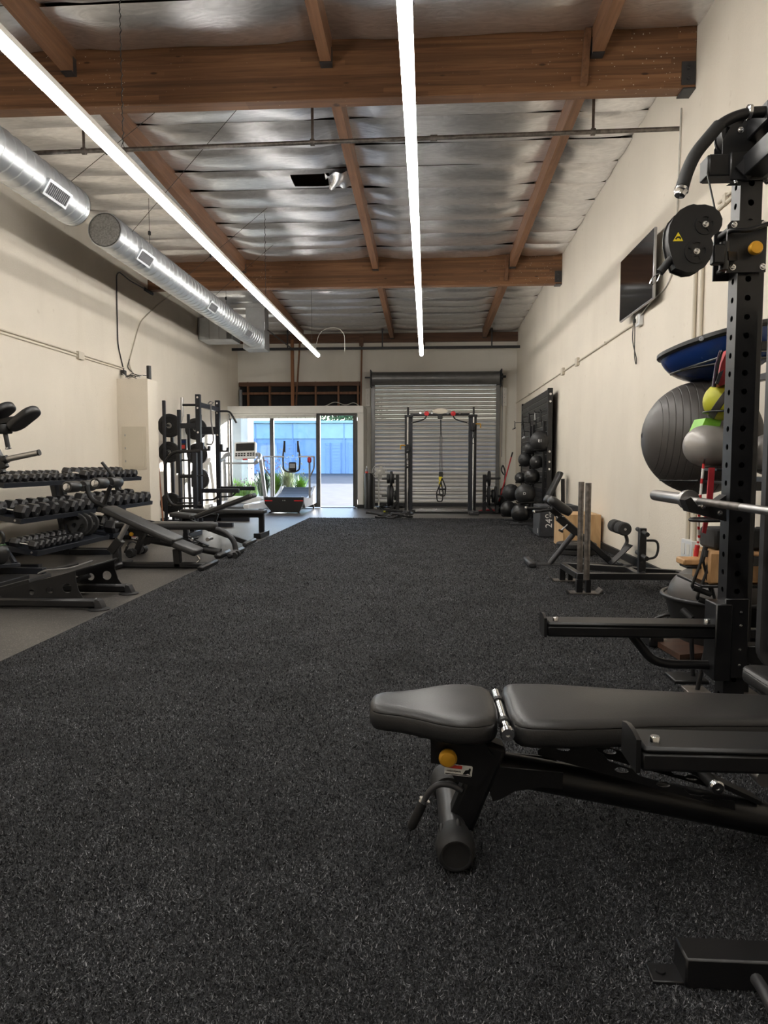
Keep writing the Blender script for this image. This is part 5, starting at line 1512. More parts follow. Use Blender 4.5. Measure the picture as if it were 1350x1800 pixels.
MB().tube(rounded([(p.x + .03, 14.93, .5), (p.x + .05, 14.95, .88), (p.x + .0, 14.95, 1.02), (p.x - .04, 14.94, .90), (p.x + .02, 14.93, .8)], .05), .015, 10).build('handle', 'plastic_black', vc)
MB().span((p.x - .16, 14.72, .02), (p.x + .16, 15.02, .10), .02).build('floor_head', 'plastic_black', vc)
rd = MB(); rd.prism([(-.20, 0), (.18, 0), (.14, .05), (-.12, .03)], frame((1.32, 15.15, .004), (1, 0, 0), (0, 0, 1)), .22); solo(rd, 'dust_pan', 'red_band', 'flat red dust pan on the floor right of the far cable trainer', 'dust pan')

rr_ = thing('foam_roller', 'black textured foam roller with a yellow green strap seen right of the rack upright', 'foam roller', (1.68, 3.12, .32))
MB().lathe([(.0, 0), (.036, 0), (.04, .006), (.04, .30), (.036, .306), (0, .306)], (1.50, 3.12, .3605), (1, 0, 0), 20).build('roll', 'foam_black', rr_)
MB().lathe([(.0405, .10), (.042, .102), (.042, .13), (.0405, .132)], (1.50, 3.12, .3605), (1, 0, 0), 20).build('strap', 'lime_rubber', rr_)
# ================================================================ cable trainer in front of the shutter
FTY = 14.45
c4 = lambda x, y, d=0: at(630 + x / 4.655, 630 + y / 4.655, FTY + d)
ft = thing('cable_trainer', 'black cable trainer with chrome guide rods in front of the shutter', 'cable machine', (.3, FTY, 0))
for (xa, xb, xc) in ((382, 441, 404), (960, 897, 936)):
    s = 1 if xb > xa else -1
    a, b, c = c4(xa, 1240), c4(xb, 1240), c4(xc, 1240)
    zt = c4(410, 470).z
    MB().span((a.x, FTY - .05, .02), (a.x + s * .045, FTY + .05, zt), .004).build('outer_column', 'steel_black', ft)
    MB().span((b.x, FTY - .02, .02), (b.x - s * .16, FTY + .10, zt - .02), .004).build('weight_shroud', 'steel_navy', ft)
    MB().cyl((c.x, FTY - .06, .06), (c.x, FTY - .06, zt - .02), .022, 14).build('guide_rod', 'chrome', ft)
    MB().span((min(a.x, b.x) - .01, FTY - .10, zt - .03), (max(a.x, b.x) + .01, FTY + .11, zt + .02), .006).build('top_cap', 'steel_black', ft)
    MB().cyl((c.x, FTY, zt), (c.x, FTY, c4(400, 400).z), .022, 10).build('post_finial', 'steel_black', ft)
    MB().span((c.x - .10, FTY - .42, .005), (c.x + .10, FTY + .30, .07), .01).build('foot', 'steel_grey', ft)
z = c4(0, 462).z
x0, x1 = c4(425, 460).x, c4(910, 460).x
MB().cyl((x0, FTY, z), (x1, FTY, z), .028, 12).build('crossbar', 'steel_black', ft)
for (px, s) in ((558, -1), (775, 1)):
    p = c4(px, 452)
    MB().lathe([(.03, -.03), (.05, -.026), (.05, .026), (.03, .03)], p + V(0, -.02, 0), (0, 1, 0), 18).build('pulley', 'red_bright', ft)
    MB().tube(rounded([p + V(0, -.02, -.02), p + V(s * .02, -.02, -.10), p + V(s * .10, -.04, -.14), p + V(s * .29, -.06, -.19)], .05), .014, 10).build('pull_up_grip', 'rubber_black', ft)
    MB().lathe([(.03, -.02), (.03, .02)], p + V(-s * .11 + .0, -.01, 0), (1, 0, 0), 12).build('collar', 'chrome', ft)
    MB().lathe([(.03, -.02), (.03, .02)], p + V(s * .13, -.01, 0), (1, 0, 0), 12).build('collar', 'chrome', ft)
    MB().ball(p + V(s * .30, -.06, -.192), .017, 10, 6).build('grip_cap', 'chrome', ft)
p = c4(669, 432)
MB().prism([(.155 * u, .055 * v) for u, v in circ(1, 24)], frame(p + V(0, -.02, 0), (1, 0, 0), (0, 0, 1)), .012).build('name_plate', 'conduit', ft)
MB().box(c4(668, 475, -.03), (.10, .06, .10), None, .01).build('strap_anchor', 'steel_black', ft)
MB().span((x0, FTY + .02, .045), (x1, FTY + .07, .10), .004).build('base_bar', 'chrome', ft)
MB().span((x0 - .25, FTY + .05, .0), (x1 + .25, FTY + .35, .03), .004).build('base_plate', 'steel_black', ft)
# sliding pulley carriages
for (px, py, s) in ((405, 735, -1), (940, 560, 1)):
    p = c4(px, py, -.08)
    MB().box(p, (.10, .07, .16), None, .01).build('carriage', 'steel_black', ft)
    MB().lathe([(.015, -.02), (.045, -.016), (.045, .016), (.015, .02)], p + V(0, -.06, -.06), (1, 0, 0), 14).build('pulley', 'steel_black', ft)
    MB().tube(rounded([p + V(s * .05, 0, .06), p + V(s * .15, 0, .06), p + V(s * .15, 0, -.02)], .02), .012, 8).build('pin_lever', 'yellow_knob', ft)
    MB().tube([p + V(0, -.06, -.08), p + V(0, -.06, -.22)], .010, 8).build('handle_strap', 'rubber_black', ft)
    MB().tube(rounded([p + V(0, -.06, -.20), p + V(-.05, -.06, -.34), p + V(.06, -.06, -.34), p + V(0, -.06, -.20)], .015), .008, 8).build('d_handle', 'rubber_black', ft)
p = c4(404, 890, -.08); MB().box(p, (.09, .06, .05), None, .008).build('stop_collar', 'steel_black', ft)
# suspension strap
ss = thing('suspension_strap', 'black and yellow suspension strap with two looped handles hanging in the cable trainer', 'strap', c4(668, 1165, -.05))
yy = -.05
MB().tube([c4(674, 500, yy), c4(675, 600, yy)], .012, 8).build('anchor_strap', 'rubber_black', ss)
for dx in (-6, 7):
    MB().tube([c4(675, 590, yy), c4(676 + dx, 640, yy), c4(675 + dx * 1.2, 930, yy)], .007, 6).build('strap', 'rubber_black', ss)
MB().box(c4(675, 950, yy), (.085, .02, .10), None, .006).build('buckle', 'rubber_black', ss)
for (x, y, w) in ((672, 985, .07), (668, 1030, .05)): MB().box(c4(x, y, yy), (w, .022, .10), None, .006).build('yellow_webbing', 'print_yellow', ss)
for (x, y, tx, ty) in ((666, 1115, 676, 1010), (688, 1070, 684, 980)):
    p, q = c4(x, y, yy - .01), c4(tx, ty, yy - .01)
    MB().tube(rounded([q, p + V(-.07, 0, .03), p + V(-.05, 0, -.14), p + V(.05, 0, -.14), p + V(.07, 0, .03), q], .04), .013, 8).build('foot_cradle', 'rubber_black', ss)
    MB().cyl(p + V(-.06, 0, -.0), p + V(.06, 0, .0), .016, 10).build('handle_grip', 'rubber_black', ss)
# plate trees either side with round plates
def plates(tree_x, pegs, lab, grp, side):
    t = thing('plate_tree', lab, 'weight tree', (tree_x, FTY + .1, 0), 'plate trees')
    MB().span((tree_x - .035, FTY + .06, .02), (tree_x + .035, FTY + .13, c4(0, 950).z), .004).build('post', 'steel_black', t)
    MB().bar((tree_x, FTY + .02, .25), (tree_x - side * -.18, FTY + .02, .03), .05, .05, (0, 0, 1), .004).build('brace', 'steel_black', t)
    MB().span((tree_x - .28, FTY + .05, .0), (tree_x + .28, FTY + .14, .05), .006).build('foot', 'steel_black', t)
    for (py, xe, pls) in pegs:
        z = c4(0, py).z; xe_ = c4(xe, py).x
        MB().cyl((tree_x, FTY + .1, z), (xe_, FTY + .1, z), .024, 12).build('peg', 'steel_grey', t)
        for i, (px, r, w) in enumerate(pls):
            x = c4(px, py).x
            pt = thing('weight_plate', '%s plate on the %s peg of the %s plate tree' % (['nearest the post', 'second from the post', 'third from the post'][i], 'upper' if py < 1030 else 'lower', 'left' if side < 0 else 'right'), 'weight plate', (x, FTY + .1, z - r), grp)
            MB().lathe([(.026, -w / 2), (r * .55, -w / 2), (r * .6, -w * .35), (r * .85, -w * .35), (r * .9, -w / 2), (r, -w * .4), (r, w * .4), (r * .9, w / 2), (r * .85, w * .35), (r * .6, w * .35), (r * .55, w / 2), (.026, w / 2), (.026, -w / 2)], (x, FTY + .1, z), (1, 0, 0), 28).build('disc', 'rubber_black', pt)
plates(c4(318, 1000).x, [(985, 190, [(285, .10, .03), (268, .16, .05), (243, .10, .06)]), (1125, 188, [(297, .10, .03), (272, .21, .06), (248, .22, .06)])], 'short black plate tree left of the cable trainer', 'plates left of the cable trainer', -1)
plates(c4(1034, 1000).x, [(982, 1166, [(1052, .07, .03), (1073, .16, .05)]), (1125, 1185, [(1069, .21, .05), (1105, .14, .05), (1128, .21, .05)])], 'short black plate tree right of the cable trainer', 'plates right of the cable trainer', 1)
br = thing('barbell', 'long barbell resting behind the cable trainer low across the shutter', 'barbell', (.3, FTY + .35, .5))
zb = c4(0, 1088).z
MB().cyl((c4(320, 0).x, FTY + .35, zb), (c4(1050, 0).x, FTY + .35, zb), .015, 12).build('shaft', 'steel_bright', br)
for (x, d) in ((320, -1), (1050, 1)): MB().lathe([(.015, 0), (.035, 0), (.035, .02), (.025, .025), (.025, .25), (0, .25)], (c4(x, 0).x, FTY + .35, zb), (d, 0, 0), 14).build('sleeve', 'steel_bright', br)
for x in (c4(420, 0).x, c4(930, 0).x): MB().span((x - .02, FTY + .10, .02), (x + .02, FTY + .42, zb - .016), .004).build('bar_stand', 'steel_black', br)

# fan, bin, bottle
fn = thing('pedestal_fan', 'cream pedestal fan beside the black bin left of the shutter', 'fan', (-1.12, 16.1, 0))
fc = at(667, 829, 15.95); R_ = .165
for k in range(5):
    a0 = 2 * PI * k / 5
    m_ = MB(); m_.prism([(.03, -.012), (.075, -.045), (.125, -.04), (.135, .015), (.09, .045), (.03, .02)], Matrix.Translation(fc) @ Matrix.Rotation(PI / 2, 4, 'X') @ Matrix.Rotation(a0, 4, 'Z') @ Matrix.Rotation(.35, 4, 'X'), .003); m_.build('blade', 'wire_white', fn)
for k in range(24):
    a = 2 * PI * k / 24
    d = V(math.cos(a), 0, math.sin(a))
    MB().tube([fc + d * .03 + V(0, -.055, 0), fc + d * .10 + V(0, -.055, 0), fc + d * .155 + V(0, -.03, 0), fc + d * R_], .0022, 4).build('guard_wire', 'white_paint', fn)
for (r, dy) in ((R_, 0), (.12, -.05), (.06, -.057)):
    MB().tube([fc + V(r * math.cos(a), dy, r * math.sin(a)) for a in [2 * PI * k / 32 for k in range(32)]], .006 if r == R_ else .003, 6, closed=True).build('guard_ring', 'white_paint', fn)
MB().lathe([(0, 0), (.032, 0), (.032, .012), (0, .016)], fc + V(0, -.052, 0), (0, -1, 0), 16).build('guard_badge', 'white_paint', fn)
MB().cyl(fc + V(0, .0, 0), fc + V(0, .14, 0), .055, 16, .04).build('motor_housing', 'wire_white', fn)
MB().cyl((fc.x - .02, fc.y + .07, fc.z - .03), (fc.x - .02, fc.y + .07, .03), .016, 10).build('pole', 'wire_white', fn)
MB().lathe([(0, 0), (.16, 0), (.17, .012), (.05, .04), (0, .04)], (fc.x - .02, fc.y + .07, .002), (0, 0, 1), 24).build('base', 'wire_white', fn)
bi = thing('waste_bin', 'tall black cylindrical bin beside the storefront pier', 'bin', (-1.33, 15.9, 0))
p0, p1 = at(640.5, 893, 15.9), at(656.5, 893, 15.9)
bx, br_ = (p0.x + p1.x) / 2, (p1.x - p0.x) / 2
zt = at(648, 832, 15.9).z
MB().lathe([(0, 0), (br_, 0), (br_, zt - .01), (br_ - .006, zt), (br_ - .016, zt), (br_ - .016, zt - .05), (0, zt - .05)], (bx, 15.9, .004), (0, 0, 1), 28).build('body', 'steel_black', bi)
MB().lathe([(br_ + .001, 0), (br_ + .004, .002), (br_ + .004, .03), (br_ + .001, .032)], (bx, 15.9, .006), (0, 0, 1), 28).build('base_ring', 'rubber_black', bi)
bt = thing('spray_bottle', 'clear bottle with a red label standing on the black bin', 'bottle', (bx - .05, 15.9, zt - .046))
MB().lathe([(0, 0), (.03, 0), (.032, .02), (.032, .10), (.028, .13), (.012, .16), (.012, .18), (0, .18)], (bx - .05, 15.9, zt - .045), (0, 0, 1), 16).build('body', 'grey_plastic', bt)
MB().lathe([(.0325, .03), (.0335, .031), (.0335, .09), (.0325, .091)], (bx - .05, 15.9, zt - .045), (0, 0, 1), 16).build('label_band', 'print_red', bt)
MB().lathe([(0, .18), (.015, .18), (.015, .20), (0, .20)], (bx - .05, 15.9, zt - .045), (0, 0, 1), 12).build('cap', 'white_plastic', bt)
m_ = MB(); m_.lathe([(0, 0), (.04, 0), (.045, .02), (.03, .05), (0, .055)], (bx + .06, 15.88, zt - .045), (0, 0, 1), 16); solo(m_, 'folded_cloth', 'white_band', 'small white cloth roll beside the bottle on the bin', 'cloth')
# heaps of straps on the floor in front of the trainer
def heap(lab, pts, n, mats, seed, h):
    rnd = random.Random(seed)
    xs = [p[0] for p in pts]; ys = [p[1] for p in pts]
    t = thing('strap_heap', lab, 'strap heap', (sum(xs) / len(xs), sum(ys) / len(ys), .012), 'strap heaps')
    for i in range(n):
        c = V(rnd.choice(pts)[0] + rnd.uniform(-.06, .06), rnd.choice(pts)[1] + rnd.uniform(-.06, .06), .025 + rnd.random() * h)
        pl = []
        a = rnd.uniform(0, 6.28)
        for k in range(7):
            a += rnd.uniform(-.9, .9)
            c = c + V(math.cos(a), math.sin(a), 0) * .07
            c.z = max(.03, min(h + .03, c.z + rnd.uniform(-.03, .03)))
            pl.append(c.copy())
        MB().tube(rounded(pl, .04, 3), rnd.uniform(.014, .024), 7).build(rnd.choice(['strap', 'strap', 'webbing']), rnd.choice(mats), t)
    return t
hp_ = heap('tangle of black straps with a yellow green tag on the turf edge', [atz(685, 911), atz(700, 911), atz(715, 912)], 16, ['rubber_black', 'rubber_black', 'steel_grey'], 3, .10)
MB().box(atz(678, 907) + V(0, 0, .09), (.09, .06, .03), None, .008).build('strap_end', 'lime_rubber', hp_)
heap('low heap of black straps behind the near tangle beside the trainer foot', [atz(662, 899), atz(675, 897), atz(690, 897)], 12, ['rubber_black', 'steel_black'], 5, .08)

# ================================================================ treadmill with white console
c3 = lambda x, y, Y: at(380 + x / 4.82, 680 + y / 4.82, Y)
TY = 15.15
tm = thing('treadmill', 'white and grey treadmill with a black console display by the window', 'treadmill', (-3.95, 14.5, 0))
cen = c3(235, 600, TY).x
k = [c3(168, 476, TY), c3(347, 468, TY), c3(330, 612, TY - .12), c3(148, 612, TY - .12)]
ux = (k[1] - k[0]).normalized(); o = (k[0] + k[1] + k[2] + k[3]) / 4
Mc = frame(o, ux, (k[0] + k[1] - k[2] - k[3]))
W_, H_ = (k[1] - k[0]).length, ((k[0] + k[1]) / 2 - (k[2] + k[3]) / 2).length
MB().prism(rrect(W_, H_, .03), Mc, .07).build('console', 'white_plastic', tm)
MB().prism(rrect(W_ * .86, H_ * .46, .012, 3, 0, H_ * .19), Mc @ Matrix.Translation((0, 0, .037)), .006).build('display', 'tv_glass', tm)
for r_ in range(2):
    for q in range(7):
        MB().prism(rrect(.045, .028, .006, 2, -.19 + q * .06 + (.02 if q > 3 else 0), -H_ * .20 - r_ * .042), Mc @ Matrix.Translation((0, 0, .037)), .006).build('button', 'plastic_black', tm)
for q in range(5): MB().box((-.18 + .09 * q, H_ * .19 + (.02 if q % 2 else -.03), .041), (.05, .006, .002), Mc).build('display_digits', 'console_screen', tm)
MB().box((0, -H_ / 2 - .015, .02), (.10, .02, .05), Mc, .006).build('stop_key', 'red_bright', tm)
# side arms and uprights
for s in (-1, 1):
    xa = cen + s * .40
    ztop = c3(0, 600, TY).z
    MB().tube(rounded([(cen + s * .30, TY - .02, ztop + .08), (xa - s * .02, TY - .1, ztop + .06), (xa, TY - .2, ztop - .02), (xa + s * .01, TY - .55, ztop - .10)], .10), [.05] * 2 + [.045] * 30 if False else .045, 12).build('side_arm', 'grey_plastic', tm)
    MB().bar((xa, TY - .12, ztop - .02), (xa + s * .05, TY + .12, .20), .07, .11, (0, 1, 0), .02).build('upright', 'grey_plastic', tm)
    MB().span((xa + s * .0 - .06, 13.75, .05), (xa + s * .0 + .06, TY + .25, .22), .02).build('side_rail', 'white_plastic', tm)
MB().span((cen - .34, TY - .28, c3(0, 640, TY).z - .04), (cen + .34, TY - .16, c3(0, 640, TY).z), .015).build('cross_handle', 'grey_plastic', tm)
MB().span((cen - .34, 13.78, .12), (cen + .34, TY + .1, .17), .01).build('belt', 'rubber_black', tm)
MB().span((cen - .38, TY - .05, .05), (cen + .38, TY + .45, .30), .05).build('motor_cover', 'white_plastic', tm)
MB().span((cen - .36, 13.70, .04), (cen + .36, 13.80, .16), .02).build('rear_roller_cover', 'plastic_black', tm)
for s in (-1, 1): MB().span((cen + s * .36 - .03, 13.8, .0), (cen + s * .36 + .03, 13.9, .05)).build('foot', 'rubber_black', tm)
# curved manual treadmill
CY = 14.35
ct = thing('curved_treadmill', 'curved manual treadmill with black rear end and red accents by the open door', 'treadmill', (-3.2, 15.0, 0))
a, b = c3(408, 1000, CY), c3(740, 1000, CY)
zt, zb = c3(0, 933, CY).z, c3(0, 1060, CY).z
mid = (a.x + b.x) / 2; hw = (b.x - a.x) / 2
m_ = MB(); m_.prism([(a.x, zt), (b.x, zt), (b.x - .01, zt - .14), (b.x - .10, zb), (a.x + .16, zb), (a.x + .01, zt - .14)], Matrix(((1, 0, 0, 0), (0, 0, 1, CY + .05), (0, 1, 0, 0), (0, 0, 0, 1))), .10); m_.build('rear_shell', 'plastic_black', ct)
for (xa, xb) in ((a.x + .01, a.x + .17), (b.x - .20, b.x - .01)): MB().span((xa, CY - .004, zt - .085), (xb, CY + .005, zt - .065)).build('red_accent', 'red_bright', ct)
for q in (-.02, .02): MB().cyl((mid + q, CY - .004, zt - .07), (mid + q, CY + .003, zt - .07), .008, 8).build('badge_dot', 'white_plastic', ct)
# belt slats following the curve
def belt_z(y):
    u = (y - CY) / 1.55
    return zt - .10 * math.sin(u * PI) + .12 * u * u + .008
n_b = 26
for q in range(n_b):
    y0 = CY + .10 + q * 1.5 / n_b; y1 = y0 + 1.5 / n_b - .008
    MB().bar((mid, y0, belt_z(y0)), (mid, y1, belt_z(y1)), 2 * hw - .16, .025, (0, 0, 1), .003).build('belt_slat', 'steel_navy', ct)
for s in (-1, 1):
    xs = mid + s * (hw - .035)
    m_ = MB(); prof = [(CY + .1 + 1.55 * i / 12, belt_z(CY + .1 + 1.55 * i / 12) + .02) for i in range(13)]
    m_.prism(prof + [(CY + 1.60, .12), (CY + .25, .10), (CY + .1, .22)], Matrix(((0, 0, 1, xs), (1, 0, 0, 0), (0, 1, 0, 0), (0, 0, 0, 1))), .06); m_.build('side_panel', 'white_plastic', ct)
    MB().tube([(mid + s * (hw - .15), CY + .1, zb + .02), (mid + s * (hw - .10), CY + .02, .004)], .018, 8).build('rear_leg', 'steel_black', ct)
    MB().tube([(xs, CY + 1.45, .12), (xs, CY + 1.5, .004)], .02, 8).build('front_leg', 'steel_black', ct)
    # post and handle
    px = mid + s * (hw + .01)
    ztp = c3(0, 592, CY + .7).z
    MB().tube([(px, CY + .72, zt - .05), (px + s * .0, CY + .72, ztp)], .022, 12).build('handle_post', 'grey_plastic', ct)
    MB().tube(rounded([(px + s * .12, CY + .60, ztp), (px, CY + .72, ztp + .005), (mid + s * .16, CY + .85, ztp - .0)], .05), .018, 10).build('side_handle', 'white_plastic', ct)
    MB().tube(rounded([(px + s * .13, CY + .55, ztp), (px + s * .12, CY + .60, ztp - .25), (px, CY + .72, ztp - .45)], .06), .016, 10).build('brace_tube', 'grey_plastic', ct)
    MB().tube(rounded([(mid + s * .15, CY + .85, ztp + .34), (mid + s * .19, CY + .85, ztp - .02), (mid + s * .18, CY + .85, ztp - .28), (mid + s * .10, CY + .85, ztp - .33), (mid, CY + .85, ztp - .335)], .08), .018, 10).build('front_handle', 'steel_grey', ct)
    MB().cyl((mid + s * .15, CY + .85, ztp + .10), (mid + s * .15, CY + .85, ztp + .35), .021, 10).build('grip', 'rubber_black', ct)
MB().box((mid + .03, CY + .83, ztp - .22), (.17, .05, .20), None, .02).build('console', 'plastic_black', ct)
MB().box((mid + .03, CY + .803, ztp - .20), (.12, .004, .10), None).build('display', 'grey_plastic', ct)
p = c3(790, 620, CY + .6); MB().box(p, (.08, .10, .12), None, .02).build('bottle_holder', 'red_band', ct)

# ================================================================ outside the storefront
gr = MB(); gr.add([(-40, GY + .06, -.02), (45, GY + .06, -.02), (45, 60, .62), (-40, 60, .62), (-40, GY + .06, -.3), (45, GY + .06, -.3), (45, 60, -.3), (-40, 60, -.3)], [(0, 1, 2, 3), (4, 5, 6, 7), (0, 1, 5, 4), (1, 2, 6, 5), (2, 3, 7, 6), (3, 0, 4, 7)])
g = gr.build('ground', 'asphalt'); struct(g, 'sunlit asphalt yard outside the open door', 'ground')
OB = 44.0
ob = thing('industrial_building', 'long grey-blue industrial building across the yard, blue daylight put into its colour', 'building', (-5, OB, .3))
base = at(600, 833, OB).z
top = at(600, 744, OB).z
band = at(600, 771, OB).z
MB().span((-20, OB, base - .6), (22, OB + 6, band)).build('lower_wall', 'building_blue', ob)
MB().span((-20, OB - .08, band), (22, OB + 6, top), .01).build('upper_wall', 'building_teal', ob)
MB().span((-20, OB - .25, top), (22, OB + 6.2, top + .16), .01).build('parapet_cap', 'building_teal', ob)
for (x0, x1) in ((572, 581), (583, 600), (612, 640), (487, 520), (440, 470)):
    a, b = at(x0, 776, OB - .02), at(x1, 833, OB - .02)
    d = MB().span((a.x, OB - .06, base - .02), (b.x, OB - .001, at(600, 778, OB).z), .01).build('roller_door', 'building_door', ob)
    nr = 10
    for q in range(nr):
        z = base + (at(600, 778, OB).z - base) * (q + .5) / nr
        MB().span((a.x + .05, OB - .085, z - .08), (b.x - .05, OB - .06, z + .08)).build('door_rib', 'building_door', d)
for x in (515, 605, 640, 450):
    p = at(x, 780, OB); MB().span((p.x - .04, OB - .10, base), (p.x + .04, OB - .07, top)).build('wall_joint', 'building_door', ob)
# entry porch pier outside the left panes
pr = thing('porch_pier', 'beige stucco pier outside the left window pane, its sunlit part coloured white', 'pier', (-5.0, 18.4, 0))
a, b, c = at(401, 800, 18.2), at(425, 800, 18.2), at(440.5, 800, 18.4)
MB().span((a.x - .5, 18.2, -.05), (b.x, 18.7, 2.9), .01).build('beige_face', 'stucco_beige', pr)
MB().span((b.x, 18.15, -.05), (c.x, 18.75, 2.9), .01).build('sunlit_face', 'stucco_sunlit', pr)
# planting bed: grasses, bushes and flowers as separate plants
def leafy(name, lab, cat, base, n, h, spread, mat, seed, grp, wid=.02, flowers=None):
    rnd = random.Random(seed)
    t = thing(name, lab, cat, base, grp)
    m_ = MB()
    for i in range(n):
        a = rnd.uniform(0, 2 * PI); l = h * rnd.uniform(.55, 1.05); s_ = spread * rnd.uniform(.1, 1)
        d = V(math.cos(a), math.sin(a), 0); side = V(-d.y, d.x, 0) * wid * rnd.uniform(.6, 1.2)
        b0 = V(base) + d * .05 * rnd.random()
        p1 = b0 + d * s_ * .45 + V(0, 0, l * .7); p2 = b0 + d * s_ + V(0, 0, l * rnd.uniform(.75, 1.0))
        th = V(0, 0, .003)
        m_.add([b0 - side * .5, b0 + side * .5, p1 + side, p1 - side, p2], [(0, 1, 2, 3), (3, 2, 4)])
    lf = m_.build('foliage', mat, t, smooth=0, recalc=False); lf['kind'] = 'stuff'
    if flowers:
        f = MB()
        for i in range(flowers[1]):
            a = rnd.uniform(0, 2 * PI); r_ = spread * rnd.uniform(.2, 1.1)
            f.ball(V(base) + V(math.cos(a) * r_, math.sin(a) * r_, h * rnd.uniform(.85, 1.3)), rnd.uniform(.010, .02), 6, 4)
        f.build('blossoms', flowers[0], t)['kind'] = 'stuff'
PL = [(417, 868, 17.2, .42, .30, 'leaf_green', None, 'bright green tufted plant beside the stucco pier', 150),
      (443, 866, 17.3, .40, .32, 'leaf_green', None, 'bright green tufted plant right of the stucco pier', 150),
      (432, 872, 17.0, .30, .35, 'leaf_green', ('flower_pink', 40), 'pale shrub with pink blossoms between the green tufts', 120),
      (462, 872, 17.1, .55, .35, 'leaf_dark', ('flower_pink', 50), 'airy shrub with pink blossoms left of the curved treadmill', 150),
      (485, 870, 17.2, .50, .30, 'leaf_green', ('flower_pink', 30), 'pale grassy plant behind the curved treadmill post', 150),
      (505, 868, 17.3, .62, .34, 'grass_pale', ('grass_pale', 30), 'tall pale plant seen through the curved treadmill handles', 150),
      (528, 872, 17.2, .46, .30, 'leaf_green', ('grass_pale', 30), 'green plant right of the curved treadmill handles', 130)]
for i, (x, y, Y, h, sp, mt, fl, lab, n) in enumerate(PL):
    p = at(x, y, Y); p.z = .0
    leafy('garden_plant', lab, 'plant', p, n * 2, h * 1.75, sp, mt, 40 + i, 'plants outside the window', .012, fl)
kb = MB().span((-5.6, 16.75, -.03), (-2.75, 17.65, .02), .005); kb = solo(kb, 'planting_bed', 'bark', 'mulched planting bed outside the window panes', 'planting bed')
# trees above the far building
for i, (x, y, r) in enumerate(((612, 730, 1.5), (590, 727, 1.3), (640, 724, 1.9))):
    p = at(x, y, 56)
    t = thing('background_tree', ['tree crown right above the far building roof', 'tree crown above the middle of the open door', 'larger tree crown hidden at the door edge'][i], 'tree', (p.x, 56, .5), 'trees behind the far building')
    rnd = random.Random(i)
    m_ = MB()
    for q in range(500):
        d = V(rnd.gauss(0, 1), rnd.gauss(0, 1), rnd.gauss(0, .8)); d = d.normalized() * r * (rnd.random() ** .4)
        c = p + d; s_ = .16
        u = V(rnd.uniform(-1, 1), rnd.uniform(-1, 1), rnd.uniform(-1, 1)).normalized(); w = u.orthogonal().normalized()
        m_.add([c - u * s_, c + w * s_ * .5, c + u * s_, c - w * s_ * .5], [(0, 1, 2, 3)])
    m_.build('crown', 'leaf_dark', t, smooth=0, recalc=False)['kind'] = 'stuff'
    MB().cyl((p.x, 56, .3), (p.x, 56, p.z), .16, 8, .08).build('trunk', 'bark', t)
# ================================================================ left wall: electrical column, conduits, cables
col = MB().span((XL, 10.24, 0), (-4.165, 10.62, 2.31), .004).build('wall_column', 'wall_cream'); struct(col, 'boxed cream column with an electrical panel on the left wall', 'column')
ep = thing('electrical_panel', 'cream painted electrical panel door on the boxed column', 'electrical panel', (-4.4, 10.23, 1.0))
a, b = at(214, 750, 10.24), at(258, 825, 10.24)
MB().prism(rrect(b.x - a.x, a.z - b.z, .01), frame(((a.x + b.x) / 2, 10.233, (a.z + b.z) / 2), (1, 0, 0), (0, 0, 1)), .012).build('frame', 'panel_paint', ep)
a, b = at(219, 756, 10.24), at(253, 820, 10.24)
MB().prism(rrect(b.x - a.x, a.z - b.z, .008), frame(((a.x + b.x) / 2, 10.224, (a.z + b.z) / 2), (1, 0, 0), (0, 0, 1)), .010).build('door', 'panel_paint', ep)
for z in (a.z - .08, (a.z + b.z) / 2, b.z + .08): MB().span((a.x + .008, 10.212, z - .015), (a.x + .02, 10.22, z + .015)).build('hinge', 'grey_plastic', ep)
pp = at(262, 667, 10.4); solo(MB().cyl((pp.x, 10.4, 2.312), (pp.x, 10.4, at(262, 643, 10.4).z), .035, 14), 'stub_pipe', 'steel_black', 'short black pipe standing on top of the boxed column', 'pipe')
XW = XL + .012
aw = lambda x, y: atx(x / 2.8125, 180 + y / 2.8125, XW)
cc = thing('wall_cable', 'dark cable dropping down the left wall to the boxed column', 'cable', aw(600, 1300))
MB().tube(rounded([aw(720, 925), aw(640, 880), aw(590, 838), aw(576, 850), aw(578, 1000), aw(583, 1200), aw(612, 1325)], .1), .009, 6).build('cable', 'wire_dark', cc)
MB().tube(rounded([aw(724, 915), aw(650, 872), aw(600, 832), aw(584, 840)], .1), .006, 6).build('cable', 'wire_white', cc)
MB().box(aw(735, 935), (.03, .35, .05), None, .006).build('bracket', 'steel_black', cc)
cc = thing('wall_cable', 'pale cable slanting down from the far duct to the boxed column', 'cable', aw(640, 1280))
MB().tube(rounded([aw(845, 950), aw(780, 1000), aw(700, 1078), aw(685, 1110), aw(650, 1240), aw(636, 1290), aw(655, 1335)], .12), .010, 6).build('cable', 'conduit', cc)
MB().tube(rounded([aw(640, 1270), aw(630, 1310), aw(660, 1340)], .05), .007, 6).build('cable', 'wire_dark', cc)
cw = thing('cable_nest', 'tangle of pale cables lying on top of the boxed column', 'cable', (-4.4, 10.4, 2.312))
rnd = random.Random(11)
for i in range(7):
    p = [V(rnd.uniform(-4.6, -4.25), rnd.uniform(10.27, 10.45), 2.322 + rnd.random() * .08) for _ in range(5)]
    p.sort(key=lambda v: v.x)
    MB().tube(rounded(p, .05, 4), .006, 5).build('cable', rnd.choice(['wire_white', 'wire_dark', 'steel_grey']), cw)
cw2 = thing('wall_conduit', 'pair of painted conduits along the left wall above the dumbbells', 'conduit', (XL, 8, 2.4))
def zc(y): return 2.50
MB().cyl((XL + .014, 4.5, 2.50), (XL + .014, 9.12, 2.50), .011, 8).build('pipe', 'conduit', cw2)
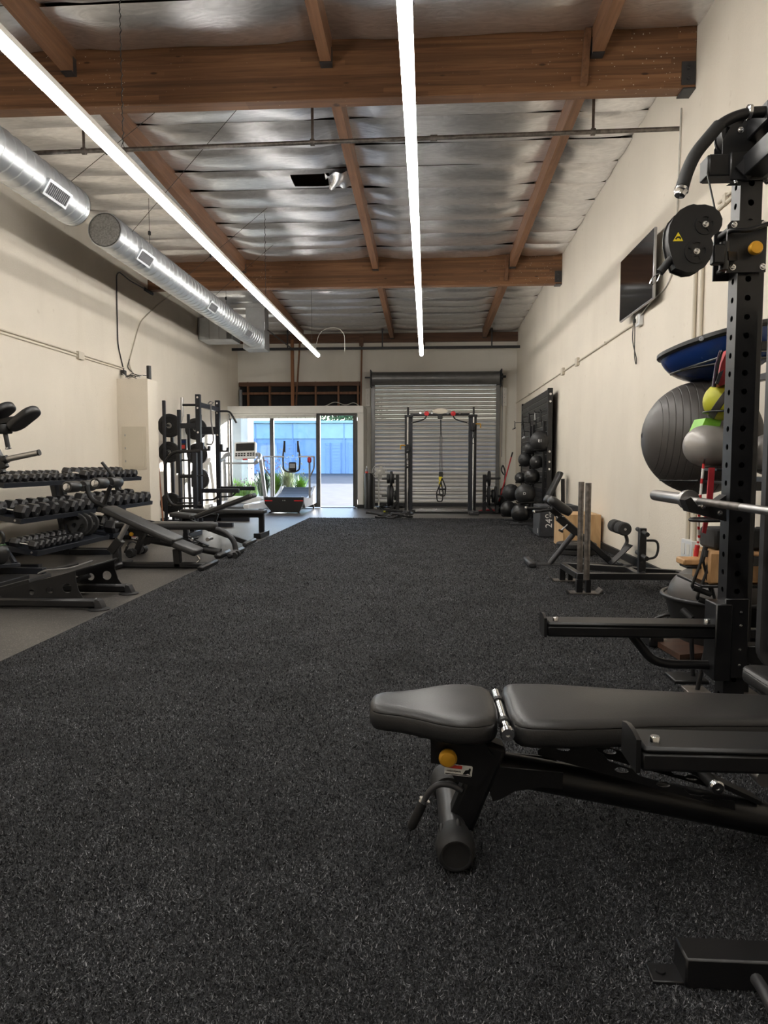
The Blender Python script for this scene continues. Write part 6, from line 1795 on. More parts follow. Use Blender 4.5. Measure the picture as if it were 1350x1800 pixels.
MB().cyl((XL + .012, 4.5, 2.46), (XL + .012, 9.05, 2.46), .008, 8).build('pipe', 'conduit', cw2)
MB().span((XL + .001, 9.05, 2.43), (XL + .04, 9.2, 2.53), .004).build('junction_box', 'conduit', cw2)
MB().cyl((XL + .014, 9.2, 2.50), (XL + .014, 10.5, 2.50), .010, 8).build('pipe', 'conduit', cw2)
MB().cyl((XL + .014, 9.2, 2.465), (XL + .014, 10.45, 2.465), .007, 8).build('pipe', 'conduit', cw2)
MB().box((XL + .04, 10.4, 2.42), (.06, .09, .07), None, .006).build('black_box', 'plastic_black', cw2)

# ================================================================ dumbbell rack in two sections
TIERS = [('top', -3.95, .850, .36), ('middle', -3.80, .512, .36), ('bottom', -3.65, .210, .38)]
SECT = [('left section', 6.28, 7.76), ('right section', 7.86, 9.42)]
SL = .16   # tray slope (rise to the wall)
for si, (sn, y0, y1) in enumerate(SECT):
    r = thing('dumbbell_rack', '%s of the black three tier dumbbell rack' % sn, 'dumbbell rack', (-4.1, (y0 + y1) / 2, 0), 'dumbbell rack sections')
    ups = [y0 + .02, y1 - .06] if si == 0 else [y1 - .10]
    for y in ups + ([y0 + .0] if si else []):
        MB().bar((-4.12, y + .03, .0), (-4.30, y + .03, .93), .06, .08, (0, 1, 0), .004).build('upright', 'steel_navy', r)
        MB().span((-4.5, y, 0), (-3.62, y + .06, .06), .004).build('foot', 'steel_navy', r)
    for (tn, xf, zf, dp) in TIERS:
        m_ = MB()
        M = frame((xf, (y0 + y1) / 2, zf), (-1, 0, SL), (0, -1, 0))
        if M.col[2].z < 0: M = M @ Matrix.Diagonal((1, -1, -1, 1))
        m_.box((dp / 2, 0, -.01), (dp, y1 - y0, .006), M)
        m_.box((.003, 0, -.012), (.006, y1 - y0, .05), M, .001); m_.box((dp, 0, .0), (.006, y1 - y0, .05), M)
        for s_ in (-1, 1): m_.box((dp / 2, s_ * (y1 - y0) / 2, -.012), (dp, .006, .05), M)
        m_.build('shelf', 'steel_navy', r)
        for s_ in (-1, 1):
            mb = MB(); bolt(mb, M @ V(.06, s_ * ((y1 - y0) / 2 + .003), -.01), (0, 1 if M.col[1].y * s_ > 0 else -1, 0), .008, .006); mb.build('bolt', 'steel_bright', r)

# hex dumbbell: axis along local x (0..length), resting height r
def make_db(name, r, hl, grip, tone):
    L = 2 * hl + grip
    t = thing(name, 'x', 'dumbbell', (0, 0, 0), 'hex dumbbells on the rack', local=True)
    for s_ in (-1, 1):
        x0 = s_ * grip / 2
        prof = [(0, 0), (r * .70, 0), (r, hl * .18), (r, hl * .82), (r * .72, hl), (r * .40, hl), (r * .36, hl * .985), (0, hl * .985)]
        m_ = MB(); m_.lathe(prof, (x0, 0, r * .866), (s_, 0, 0), 6, ref=(0, 1, 0)); m_.build('hex_head', 'dumbbell_rubber', t, smooth=25)
    m_ = MB(); g = grip / 2
    m_.lathe([(.012, -g), (.013, -g * .6), (.016, 0), (.013, g * .6), (.012, g)], (0, 0, r * .866), (1, 0, 0), 12); m_.build('handle', 'chrome', t)
    return t
ORD = ['first', 'second', 'third', 'fourth', 'fifth', 'sixth', 'seventh', 'eighth', 'ninth', 'tenth', 'eleventh', 'twelfth', 'thirteenth']
ROWS = [  # tier, section, count, r, head length, grip, y0, y1
    (0, 0, 11, .043, .085, .11, 6.34, 7.66), (0, 1, 9, .058, .10, .11, 7.95, 9.30),
    (1, 0, 8, .073, .115, .11, 6.40, 7.66), (1, 1, 7, .078, .125, .11, 7.97, 9.30),
    (2, 0, 9, .046, .085, .10, 6.36, 7.22), (2, 1, 4, .088, .14, .11, 7.96, 8.60)]
for (ti, si, n, r, hl, grip, ya, yb) in ROWS:
    tn, xf, zf, dp = TIERS[ti]
    proto = make_db('hex_dumbbell', r, hl, grip, ti)
    for i in range(n):
        o = proto if i == 0 else copy_tree(proto)
        f = i / (n - 1)
        jit = random.uniform(-.008, .008)
        xm = xf - dp / 2 + jit
        zm = zf + SL * (dp / 2) + .002
        o.location = (xm, ya + (yb - ya) * f, zm)
        o.rotation_euler = (random.choice([0, 0, 0, PI / 3]) * 0, math.atan(SL), random.uniform(-.03, .03))
        size = ['small', 'medium', 'large', 'large', 'small', 'extra large'][ROWS.index((ti, si, n, r, hl, grip, ya, yb))]
        o['label'] = '%s black hex dumbbell, %s from the left on the %s shelf, %s' % (size, ORD[i], tn, SECT[si][0])
# grip plates leaning at the right end of the bottom left shelf
for i, y in enumerate((7.34, 7.46, 7.60)):
    t = thing('grip_plate', '%s black weight plate with hand openings standing on the bottom shelf' % ['leftmost', 'middle', 'rightmost'][i], 'weight plate', (-3.84, y, .24), 'grip plates on the bottom shelf')
    hl = []
    for q in range(3):
        a0 = PI / 2 + q * 2 * PI / 3
        hl.append([(.083 * math.cos(a0 + d) * k, .083 * math.sin(a0 + d) * k) for d, k in ((-.7, 1.15), (-.35, 1.2), (0, 1.22), (.35, 1.2), (.7, 1.15), (.6, .75), (0, .7), (-.6, .75))])
    M = frame((-3.84, y, .24 + .13), (.97, .25, 0), (0, .15, 1))
    MB().prism(circ(.13, 28), M, .03, hl + [circ(.027, 12)]).build('plate', 'rubber_black', t)
    MB().tube([M @ V(.122 * math.cos(q), .122 * math.sin(q), 0) for q in [2 * PI * k / 28 for k in range(28)]], .018, 8, closed=True).build('rim', 'rubber_black', t)

# ================================================================ machine at the left frame edge
le = thing('leg_machine', 'black machine with padded rests and a chrome plate horn at the left edge', 'gym machine', (-3.62, 5.6, 0))
L6 = lambda x, y, Y=5.6: at(x / 9, 680 + y / 9, Y)
for (p0, p1, w) in (((215, 640), (545, 375), 1), ((-190, 560), (150, 310), 1)):
    a, b = L6(*p0), L6(*p1)
    d = (b - a); M = frame(a, d, (0, 1, 0))
    if M.col[2].z < 0: M = M @ Matrix.Diagonal((1, -1, -1, 1))
    l = d.length
    m_ = MB(); m_.pad(rrect(l + .06, .20, .09, 6, l / 2, 0), M @ Matrix.Translation((0, 0, -.03)), .065, .018, .004); m_.build('rest_pad', 'vinyl', le, smooth=60)
MB().bar(L6(-60, 560), L6(260, 510), .05, .05, (0, 0, 1), .006).build('pad_arm', 'steel_black', le)
MB().lathe([(.06, 0), (.066, .008), (.066, .07), (.06, .078)], L6(60, 740), (0, 0, 1), 22).build('hub', 'plastic_black', le)
MB().cyl(L6(85, 740), L6(128, 960), .019, 12).build('pin', 'steel_black', le)
MB().lathe([(.012, 0), (.02, .002), (.027, .014), (.012, .018), (0, .018)], L6(126, 955), (.02, 0, -.1), 14).build('pin_tip', 'chrome', le)
MB().cyl(L6(60, 1155), L6(612, 1040), .0245, 18).build('plate_horn', 'steel_bright', le)
MB().cyl(L6(50, 1158), L6(120, 1142), .034, 18).build('horn_collar', 'steel_black', le)
MB().cyl(L6(605, 1042), L6(628, 1037), .0255, 18).build('horn_cap', 'plastic_black', le)
MB().bar(L6(-80, 1000), L6(80, 1290), .06, .06, (0, 1, 0), .006).build('bracket', 'steel_black', le)
MB().bar(L6(-80, 1165), L6(60, 1155), .06, .07, (0, 0, 1), .006).build('horn_arm', 'steel_black', le)
MB().bar((-3.66, 5.6, 0), (-3.66, 5.6, 1.42), .08, .08, (0, 1, 0), .006).build('post', 'steel_black', le)
MB().bar((-3.66, 5.6, .95), L6(60, 1300), .06, .06, (0, 1, 0), .006).build('strut', 'steel_black', le)
MB().bar((-3.66, 5.6, 1.39), L6(60, 700), .06, .06, (0, 1, 0), .006).build('top_arm', 'steel_black', le)
MB().span((-3.75, 5.2, 0), (-3.57, 6.0, .05), .006).build('foot', 'steel_black', le)
# kettlebell on a low tray at the left edge
tr_ = thing('kettlebell_tray', 'low black tray rack at the left edge carrying a kettlebell', 'weight rack', (-3.75, 6.05, 0))
L7 = lambda x, y, Y=6.05: at(x / 11.25, 920 + y / 11.25, Y)
q = L7(360, 820)
kc0 = at(-4, 973, 5.98)
MB().bar(V(q.x - .65, 5.62, q.z), V(q.x, 6.08, q.z), .10, .035, (0, 0, 1), .004).build('tray_front', 'steel_navy', tr_)
MB().bar(V(q.x - .75, 5.85, kc0.z - .102), V(q.x - .12, 6.20, kc0.z - .102), .36, .012, (0, 0, 1), .002).build('tray', 'steel_navy', tr_)
MB().bar(L7(300, 790), L7(60, 420, 6.2), .035, .035, (0, 1, 0), .004).build('side_strut', 'steel_navy', tr_)
a = atz(34, 998, .03); b = atz(70, 998, .03)
MB().bar((a.x - .4, a.y, .036), (b.x, b.y, .036), .06, .06, (0, 0, 1), .004).build('foot', 'steel_navy', tr_)
MB().span((b.x - .005, b.y - .028, .01), (b.x + .004, b.y + .028, .066)).build('foot_cap', 'steel_grey', tr_)
MB().bar((q.x - .35, a.y, .0), (q.x - .35, a.y, q.z), .06, .06, (0, 1, 0), .004).build('post', 'steel_navy', tr_)
kc = at(-4, 973, 5.98)
kb = thing('kettlebell', 'black kettlebell with a green ring on the low tray at the left edge', 'kettlebell', (kc.x, kc.y, kc.z - .095))
m_ = MB(); m_.lathe([(0, -.095), (.053, -.095), (.08, -.068), (.095, -.022), (.095, .022), (.076, .065), (.045, .088), (0, .092)], kc, (0, 0, 1), 28); m_.build('bell', 'ball_leather', kb, smooth=60)
m_ = MB(); m_.tube(rounded([kc + V(.045, 0, .075), kc + V(.065, 0, .15), kc + V(.04, 0, .20), kc + V(-.04, 0, .20), kc + V(-.065, 0, .15), kc + V(-.045, 0, .075)], .04), .015, 12); m_.build('handle', 'ball_leather', kb)
m_ = MB(); m_.lathe([(.062, .075), (.070, .077), (.060, .086), (.054, .086)], kc, (0, 0, 1), 28); m_.build('colour_ring', 'leaf_dark', kb)

# ================================================================ low steel frame with round holes
gs = thing('hip_thrust_stand', 'low black steel stand with round holes in sloping side plates', 'gym stand', (-2.8, 5.1, 0))
L1 = lambda x, y, Y: at(x / 4, 650 + y / 4, Y)
for (Y, plate, holes, tube, pad) in (
    (4.80, [(-60, 1565), (0, 1550), (530, 1415), (534, 1480), (552, 1550), (600, 1630), (22, 1632), (10, 1590), (-60, 1590)], [(225, 1563, 20), (350, 1550, 26), (473, 1535, 36)], (-300, 690, 1660), 700),
    (5.40, [(150, 1520), (540, 1410), (838, 1318), (806, 1345), (808, 1400), (830, 1470), (866, 1522), (400, 1528)], [(538, 1470, 22), (640, 1455, 26), (753, 1445, 33)], (200, 900, 1552), 925)):
    pl = [L1(x, y, Y) for x, y in plate]
    hl = []
    for (x, y, rr) in holes:
        c = L1(x, y, Y); r_ = rr / 4 * Y / 1220; hl.append(circ(r_, 20, c.x, c.z))
    MB().prism([(p.x, p.z) for p in pl], Matrix(((1, 0, 0, 0), (0, 0, 1, Y), (0, 1, 0, 0), (0, 0, 0, 1))), .008, hl).build('side_plate', 'steel_black', gs)
    a, b = L1(tube[0], tube[2], Y), L1(tube[1], tube[2], Y)
    zt = .05
    MB().bar((a.x, Y, .046), (b.x, Y, .046), .07, .068, (0, 0, 1), .016).build('floor_tube', 'steel_black', gs)
    m_ = MB(); m_.prism([(0, .012), (.0, .075), (.03, .07), (.055, .02), (.055, .012)], frame((b.x - .01, Y, 0), (1, 0, 0), (0, 0, 1)), .068); m_.build('tube_cap', 'steel_grey', gs)
    m_ = MB(); m_.lathe([(0, 0), (.075, 0), (.078, .006), (.05, .012), (0, .012)], (b.x + .01, Y - .01, .001), (0, 0, 1), 24); m_.build('floor_pad', 'rubber_black', gs)
    pp_ = [L1(x, y, Y) for x, y in plate]
a0, a1 = L1(0, 1540, 4.80), L1(530, 1410, 4.80)
dx = (a1 - a0).normalized()
b0, b1 = L1(540, 1405, 5.40), L1(838, 1312, 5.40)
MB().bar(b0 + V(.0, -.25, -.01), b1 + V(0, -.25, -.01), .42, .012, (0, 0, 1), .003).build('top_plate', 'steel_black', gs)
MB().bar(L1(-150, 1580, 5.05), L1(285, 1462, 5.05) , .30, .03, (0, 0, 1), .004).build('step_pad', 'rubber_black', gs)
MB().cyl((b0.x + .1, 4.80, b0.z - .05), (b0.x + .1, 5.40, b0.z - .05), .02, 12).build('cross_tube', 'steel_black', gs)
m_ = MB(); m_.tube(rounded([b0 + V(-.12, -.35, .02), b0 + V(-.05, -.36, .05), b0 + V(.12, -.33, .06), b0 + V(.26, -.25, .11)], .06), .008, 6); m_.build('strap', 'strap_grey', gs)
m_ = MB(); m_.tube(rounded([b0 + V(-.12, -.35, .02), b0 + V(-.09, -.30, .045), b0 + V(.02, -.22, .05), b0 + V(.12, -.2, .08)], .04), .008, 6); m_.build('strap', 'rubber_black', gs)

# ================================================================ decline bench with leg rollers
DY = 6.75
L2 = lambda x, y, d=0: at(120 + x / 3.75, 650 + y / 3.75, DY + d)
db = thing('decline_bench', 'black decline bench with padded leg rollers in front of the dumbbell rack', 'bench', (-2.6, DY, 0))
def slope_pad(parent, p0, p1, w, t, name='pad', mat='vinyl', r=.04, tip=0):
    d = p1 - p0; M = frame(p0, d, (0, 1, 0))
    if M.col[2].z < 0: M = M @ Matrix.Diagonal((1, -1, -1, 1))
    m_ = MB(); m_.pad(rrect(d.length, w, r, 5, d.length / 2, 0), M @ Matrix.Translation((0, 0, -t)), t, .014, .004, True)
    return m_.build(name, mat, parent, smooth=60)
slope_pad(db, L2(265, 895), L2(735, 1112), .28, .062, 'back_pad')
slope_pad(db, L2(712, 1118), L2(872, 1185), .26, .062, 'seat_pad')
MB().bar((L2(315, 0).x, DY, .033), (L2(900, 0).x, DY, .033), .07, .06, (0, 0, 1), .015).build('base_tube', 'steel_black', db)
MB().bar((L2(900, 0).x, DY - .25, .033), (L2(900, 0).x, DY + .25, .033), .06, .055, (0, 0, 1), .015).build('front_foot', 'steel_black', db)
MB().bar((L2(318, 0).x, DY - .22, .033), (L2(318, 0).x, DY + .22, .033), .06, .055, (0, 0, 1), .015).build('rear_foot', 'steel_black', db)
MB().bar(L2(715, 1180), L2(725, 1300), .07, .07, (1, 0, 0), .006).build('front_post', 'steel_black', db)
MB().bar(L2(318, 1160), L2(325, 1300), .07, .07, (1, 0, 0), .006).build('rear_post', 'steel_black', db)
MB().bar(L2(345, 1120), L2(285, 1200), .085, .085, (1, 0, 0), .006).build('adjust_sleeve', 'steel_black', db)
MB().cyl(L2(390, 1015), L2(318, 1150), .026, 16).build('adjust_tube', 'steel_bright', db)
MB().bar(L2(200, 880) + V(0, 0, -.05), L2(840, 1165) + V(0, 0, -.05), .06, .05, (0, 0, 1), .006).build('under_rail', 'steel_black', db)
MB().tube(rounded([L2(290, 920), L2(200, 885), L2(150, 850), L2(125, 790), L2(120, 765)], .08), .024, 12).build('roller_arm', 'steel_black', db)
MB().tube([L2(235, 890), L2(280, 760)], .022, 12).build('roller_arm', 'steel_black', db)
for (x, y) in ((75, 768), (255, 745)):
    c = L2(x, y)
    MB().cyl((c.x, DY - .26, c.z), (c.x, DY + .30, c.z), .012, 10).build('roller_axle', 'chrome', db)
    for (u0, u1) in ((-.25, -.05), (.05, .27)):
        rl = MB(); rl.lathe([(.012, 0), (.05, 0), (.056, .01), (.056, u1 - u0 - .01), (.05, u1 - u0), (.012, u1 - u0)], (c.x, DY + u0, c.z), (0, 1, 0), 22); rl.build('leg_roller', 'vinyl', db)
    MB().lathe([(.034, 0), (.036, .006), (.02, .012), (0, .012)], (c.x, DY - .25, c.z), (0, -1, 0), 18).build('roller_cap', 'chrome', db)
MB().cyl(L2(305, 715, .12), L2(222, 610, .12), .016, 12).build('hand_grip', 'rubber_black', db)
MB().tube([L2(300, 770, .12), L2(304, 712, .12)], .011, 8).build('grip_stem', 'chrome', db)
MB().tube(rounded([L2(850, 1225), L2(872, 1255), L2(835, 1278)], .03), .009, 8).build('pull_pin', 'chrome', db)

# ================================================================ second adjustable bench, same model as the one in front
bb2 = copy_tree(bn, loc=(.4 - 3.36, BC + 5.75, 0.0), label='flat black adjustable bench with a yellow knob behind the decline bench', group='adjustable benches')
bn['group'] = 'adjustable benches'
# rear curved leg of that bench
ex = MB().tube(rounded([V(-2.45, 7.65, .31), V(-2.28, 7.65, .30), V(-2.16, 7.65, .18), V(-2.14, 7.65, .06)], .12), .03, 12).build('curved_leg', 'steel_grey', None)
ex.parent = bb2; ex.data.transform(Matrix.Translation(-V(bb2.location)))
ft2 = MB().bar((-2.14, 7.38, .05), (-2.14, 7.92, .05), .07, .07, (0, 0, 1), .02).build('rear_foot', 'steel_grey', None)
ft2.parent = bb2; ft2.data.transform(Matrix.Translation(-V(bb2.location)))
for y in (7.40, 7.52):
    w = MB().lathe([(.010, 0), (.03, 0), (.034, .006), (.034, .03), (.03, .036), (.01, .036)], (-2.09, y, .046), (0, 1, 0), 14).build('transport_wheel', 'rubber_black', None); w.parent = bb2; w.data.transform(Matrix.Translation(-V(bb2.location)))

# ================================================================ incline bench and flat bench behind
IY = 8.75
L3 = lambda x, y, d=0: at(120 + x / 3.75, 650 + y / 3.75, IY + d)
ic = thing('incline_bench', 'black bench with its backrest raised to the right, third row on the left', 'bench', (-2.9, IY, 0))
slope_pad(ic, L3(685, 938), L3(835, 952), .26, .055, 'seat_pad')
slope_pad(ic, L3(845, 955), L3(1222, 812), .28, .055, 'back_pad')
MB().bar(L3(760, 985), L3(1180, 1140), .06, .06, (0, 0, 1), .006).build('spine_tube', 'steel_black', ic)
MB().bar((L3(1180, 0).x, IY - .26, .035), (L3(1180, 0).x, IY + .26, .035), .06, .055, (0, 0, 1), .015).build('rear_foot', 'steel_grey', ic)
MB().bar((L3(760, 0).x, IY - .22, .035), (L3(760, 0).x, IY + .22, .035), .06, .055, (0, 0, 1), .015).build('front_foot', 'steel_grey', ic)
MB().bar(L3(765, 975), V(L3(760, 0).x, IY, .05), .06, .06, (1, 0, 0), .006).build('front_post', 'steel_black', ic)
MB().bar(L3(985, 950), L3(950, 1060), .04, .03, (1, 0, 0), .004).build('back_prop', 'steel_black', ic)
FY2 = 9.75
L4 = lambda x, y, d=0: at(120 + x / 3.75, 650 + y / 3.75, FY2 + d)
fl = thing('flat_bench', 'plain black flat bench on square legs next to the turf edge', 'bench', (-2.9, FY2, 0))
slope_pad(fl, L4(755, 918), L4(1300, 922), .28, .055, 'pad')
MB().bar(L4(770, 965), L4(1290, 960), .06, .055, (0, 0, 1), .004).build('beam', 'steel_black', fl)
for x in (1262, 800):
    xx = L4(x, 0).x
    MB().span((xx - .035, FY2 - .035, .06), (xx + .035, FY2 + .035, .40), .004).build('leg', 'steel_black', fl)
    MB().span((xx - .05, FY2 - .28, .0), (xx + .05, FY2 + .28, .075), .008).build('foot', 'steel_black', fl)
    s_ = -1 if x > 1000 else 1
    MB().prism([(0, 0), (s_ * .12, 0), (0, -.12)], frame((xx + s_ * .035, FY2, .38), (1, 0, 0), (0, 0, 1)), .01).build('gusset', 'steel_black', fl)

# ================================================================ power rack and plate storage by the left wall
r2 = thing('power_rack', 'black power rack with pull up bar standing by the left wall before the window', 'power rack', (-3.7, 11.8, 0))
a, b = at(348, 760, 11.2), at(383, 760, 12.35)
RT = at(348, 693, 11.2).z
upright(r2, a.x - .038, 11.2, .076, 0, RT, mat='steel_navy', hole=.012, step=.0667, hn=8)
upright(r2, b.x - .038, 12.32, .076, 0, at(383, 704, 12.35).z, mat='steel_navy', hole=.012, step=.0667, hn=8)
for (p, y) in ((a, 11.2), (b, 12.32)):
    MB().span((p.x - .40, y, .0), (p.x + .55, y + .076, .07), .004).build('foot', 'steel_navy', r2)
    MB().span((p.x - .35, y + .01, .07), (p.x - .30, y + .066, 1.92), .004).build('rear_post', 'steel_navy', r2)
    MB().span((p.x - .30, y + .01, 1.62), (p.x - .04, y + .066, 1.70), .004).build('side_tube', 'steel_navy', r2)
    # j hook
    m_ = MB(); m_.prism([(0, 0), (.14, 0), (.15, .08), (.12, .08), (.11, .03), (.04, .03), (.04, .14), (0, .14)], frame((p.x + .04, y + .038, 1.25), (1, 0, 0), (0, 0, 1)), .06); m_.build('j_hook', 'steel_black', r2)
    m_ = MB(); m_.span((p.x + .04, y, .56), (p.x + .66, y + .07, .63), .006); m_.build('spotter_arm', 'steel_navy', r2)
    MB().tube(rounded([(p.x + .35, y + .035, .57), (p.x + .25, y + .035, .45), (p.x + .04, y + .035, .44)], .05), .015, 10).build('arm_brace', 'steel_black', r2)
    bolts(r2, [(p.x, y, z) for z in (RT - .05, RT - .22, 1.55, .40)], (0, -1, 0), .012, .006)
MB().bar((a.x, 11.28, RT - .16), (b.x, 12.33, RT - .16), .06, .076, (0, 0, 1), .004).build('top_crossmember', 'steel_navy', r2)
MB().cyl((a.x - .26, 11.24, RT - .17), (a.x + .0, 11.24, RT - .17), .02, 10).build('pull_up_handle', 'rubber_black', r2)
MB().tube(rounded([(b.x, 12.36, RT - .19), (b.x + .22, 12.36, RT - .19), (b.x + .34, 12.36, RT - .40)], .06), .018, 10).build('pull_up_handle', 'rubber_black', r2)
MB().bar((a.x - .4, 12.36, 1.60), (b.x, 12.36, 1.60), .076, .076, (0, 0, 1), .004).build('rear_crossmember', 'steel_navy', r2)
cl = lambda x, y, Y: at(270 + x / 8.571, 690 + y / 8.571, Y)
stp = thing('grey_strap', 'grey webbing strap hanging from the left rack crossmember', 'strap', cl(880, 790, 11.9))
MB().tube(rounded([cl(862, 170, 11.8), cl(865, 400, 11.8), cl(885, 560, 11.8), cl(905, 700, 11.8), cl(880, 790, 11.8), cl(800, 775, 11.8)], .08), .014, 6).build('webbing', 'strap_grey', stp)
MB().tube([cl(820, 165, 11.8), cl(850, 135, 11.8), cl(900, 150, 11.8), cl(860, 190, 11.8)], .013, 6, closed=True).build('wrap', 'strap_grey', stp)
# curved tube frame in front of it
lf = thing('landmine_frame', 'large rounded black tube frame in front of the left power rack', 'gym machine', (-4.0, 10.95, 0))
YY = 10.95
MB().tube(rounded([cl(715, 885, YY), cl(300, 890, YY), cl(170, 1040, YY), cl(190, 1560, YY), cl(290, 1715, YY), cl(740, 1705, YY)], .16), .026, 14).build('curved_tube', 'steel_black', lf)
MB().bar(cl(620, 900, YY), (cl(620, 900, YY).x, YY, 0), .07, .07, (0, 1, 0), .004).build('upright', 'steel_navy', lf)
MB().bar(cl(300, 1020, YY + .1), cl(620, 1020, YY + .1), .03, .03, (0, 0, 1), .004).build('cross_bar', 'steel_black', lf)
MB().bar(cl(375, 920, YY), cl(385, 1215, YY), .07, .08, (0, 1, 0), .006).build('weight_block', 'steel_black', lf)
MB().cyl(cl(400, 1260, YY), cl(585, 1260, YY), .03, 12).build('pad_roller', 'rubber_black', lf)
MB().cyl(cl(585, 1255, YY), cl(760, 1250, YY), .012, 10).build('pivot_bar', 'steel_grey', lf)
MB().bar(cl(395, 1215, YY), cl(400, 1580, YY), .03, .03, (0, 1, 0), .003).build('guide_rod', 'steel_grey', lf)
MB().span((cl(250, 0, YY).x, YY - .25, 0), (cl(760, 0, YY).x, YY + .25, .05), .006).build('base', 'steel_black', lf)
for y in (1590, 1665): MB().cyl(cl(360, y, YY - .05), cl(600, y, YY - .05), .014, 10).build('step_bar', 'steel_black', lf)
# plate storage: posts with pegs, plates facing the camera
ps = thing('plate_storage', 'black plate storage posts with pegs along the left wall beside the window', 'weight rack', (-4.4, 12.8, 0))
PLT = [(297, 748, 21, 'rubber_black', 'upper left'), (343.5, 754, 19.3, 'rubber_black', 'upper right'), (296, 795, 19, 'rubber_black', 'middle left'), (346, 798, 19, 'rubber_black', 'middle right'), (349, 842, 19, 'steel_grey', 'light grey lower right'), (299, 885, 19, 'rubber_black', 'lowest left')]
for (px, py, r_, mt, nm) in PLT:
    c = atx(px, py, -4.39); PR = r_ * c.y / 1220
    t = thing('bumper_plate', '%s bumper plate hung on the storage posts by the left wall' % nm, 'weight plate', (c.x, c.y, c.z - PR), 'bumper plates on the storage posts')
    MB().lathe([(.028, 0), (.07, 0), (.075, .006), (PR * .66, .010), (PR * .68, .002), (PR - .015, 0), (PR, .008), (PR, .062), (PR - .015, .07), (.03, .07), (.028, 0)], (c.x, c.y, c.z), (0, 1, 0), 40).build('disc', mt, t)
    MB().lathe([(.027, -.003), (.045, -.003), (.047, 0), (.047, .004)], (c.x, c.y, c.z), (0, 1, 0), 20).build('hub_ring', 'steel_bright', t)
    MB().cyl((c.x, c.y - .06, c.z), (c.x, c.y + .18, c.z), .023, 14).build('peg', 'steel_grey', ps)
for (px, ytop) in ((290, 704), (298, 760), (328, 728), (345, 745)):
    c = atx(px, 800, -4.43); Y = c.y + (.14 if px != 290 else 0)
    MB().span((c.x - .024, Y - .024, 0), (c.x + .024, Y + .024, at(px, ytop, Y).z), .004).build('post', 'steel_navy', ps)
    MB().span((c.x - .17, Y - .04, 0), (c.x + .2, Y + .04, .06), .004).build('foot', 'steel_navy', ps)
# bars standing in the storage
bz = thing('upright_bar', 'pale steel barbell standing upright between the plates by the left wall', 'barbell', cl(430, 1650, 12.6))
MB().cyl(cl(428, 75, 12.6), cl(428, 340, 12.6), .026, 14).build('sleeve', 'steel_bright', bz)
MB().lathe([(.026, -.02), (.036, -.018), (.036, .018), (.026, .02)], cl(428, 345, 12.6), (0, 0, 1), 14).build('collar', 'steel_bright', bz)
MB().tube(rounded([cl(428, 340, 12.6), cl(425, 420, 12.6), cl(385, 490, 12.6), cl(385, 900, 12.6), cl(400, 1000, 12.6), V(cl(400, 1000, 12.6).x, 12.6, .01)], .08), .016, 12).build('shaft', 'steel_bright', bz)
sk = solo(MB().cyl(cl(48, 705, 11.3), V(cl(160, 1700, 10.9).x, 10.85, .005), .012, 10), 'wooden_stick', 'stick_wood', 'reddish wooden stick leaning at the side of the boxed column', 'stick')
bd = thing('colour_box', 'small box with blue and red print among the plates by the left wall', 'box', cl(450, 800, 12.5))
c = cl(450, 785, 12.5); MB().box(c, (.115, .06, .20), None, .004).build('carton', 'steel_navy', bd)
MB().box(c + V(0, -.031, -.04), (.08, .002, .07), None).build('red_print', 'print_red', bd)
MB().box(c + V(.0, -.0315, .05), (.10, .002, .05), None).build('blue_print', 'bosu_blue', bd)
MB().cyl(c + V(0, 0, -.10), V(c.x, 12.5, .01), .012, 8).build('stand', 'steel_black', bd)
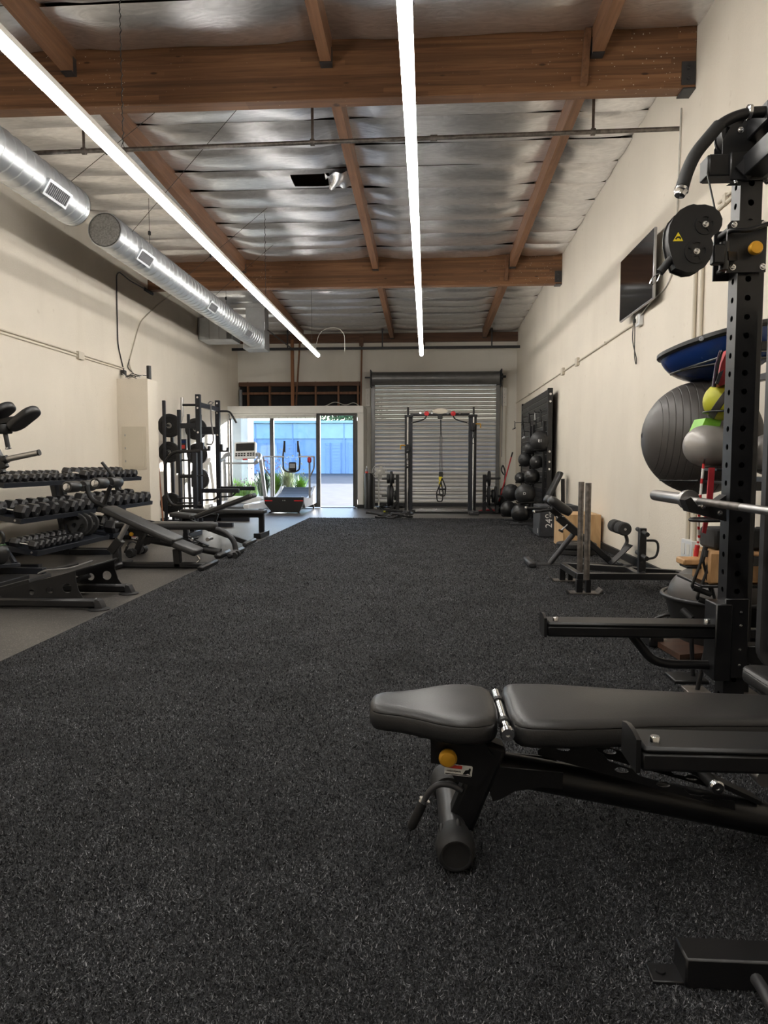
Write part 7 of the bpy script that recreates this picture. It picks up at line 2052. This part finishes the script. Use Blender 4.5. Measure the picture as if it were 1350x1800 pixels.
# ================================================================ pile of the turf near the camera (beyond it the material takes over)
m, nt, b = nodes('turf_fibre')
b.inputs['Roughness'].default_value = .6
b.inputs['Specular IOR Level'].default_value = .25
geo = N(nt, 'ShaderNodeNewGeometry')
colr = ramp(nt, geo.outputs['Random Per Island'], [(0, (.008, .008, .0100)), (.4, (.0205, .0213, .0248)), (.72, (.051, .0525, .0585)), (.93, (.122, .125, .134)), (1, (.29, .295, .305))])
bign = N(nt, 'ShaderNodeTexNoise', Scale=2.4, Detail=7.0, Roughness=.65); nt.links.new(coords(nt), bign.inputs['Vector'])
brr = ramp(nt, bign.outputs[0], [(.32, (.6, .6, .6)), (.68, (1.35, 1.35, 1.35))])
mxx = N(nt, 'ShaderNodeMix', data_type='RGBA', blend_type='MULTIPLY'); mxx.inputs[0].default_value = 1
nt.links.new(colr, mxx.inputs[6]); nt.links.new(brr, mxx.inputs[7]); nt.links.new(mxx.outputs[2], b.inputs['Base Color'])
import numpy as np
rg = np.random.default_rng(4)
yg = np.linspace(.75, TURF_Y - .02, 4000)
wg = np.minimum(XR - .06 - TURF_X - .01, 1.24 * yg + 2.6)
rho = 82000 * np.minimum(1, (1.5 / yg) ** 1.6)
cdf = np.cumsum(rho * wg); NB = int(cdf[-1] * (yg[1] - yg[0])); cdf = cdf / cdf[-1]
yy = np.interp(rg.uniform(0, 1, NB), cdf, yg)
hw_ = np.interp(yy, yg, wg) / 2
xx = np.clip(.06, TURF_X + .01 + hw_, XR - .06 - hw_) + rg.uniform(-1, 1, NB) * hw_
n_ = NB
far = np.clip((yy - 1.5) / 10, 0, 1)
wid = rg.uniform(.0008, .0016, n_) * (1 + .20 * yy)
ln = rg.uniform(.005, .011, n_) * (1 + .5 * far)
an = rg.uniform(0, 2 * np.pi, n_); le_ = rg.uniform(.35, 1.25, n_)
side = an + np.pi / 2 + rg.uniform(-.5, .5, n_)
z0_ = .0115
tip = np.stack([xx + ln * np.sin(le_) * np.cos(an), yy + ln * np.sin(le_) * np.sin(an), z0_ + ln * np.cos(le_)], 1)
bA = np.stack([xx - wid * np.cos(side), yy - wid * np.sin(side), np.full(n_, z0_)], 1)
bB = np.stack([xx + wid * np.cos(side), yy + wid * np.sin(side), np.full(n_, z0_)], 1)
vv = np.stack([bA, bB, tip], 1).reshape(-1).astype(np.float32)
me = bpy.data.meshes.new('turf_pile')
me.vertices.add(3 * n_); me.vertices.foreach_set('co', vv)
me.loops.add(3 * n_); me.loops.foreach_set('vertex_index', np.arange(3 * n_, dtype=np.int32))
me.polygons.add(n_); me.polygons.foreach_set('loop_start', np.arange(0, 3 * n_, 3, dtype=np.int32))
me.update(calc_edges=True)
me.materials.append(MAT['turf_fibre'])
tp = bpy.data.objects.new('turf_pile', me); COL.objects.link(tp)
tag(tp, 'short black and grey fibres of the turf in the foreground', 'turf', kind='stuff')
